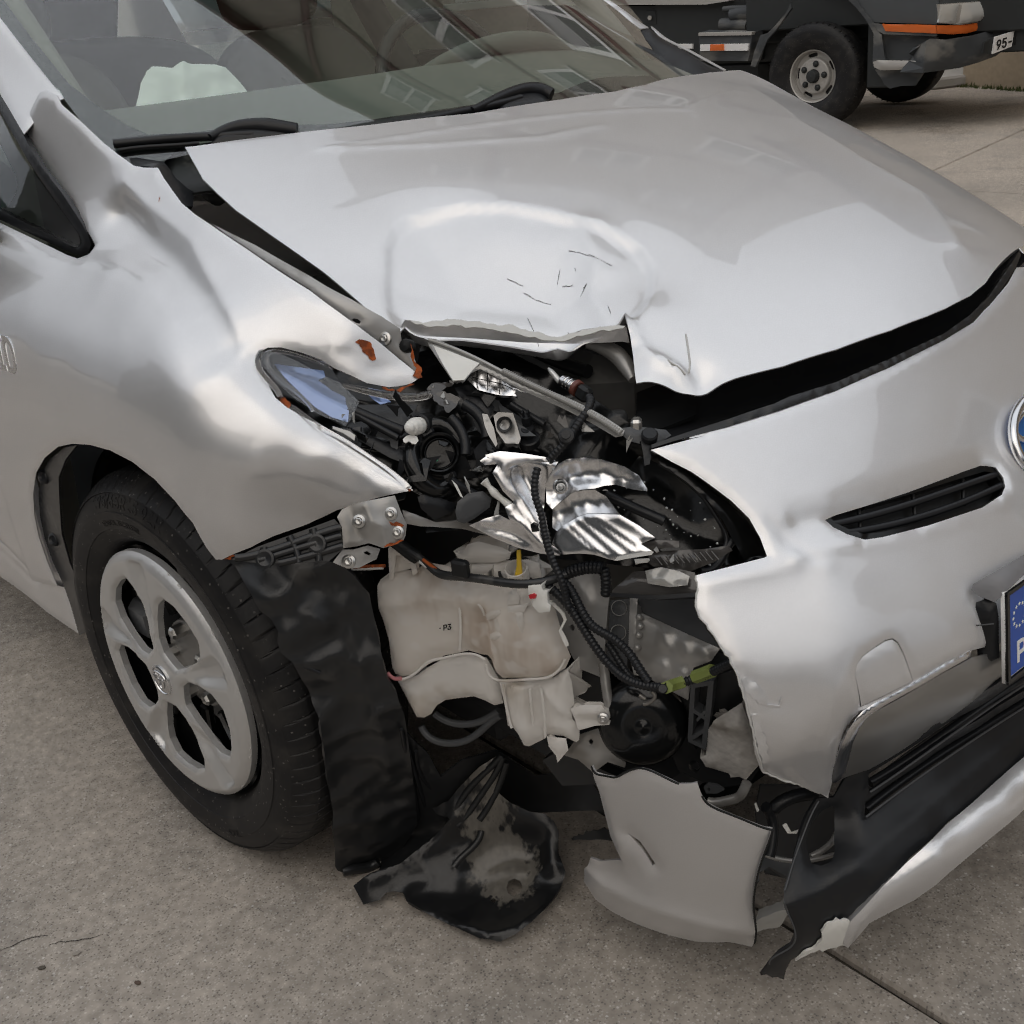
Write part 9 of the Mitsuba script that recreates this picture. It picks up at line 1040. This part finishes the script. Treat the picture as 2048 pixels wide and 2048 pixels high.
for ol, ct in [(G('8072 -4606 2544 8108 -4584 2577 8172 -4565 2468 8243 -4522 2522 8229 -4536 2469 8136 -4586 2447'), G('8041 -4625 2519 8100 -4583 2618 8106 -4590 2534 8112 -4598 2449 8170 -4556 2549 8176 -4563 2464 8234 -4522 2564 8240 -4529 2480')), (G('7764 -4739 2774 7783 -4728 2783 7820 -4719 2687 7799 -4733 2662'), G('7747 -4750 2752 7781 -4727 2807 7783 -4731 2760 7786 -4734 2712 7789 -4738 2664 7819 -4711 2767 7822 -4715 2720 7825 -4718 2672'))]: body('loose_shard', ol, ct, AX, 'mat_white_plastic', h=.004, thick=.0015)

# ------------------------------------------------------------------ cabin and the rest of the shell
def grid_sheet(fn, us, vs):
    v = np.array([[fn(a, b) for b in vs] for a in us]).reshape(-1, 3); n = len(vs); i, j = np.meshgrid(np.arange(len(us) - 1), np.arange(n - 1), indexing='ij'); q = (i * n + j).ravel()
    return trimesh.Trimesh(v, np.vstack([np.c_[q, q + n, q + n + 1], np.c_[q, q + n + 1, q + 1]]), process=False)
def roof_z(x, y): return 1.495 - .06 * (x + 1.7) ** 2 - .10 * y * y
add('roof', grid_sheet(lambda a, b: (a, b, roof_z(a, b)), np.linspace(-.95, -2.9, 24), np.linspace(-.58, .58, 13)), 'mat_silver', True, CAR)
add('headliner', grid_sheet(lambda a, b: (a, b, roof_z(a, b) - .03), np.linspace(-.93, -2.9, 14), np.linspace(-.57, .57, 9)), 'mat_interior_grey', True, CAR)
add('tailgate', grid_sheet(lambda a, b: (-2.9 - .62 * a, b * (1 + .2 * a), 1.405 - .55 * a - .5 * max(0, a - .7)), np.linspace(0, 1, 10), np.linspace(-.6, .6, 9)), 'mat_black_gloss', True, CAR)
for s_ in (-1, 1):
    tilt = lambda z_: .875 - .02 * abs(z_ - .6) - max(0, z_ - .93) * .45
    if s_ > 0: add('door', grid_sheet(lambda a, b: (a, s_ * tilt(b), b), np.linspace(-.45, -3.4, 20), np.linspace(.2, .93, 8)), 'mat_silver', True, CAR)
    else: add('door', grid_sheet(lambda a, b: (a, s_ * (tilt(b) - .018), b), np.linspace(-.36, -3.4, 20), np.linspace(.27, .93, 8)), 'mat_silver', True, CAR)
    add('side_glass', grid_sheet(lambda a, b: (a - max(0, b - .93) * (.0 if a < -1 else 1.6), s_ * tilt(b), b), np.linspace(-.62, -2.8, 6), np.linspace(.93, 1.40, 6)), 'mat_tinted_glass', True, CAR)
    add('door_panel', grid_sheet(lambda a, b: (a, s_ * (tilt(b) - .07 - .03 * math.sin((b - .3) * 5)), b), np.linspace(-.42, -3.2, 16), np.linspace(.25, .92, 9)), 'mat_interior_beige', True, CAR)
    add('belt_trim', sweep(np.array([[-.45, s_ * .80, .925], [-1.4, s_ * .815, .935], [-2.8, s_ * .80, .95]]), .02, 8), 'mat_interior_dark', True, CAR)
    add('centre_pillar', sweep(np.array([[-1.48, s_ * .82, .9], [-1.54, s_ * .75, 1.1], [-1.6, s_ * .62, 1.44]]), [.05, .045, .04], 10), 'mat_interior_grey', True, CAR)
    add('pillar_trim', sweep(np.array([[-.40, s_ * .63, 1.06 if s_ < 0 else 1.0], [-.65, s_ * .61, 1.22], [-1.0, s_ * .57, 1.42]]), [.022, .026, .03], 10), 'mat_interior_beige', True, CAR)
    add('roof_rail', sweep(np.array([[-.9, s_ * .60, 1.43], [-1.7, s_ * .59, 1.465], [-2.9, s_ * .58, 1.40]]), .035, 10), 'mat_interior_grey', True, CAR)
    add('rear_pillar', grid_sheet(lambda a, b: (-2.75 - .75 * a, s_ * (.80 - .2 * b), .93 + .48 * b), np.linspace(0, 1, 4), np.linspace(0, 1, 4)), 'mat_silver', True, CAR)
# dashboard: rises from the foot of the screen and rolls over towards the seats
def dash_pt(a, b):
    x = -.08 - .45 * b ** 2 * .9 - a * (.42 - .25 * b * b); z = .985 + .075 * math.sin(min(a, 1) * 1.35) + .018 * math.exp(-((b - .34) / .2) ** 2) * a - .02 * (b > 0) * b
    if a > 1: x = -.08 - .405 * b * b - (.42 - .25 * b * b) - (a - 1) * .06; z -= (a - 1) ** 2 * .30
    return (x, b, z)
add('dashboard', grid_sheet(dash_pt, np.r_[np.linspace(0, 1, 16), np.linspace(1.1, 2.2, 10)], np.linspace(-.66, .66, 34)), 'mat_interior_grey', True, CAR)
SW = key_for(CAR + '__steering_wheel'); labels[SW] = {'label': 'steering wheel seen through the windscreen'}
swc, swa = np.array([-.70, .33, .98]), unit([.90, 0, .36]); e1, e2, _ = frame(swa); t_ = np.linspace(0, 2 * np.pi, 49)
add('rim', sweep(swc + .182 * (np.cos(t_)[:, None] * e1 + np.sin(t_)[:, None] * e2), .0145, 12, smooth_path=False, cap=False), 'mat_interior_dark', True, SW)
add('hub', lathe([(.075, -.03), (.075, .01), (.05, .03), (0, .03)], swc, swa, 28), 'mat_interior_dark', 35, SW)
for an in (0, math.pi, -math.pi / 2): add('spoke', box(swc + .115 * (math.cos(an) * e1 + math.sin(an) * e2), (.13, .035, .02), (math.cos(an) * e1 + math.sin(an) * e2, swa), .006), 'mat_interior_dark', False, SW)
add('instrument_hood', sweep(np.array([[-.50, .10, 1.045], [-.48, .2, 1.075], [-.47, .3, 1.085], [-.48, .42, 1.075], [-.5, .52, 1.04]]), [.012, .018, .02, .018, .012], 10), 'mat_interior_grey', True, CAR)
add('mirror', box((-.78, .02, 1.32), (.03, .22, .06), ((1, .1, 0), (0, 0, 1)), .012), 'mat_interior_dark', False, CAR)
for y_ in (-.37, .37):
    st = key_for(CAR + '__seat'); labels[st] = {'label': 'pale front seat behind the steering wheel' if y_ > 0 else 'pale front seat behind the airbag'}
    def rb(c, sz, tiltv): m = trimesh.creation.icosphere(3, 1); v = np.sign(m.vertices) * np.abs(m.vertices) ** .55 * np.array(sz) / 2; a_ = math.radians(tiltv); Rm = np.array([[math.cos(a_), 0, math.sin(a_)], [0, 1, 0], [-math.sin(a_), 0, math.cos(a_)]]); return trimesh.Trimesh(v @ Rm.T + c, m.faces, process=False)
    add('backrest', rb((-1.35, y_, .82), (.16, .50, .68), -20), 'mat_interior_beige', True, st); add('cushion', rb((-1.1, y_, .50), (.55, .52, .16), -6), 'mat_interior_beige', True, st); add('headrest', rb((-1.52, y_, 1.24), (.10, .28, .19), -14), 'mat_interior_beige', True, st)
st = key_for(CAR + '__rear_seat'); add('rear_seat', rb((-2.3, 0, .86), (.2, 1.3, .62), -18), 'mat_interior_beige', True, CAR)
# burst passenger airbag
AB = body('airbag', G('-5008 -5155 10239 -5237 -4952 10487 -5395 -4816 10661 -5670 -4557 10956 -5839 -4322 11126 -5910 -4156 11184 -5919 -3934 11155 -5911 -3790 11118 -5979 -3593 11169 -6006 -3492 11183 -5983 -3378 11134 -6004 -3119 11114 -6021 -2895 11094 -5986 -2707 11018 -5878 -2610 10865 -5766 -2551 10715 -5659 -2519 10575 -5497 -2597 10389 -5278 -3038 10194'), G('-5394 -5108 10712 -5049 -5350 10325 -6143 -4113 11467 -5775 -4377 11056 -5416 -4635 10654 -5066 -4886 10262 -6178 -3605 11419 -5804 -3879 11002 -5439 -4147 10595 -5083 -4408 10197 -6214 -3080 11369 -5834 -3365 10946 -5462 -3643 10533 -5100 -3915 10130 -6251 -2538 11318 -5864 -2834 10888 -5487 -3123 10470 -5118 -3406 10061 -5896 -2286 10829 -5511 -2586 10404 -5137 -2880 9990'), unit([.75, -.5, .3]), 'mat_airbag', h=.006, thick=.14, roll=(-.012, .02), rough=(.016, .09, 'fold'), label='white burst airbag lying over the dashboard', bumps=[('crease', G('-5995 -3500 11172 -5744 -3652 10886 -5440 -3851 10542'), .012, .010), ('bump', G('-5630 -3945 10796 -5536 -3881 10667'), .02, -.010), ('crease', G('-5785 -2896 10801 -5718 -2733 10689 -5675 -2586 10608'), .012, -.008), ('crease', G('-5751 -4385 11027 -5738 -4199 10976 -5826 -3936 11039'), .014, -.006), ('bump', G('-5411 -4468 10618 -5695 -4098 10905'), .02, .008)])
add('airbag', sweep(np.array([[-.72, -.70, .95], [-.9, -.70, 1.0], [-1.1, -.69, 1.0], [-1.25, -.69, .95]]), [.05, .09, .09, .04], 16), 'mat_airbag', True, CAR, 'white side airbag behind the quarter window')
add('undertray', grid_sheet(lambda a, b: (a, b, .165 + .03 * max(0, a - .6)), np.linspace(-.35, .66, 12), np.linspace(-.47, .60, 8)), 'mat_black_dusty', True, CAR)
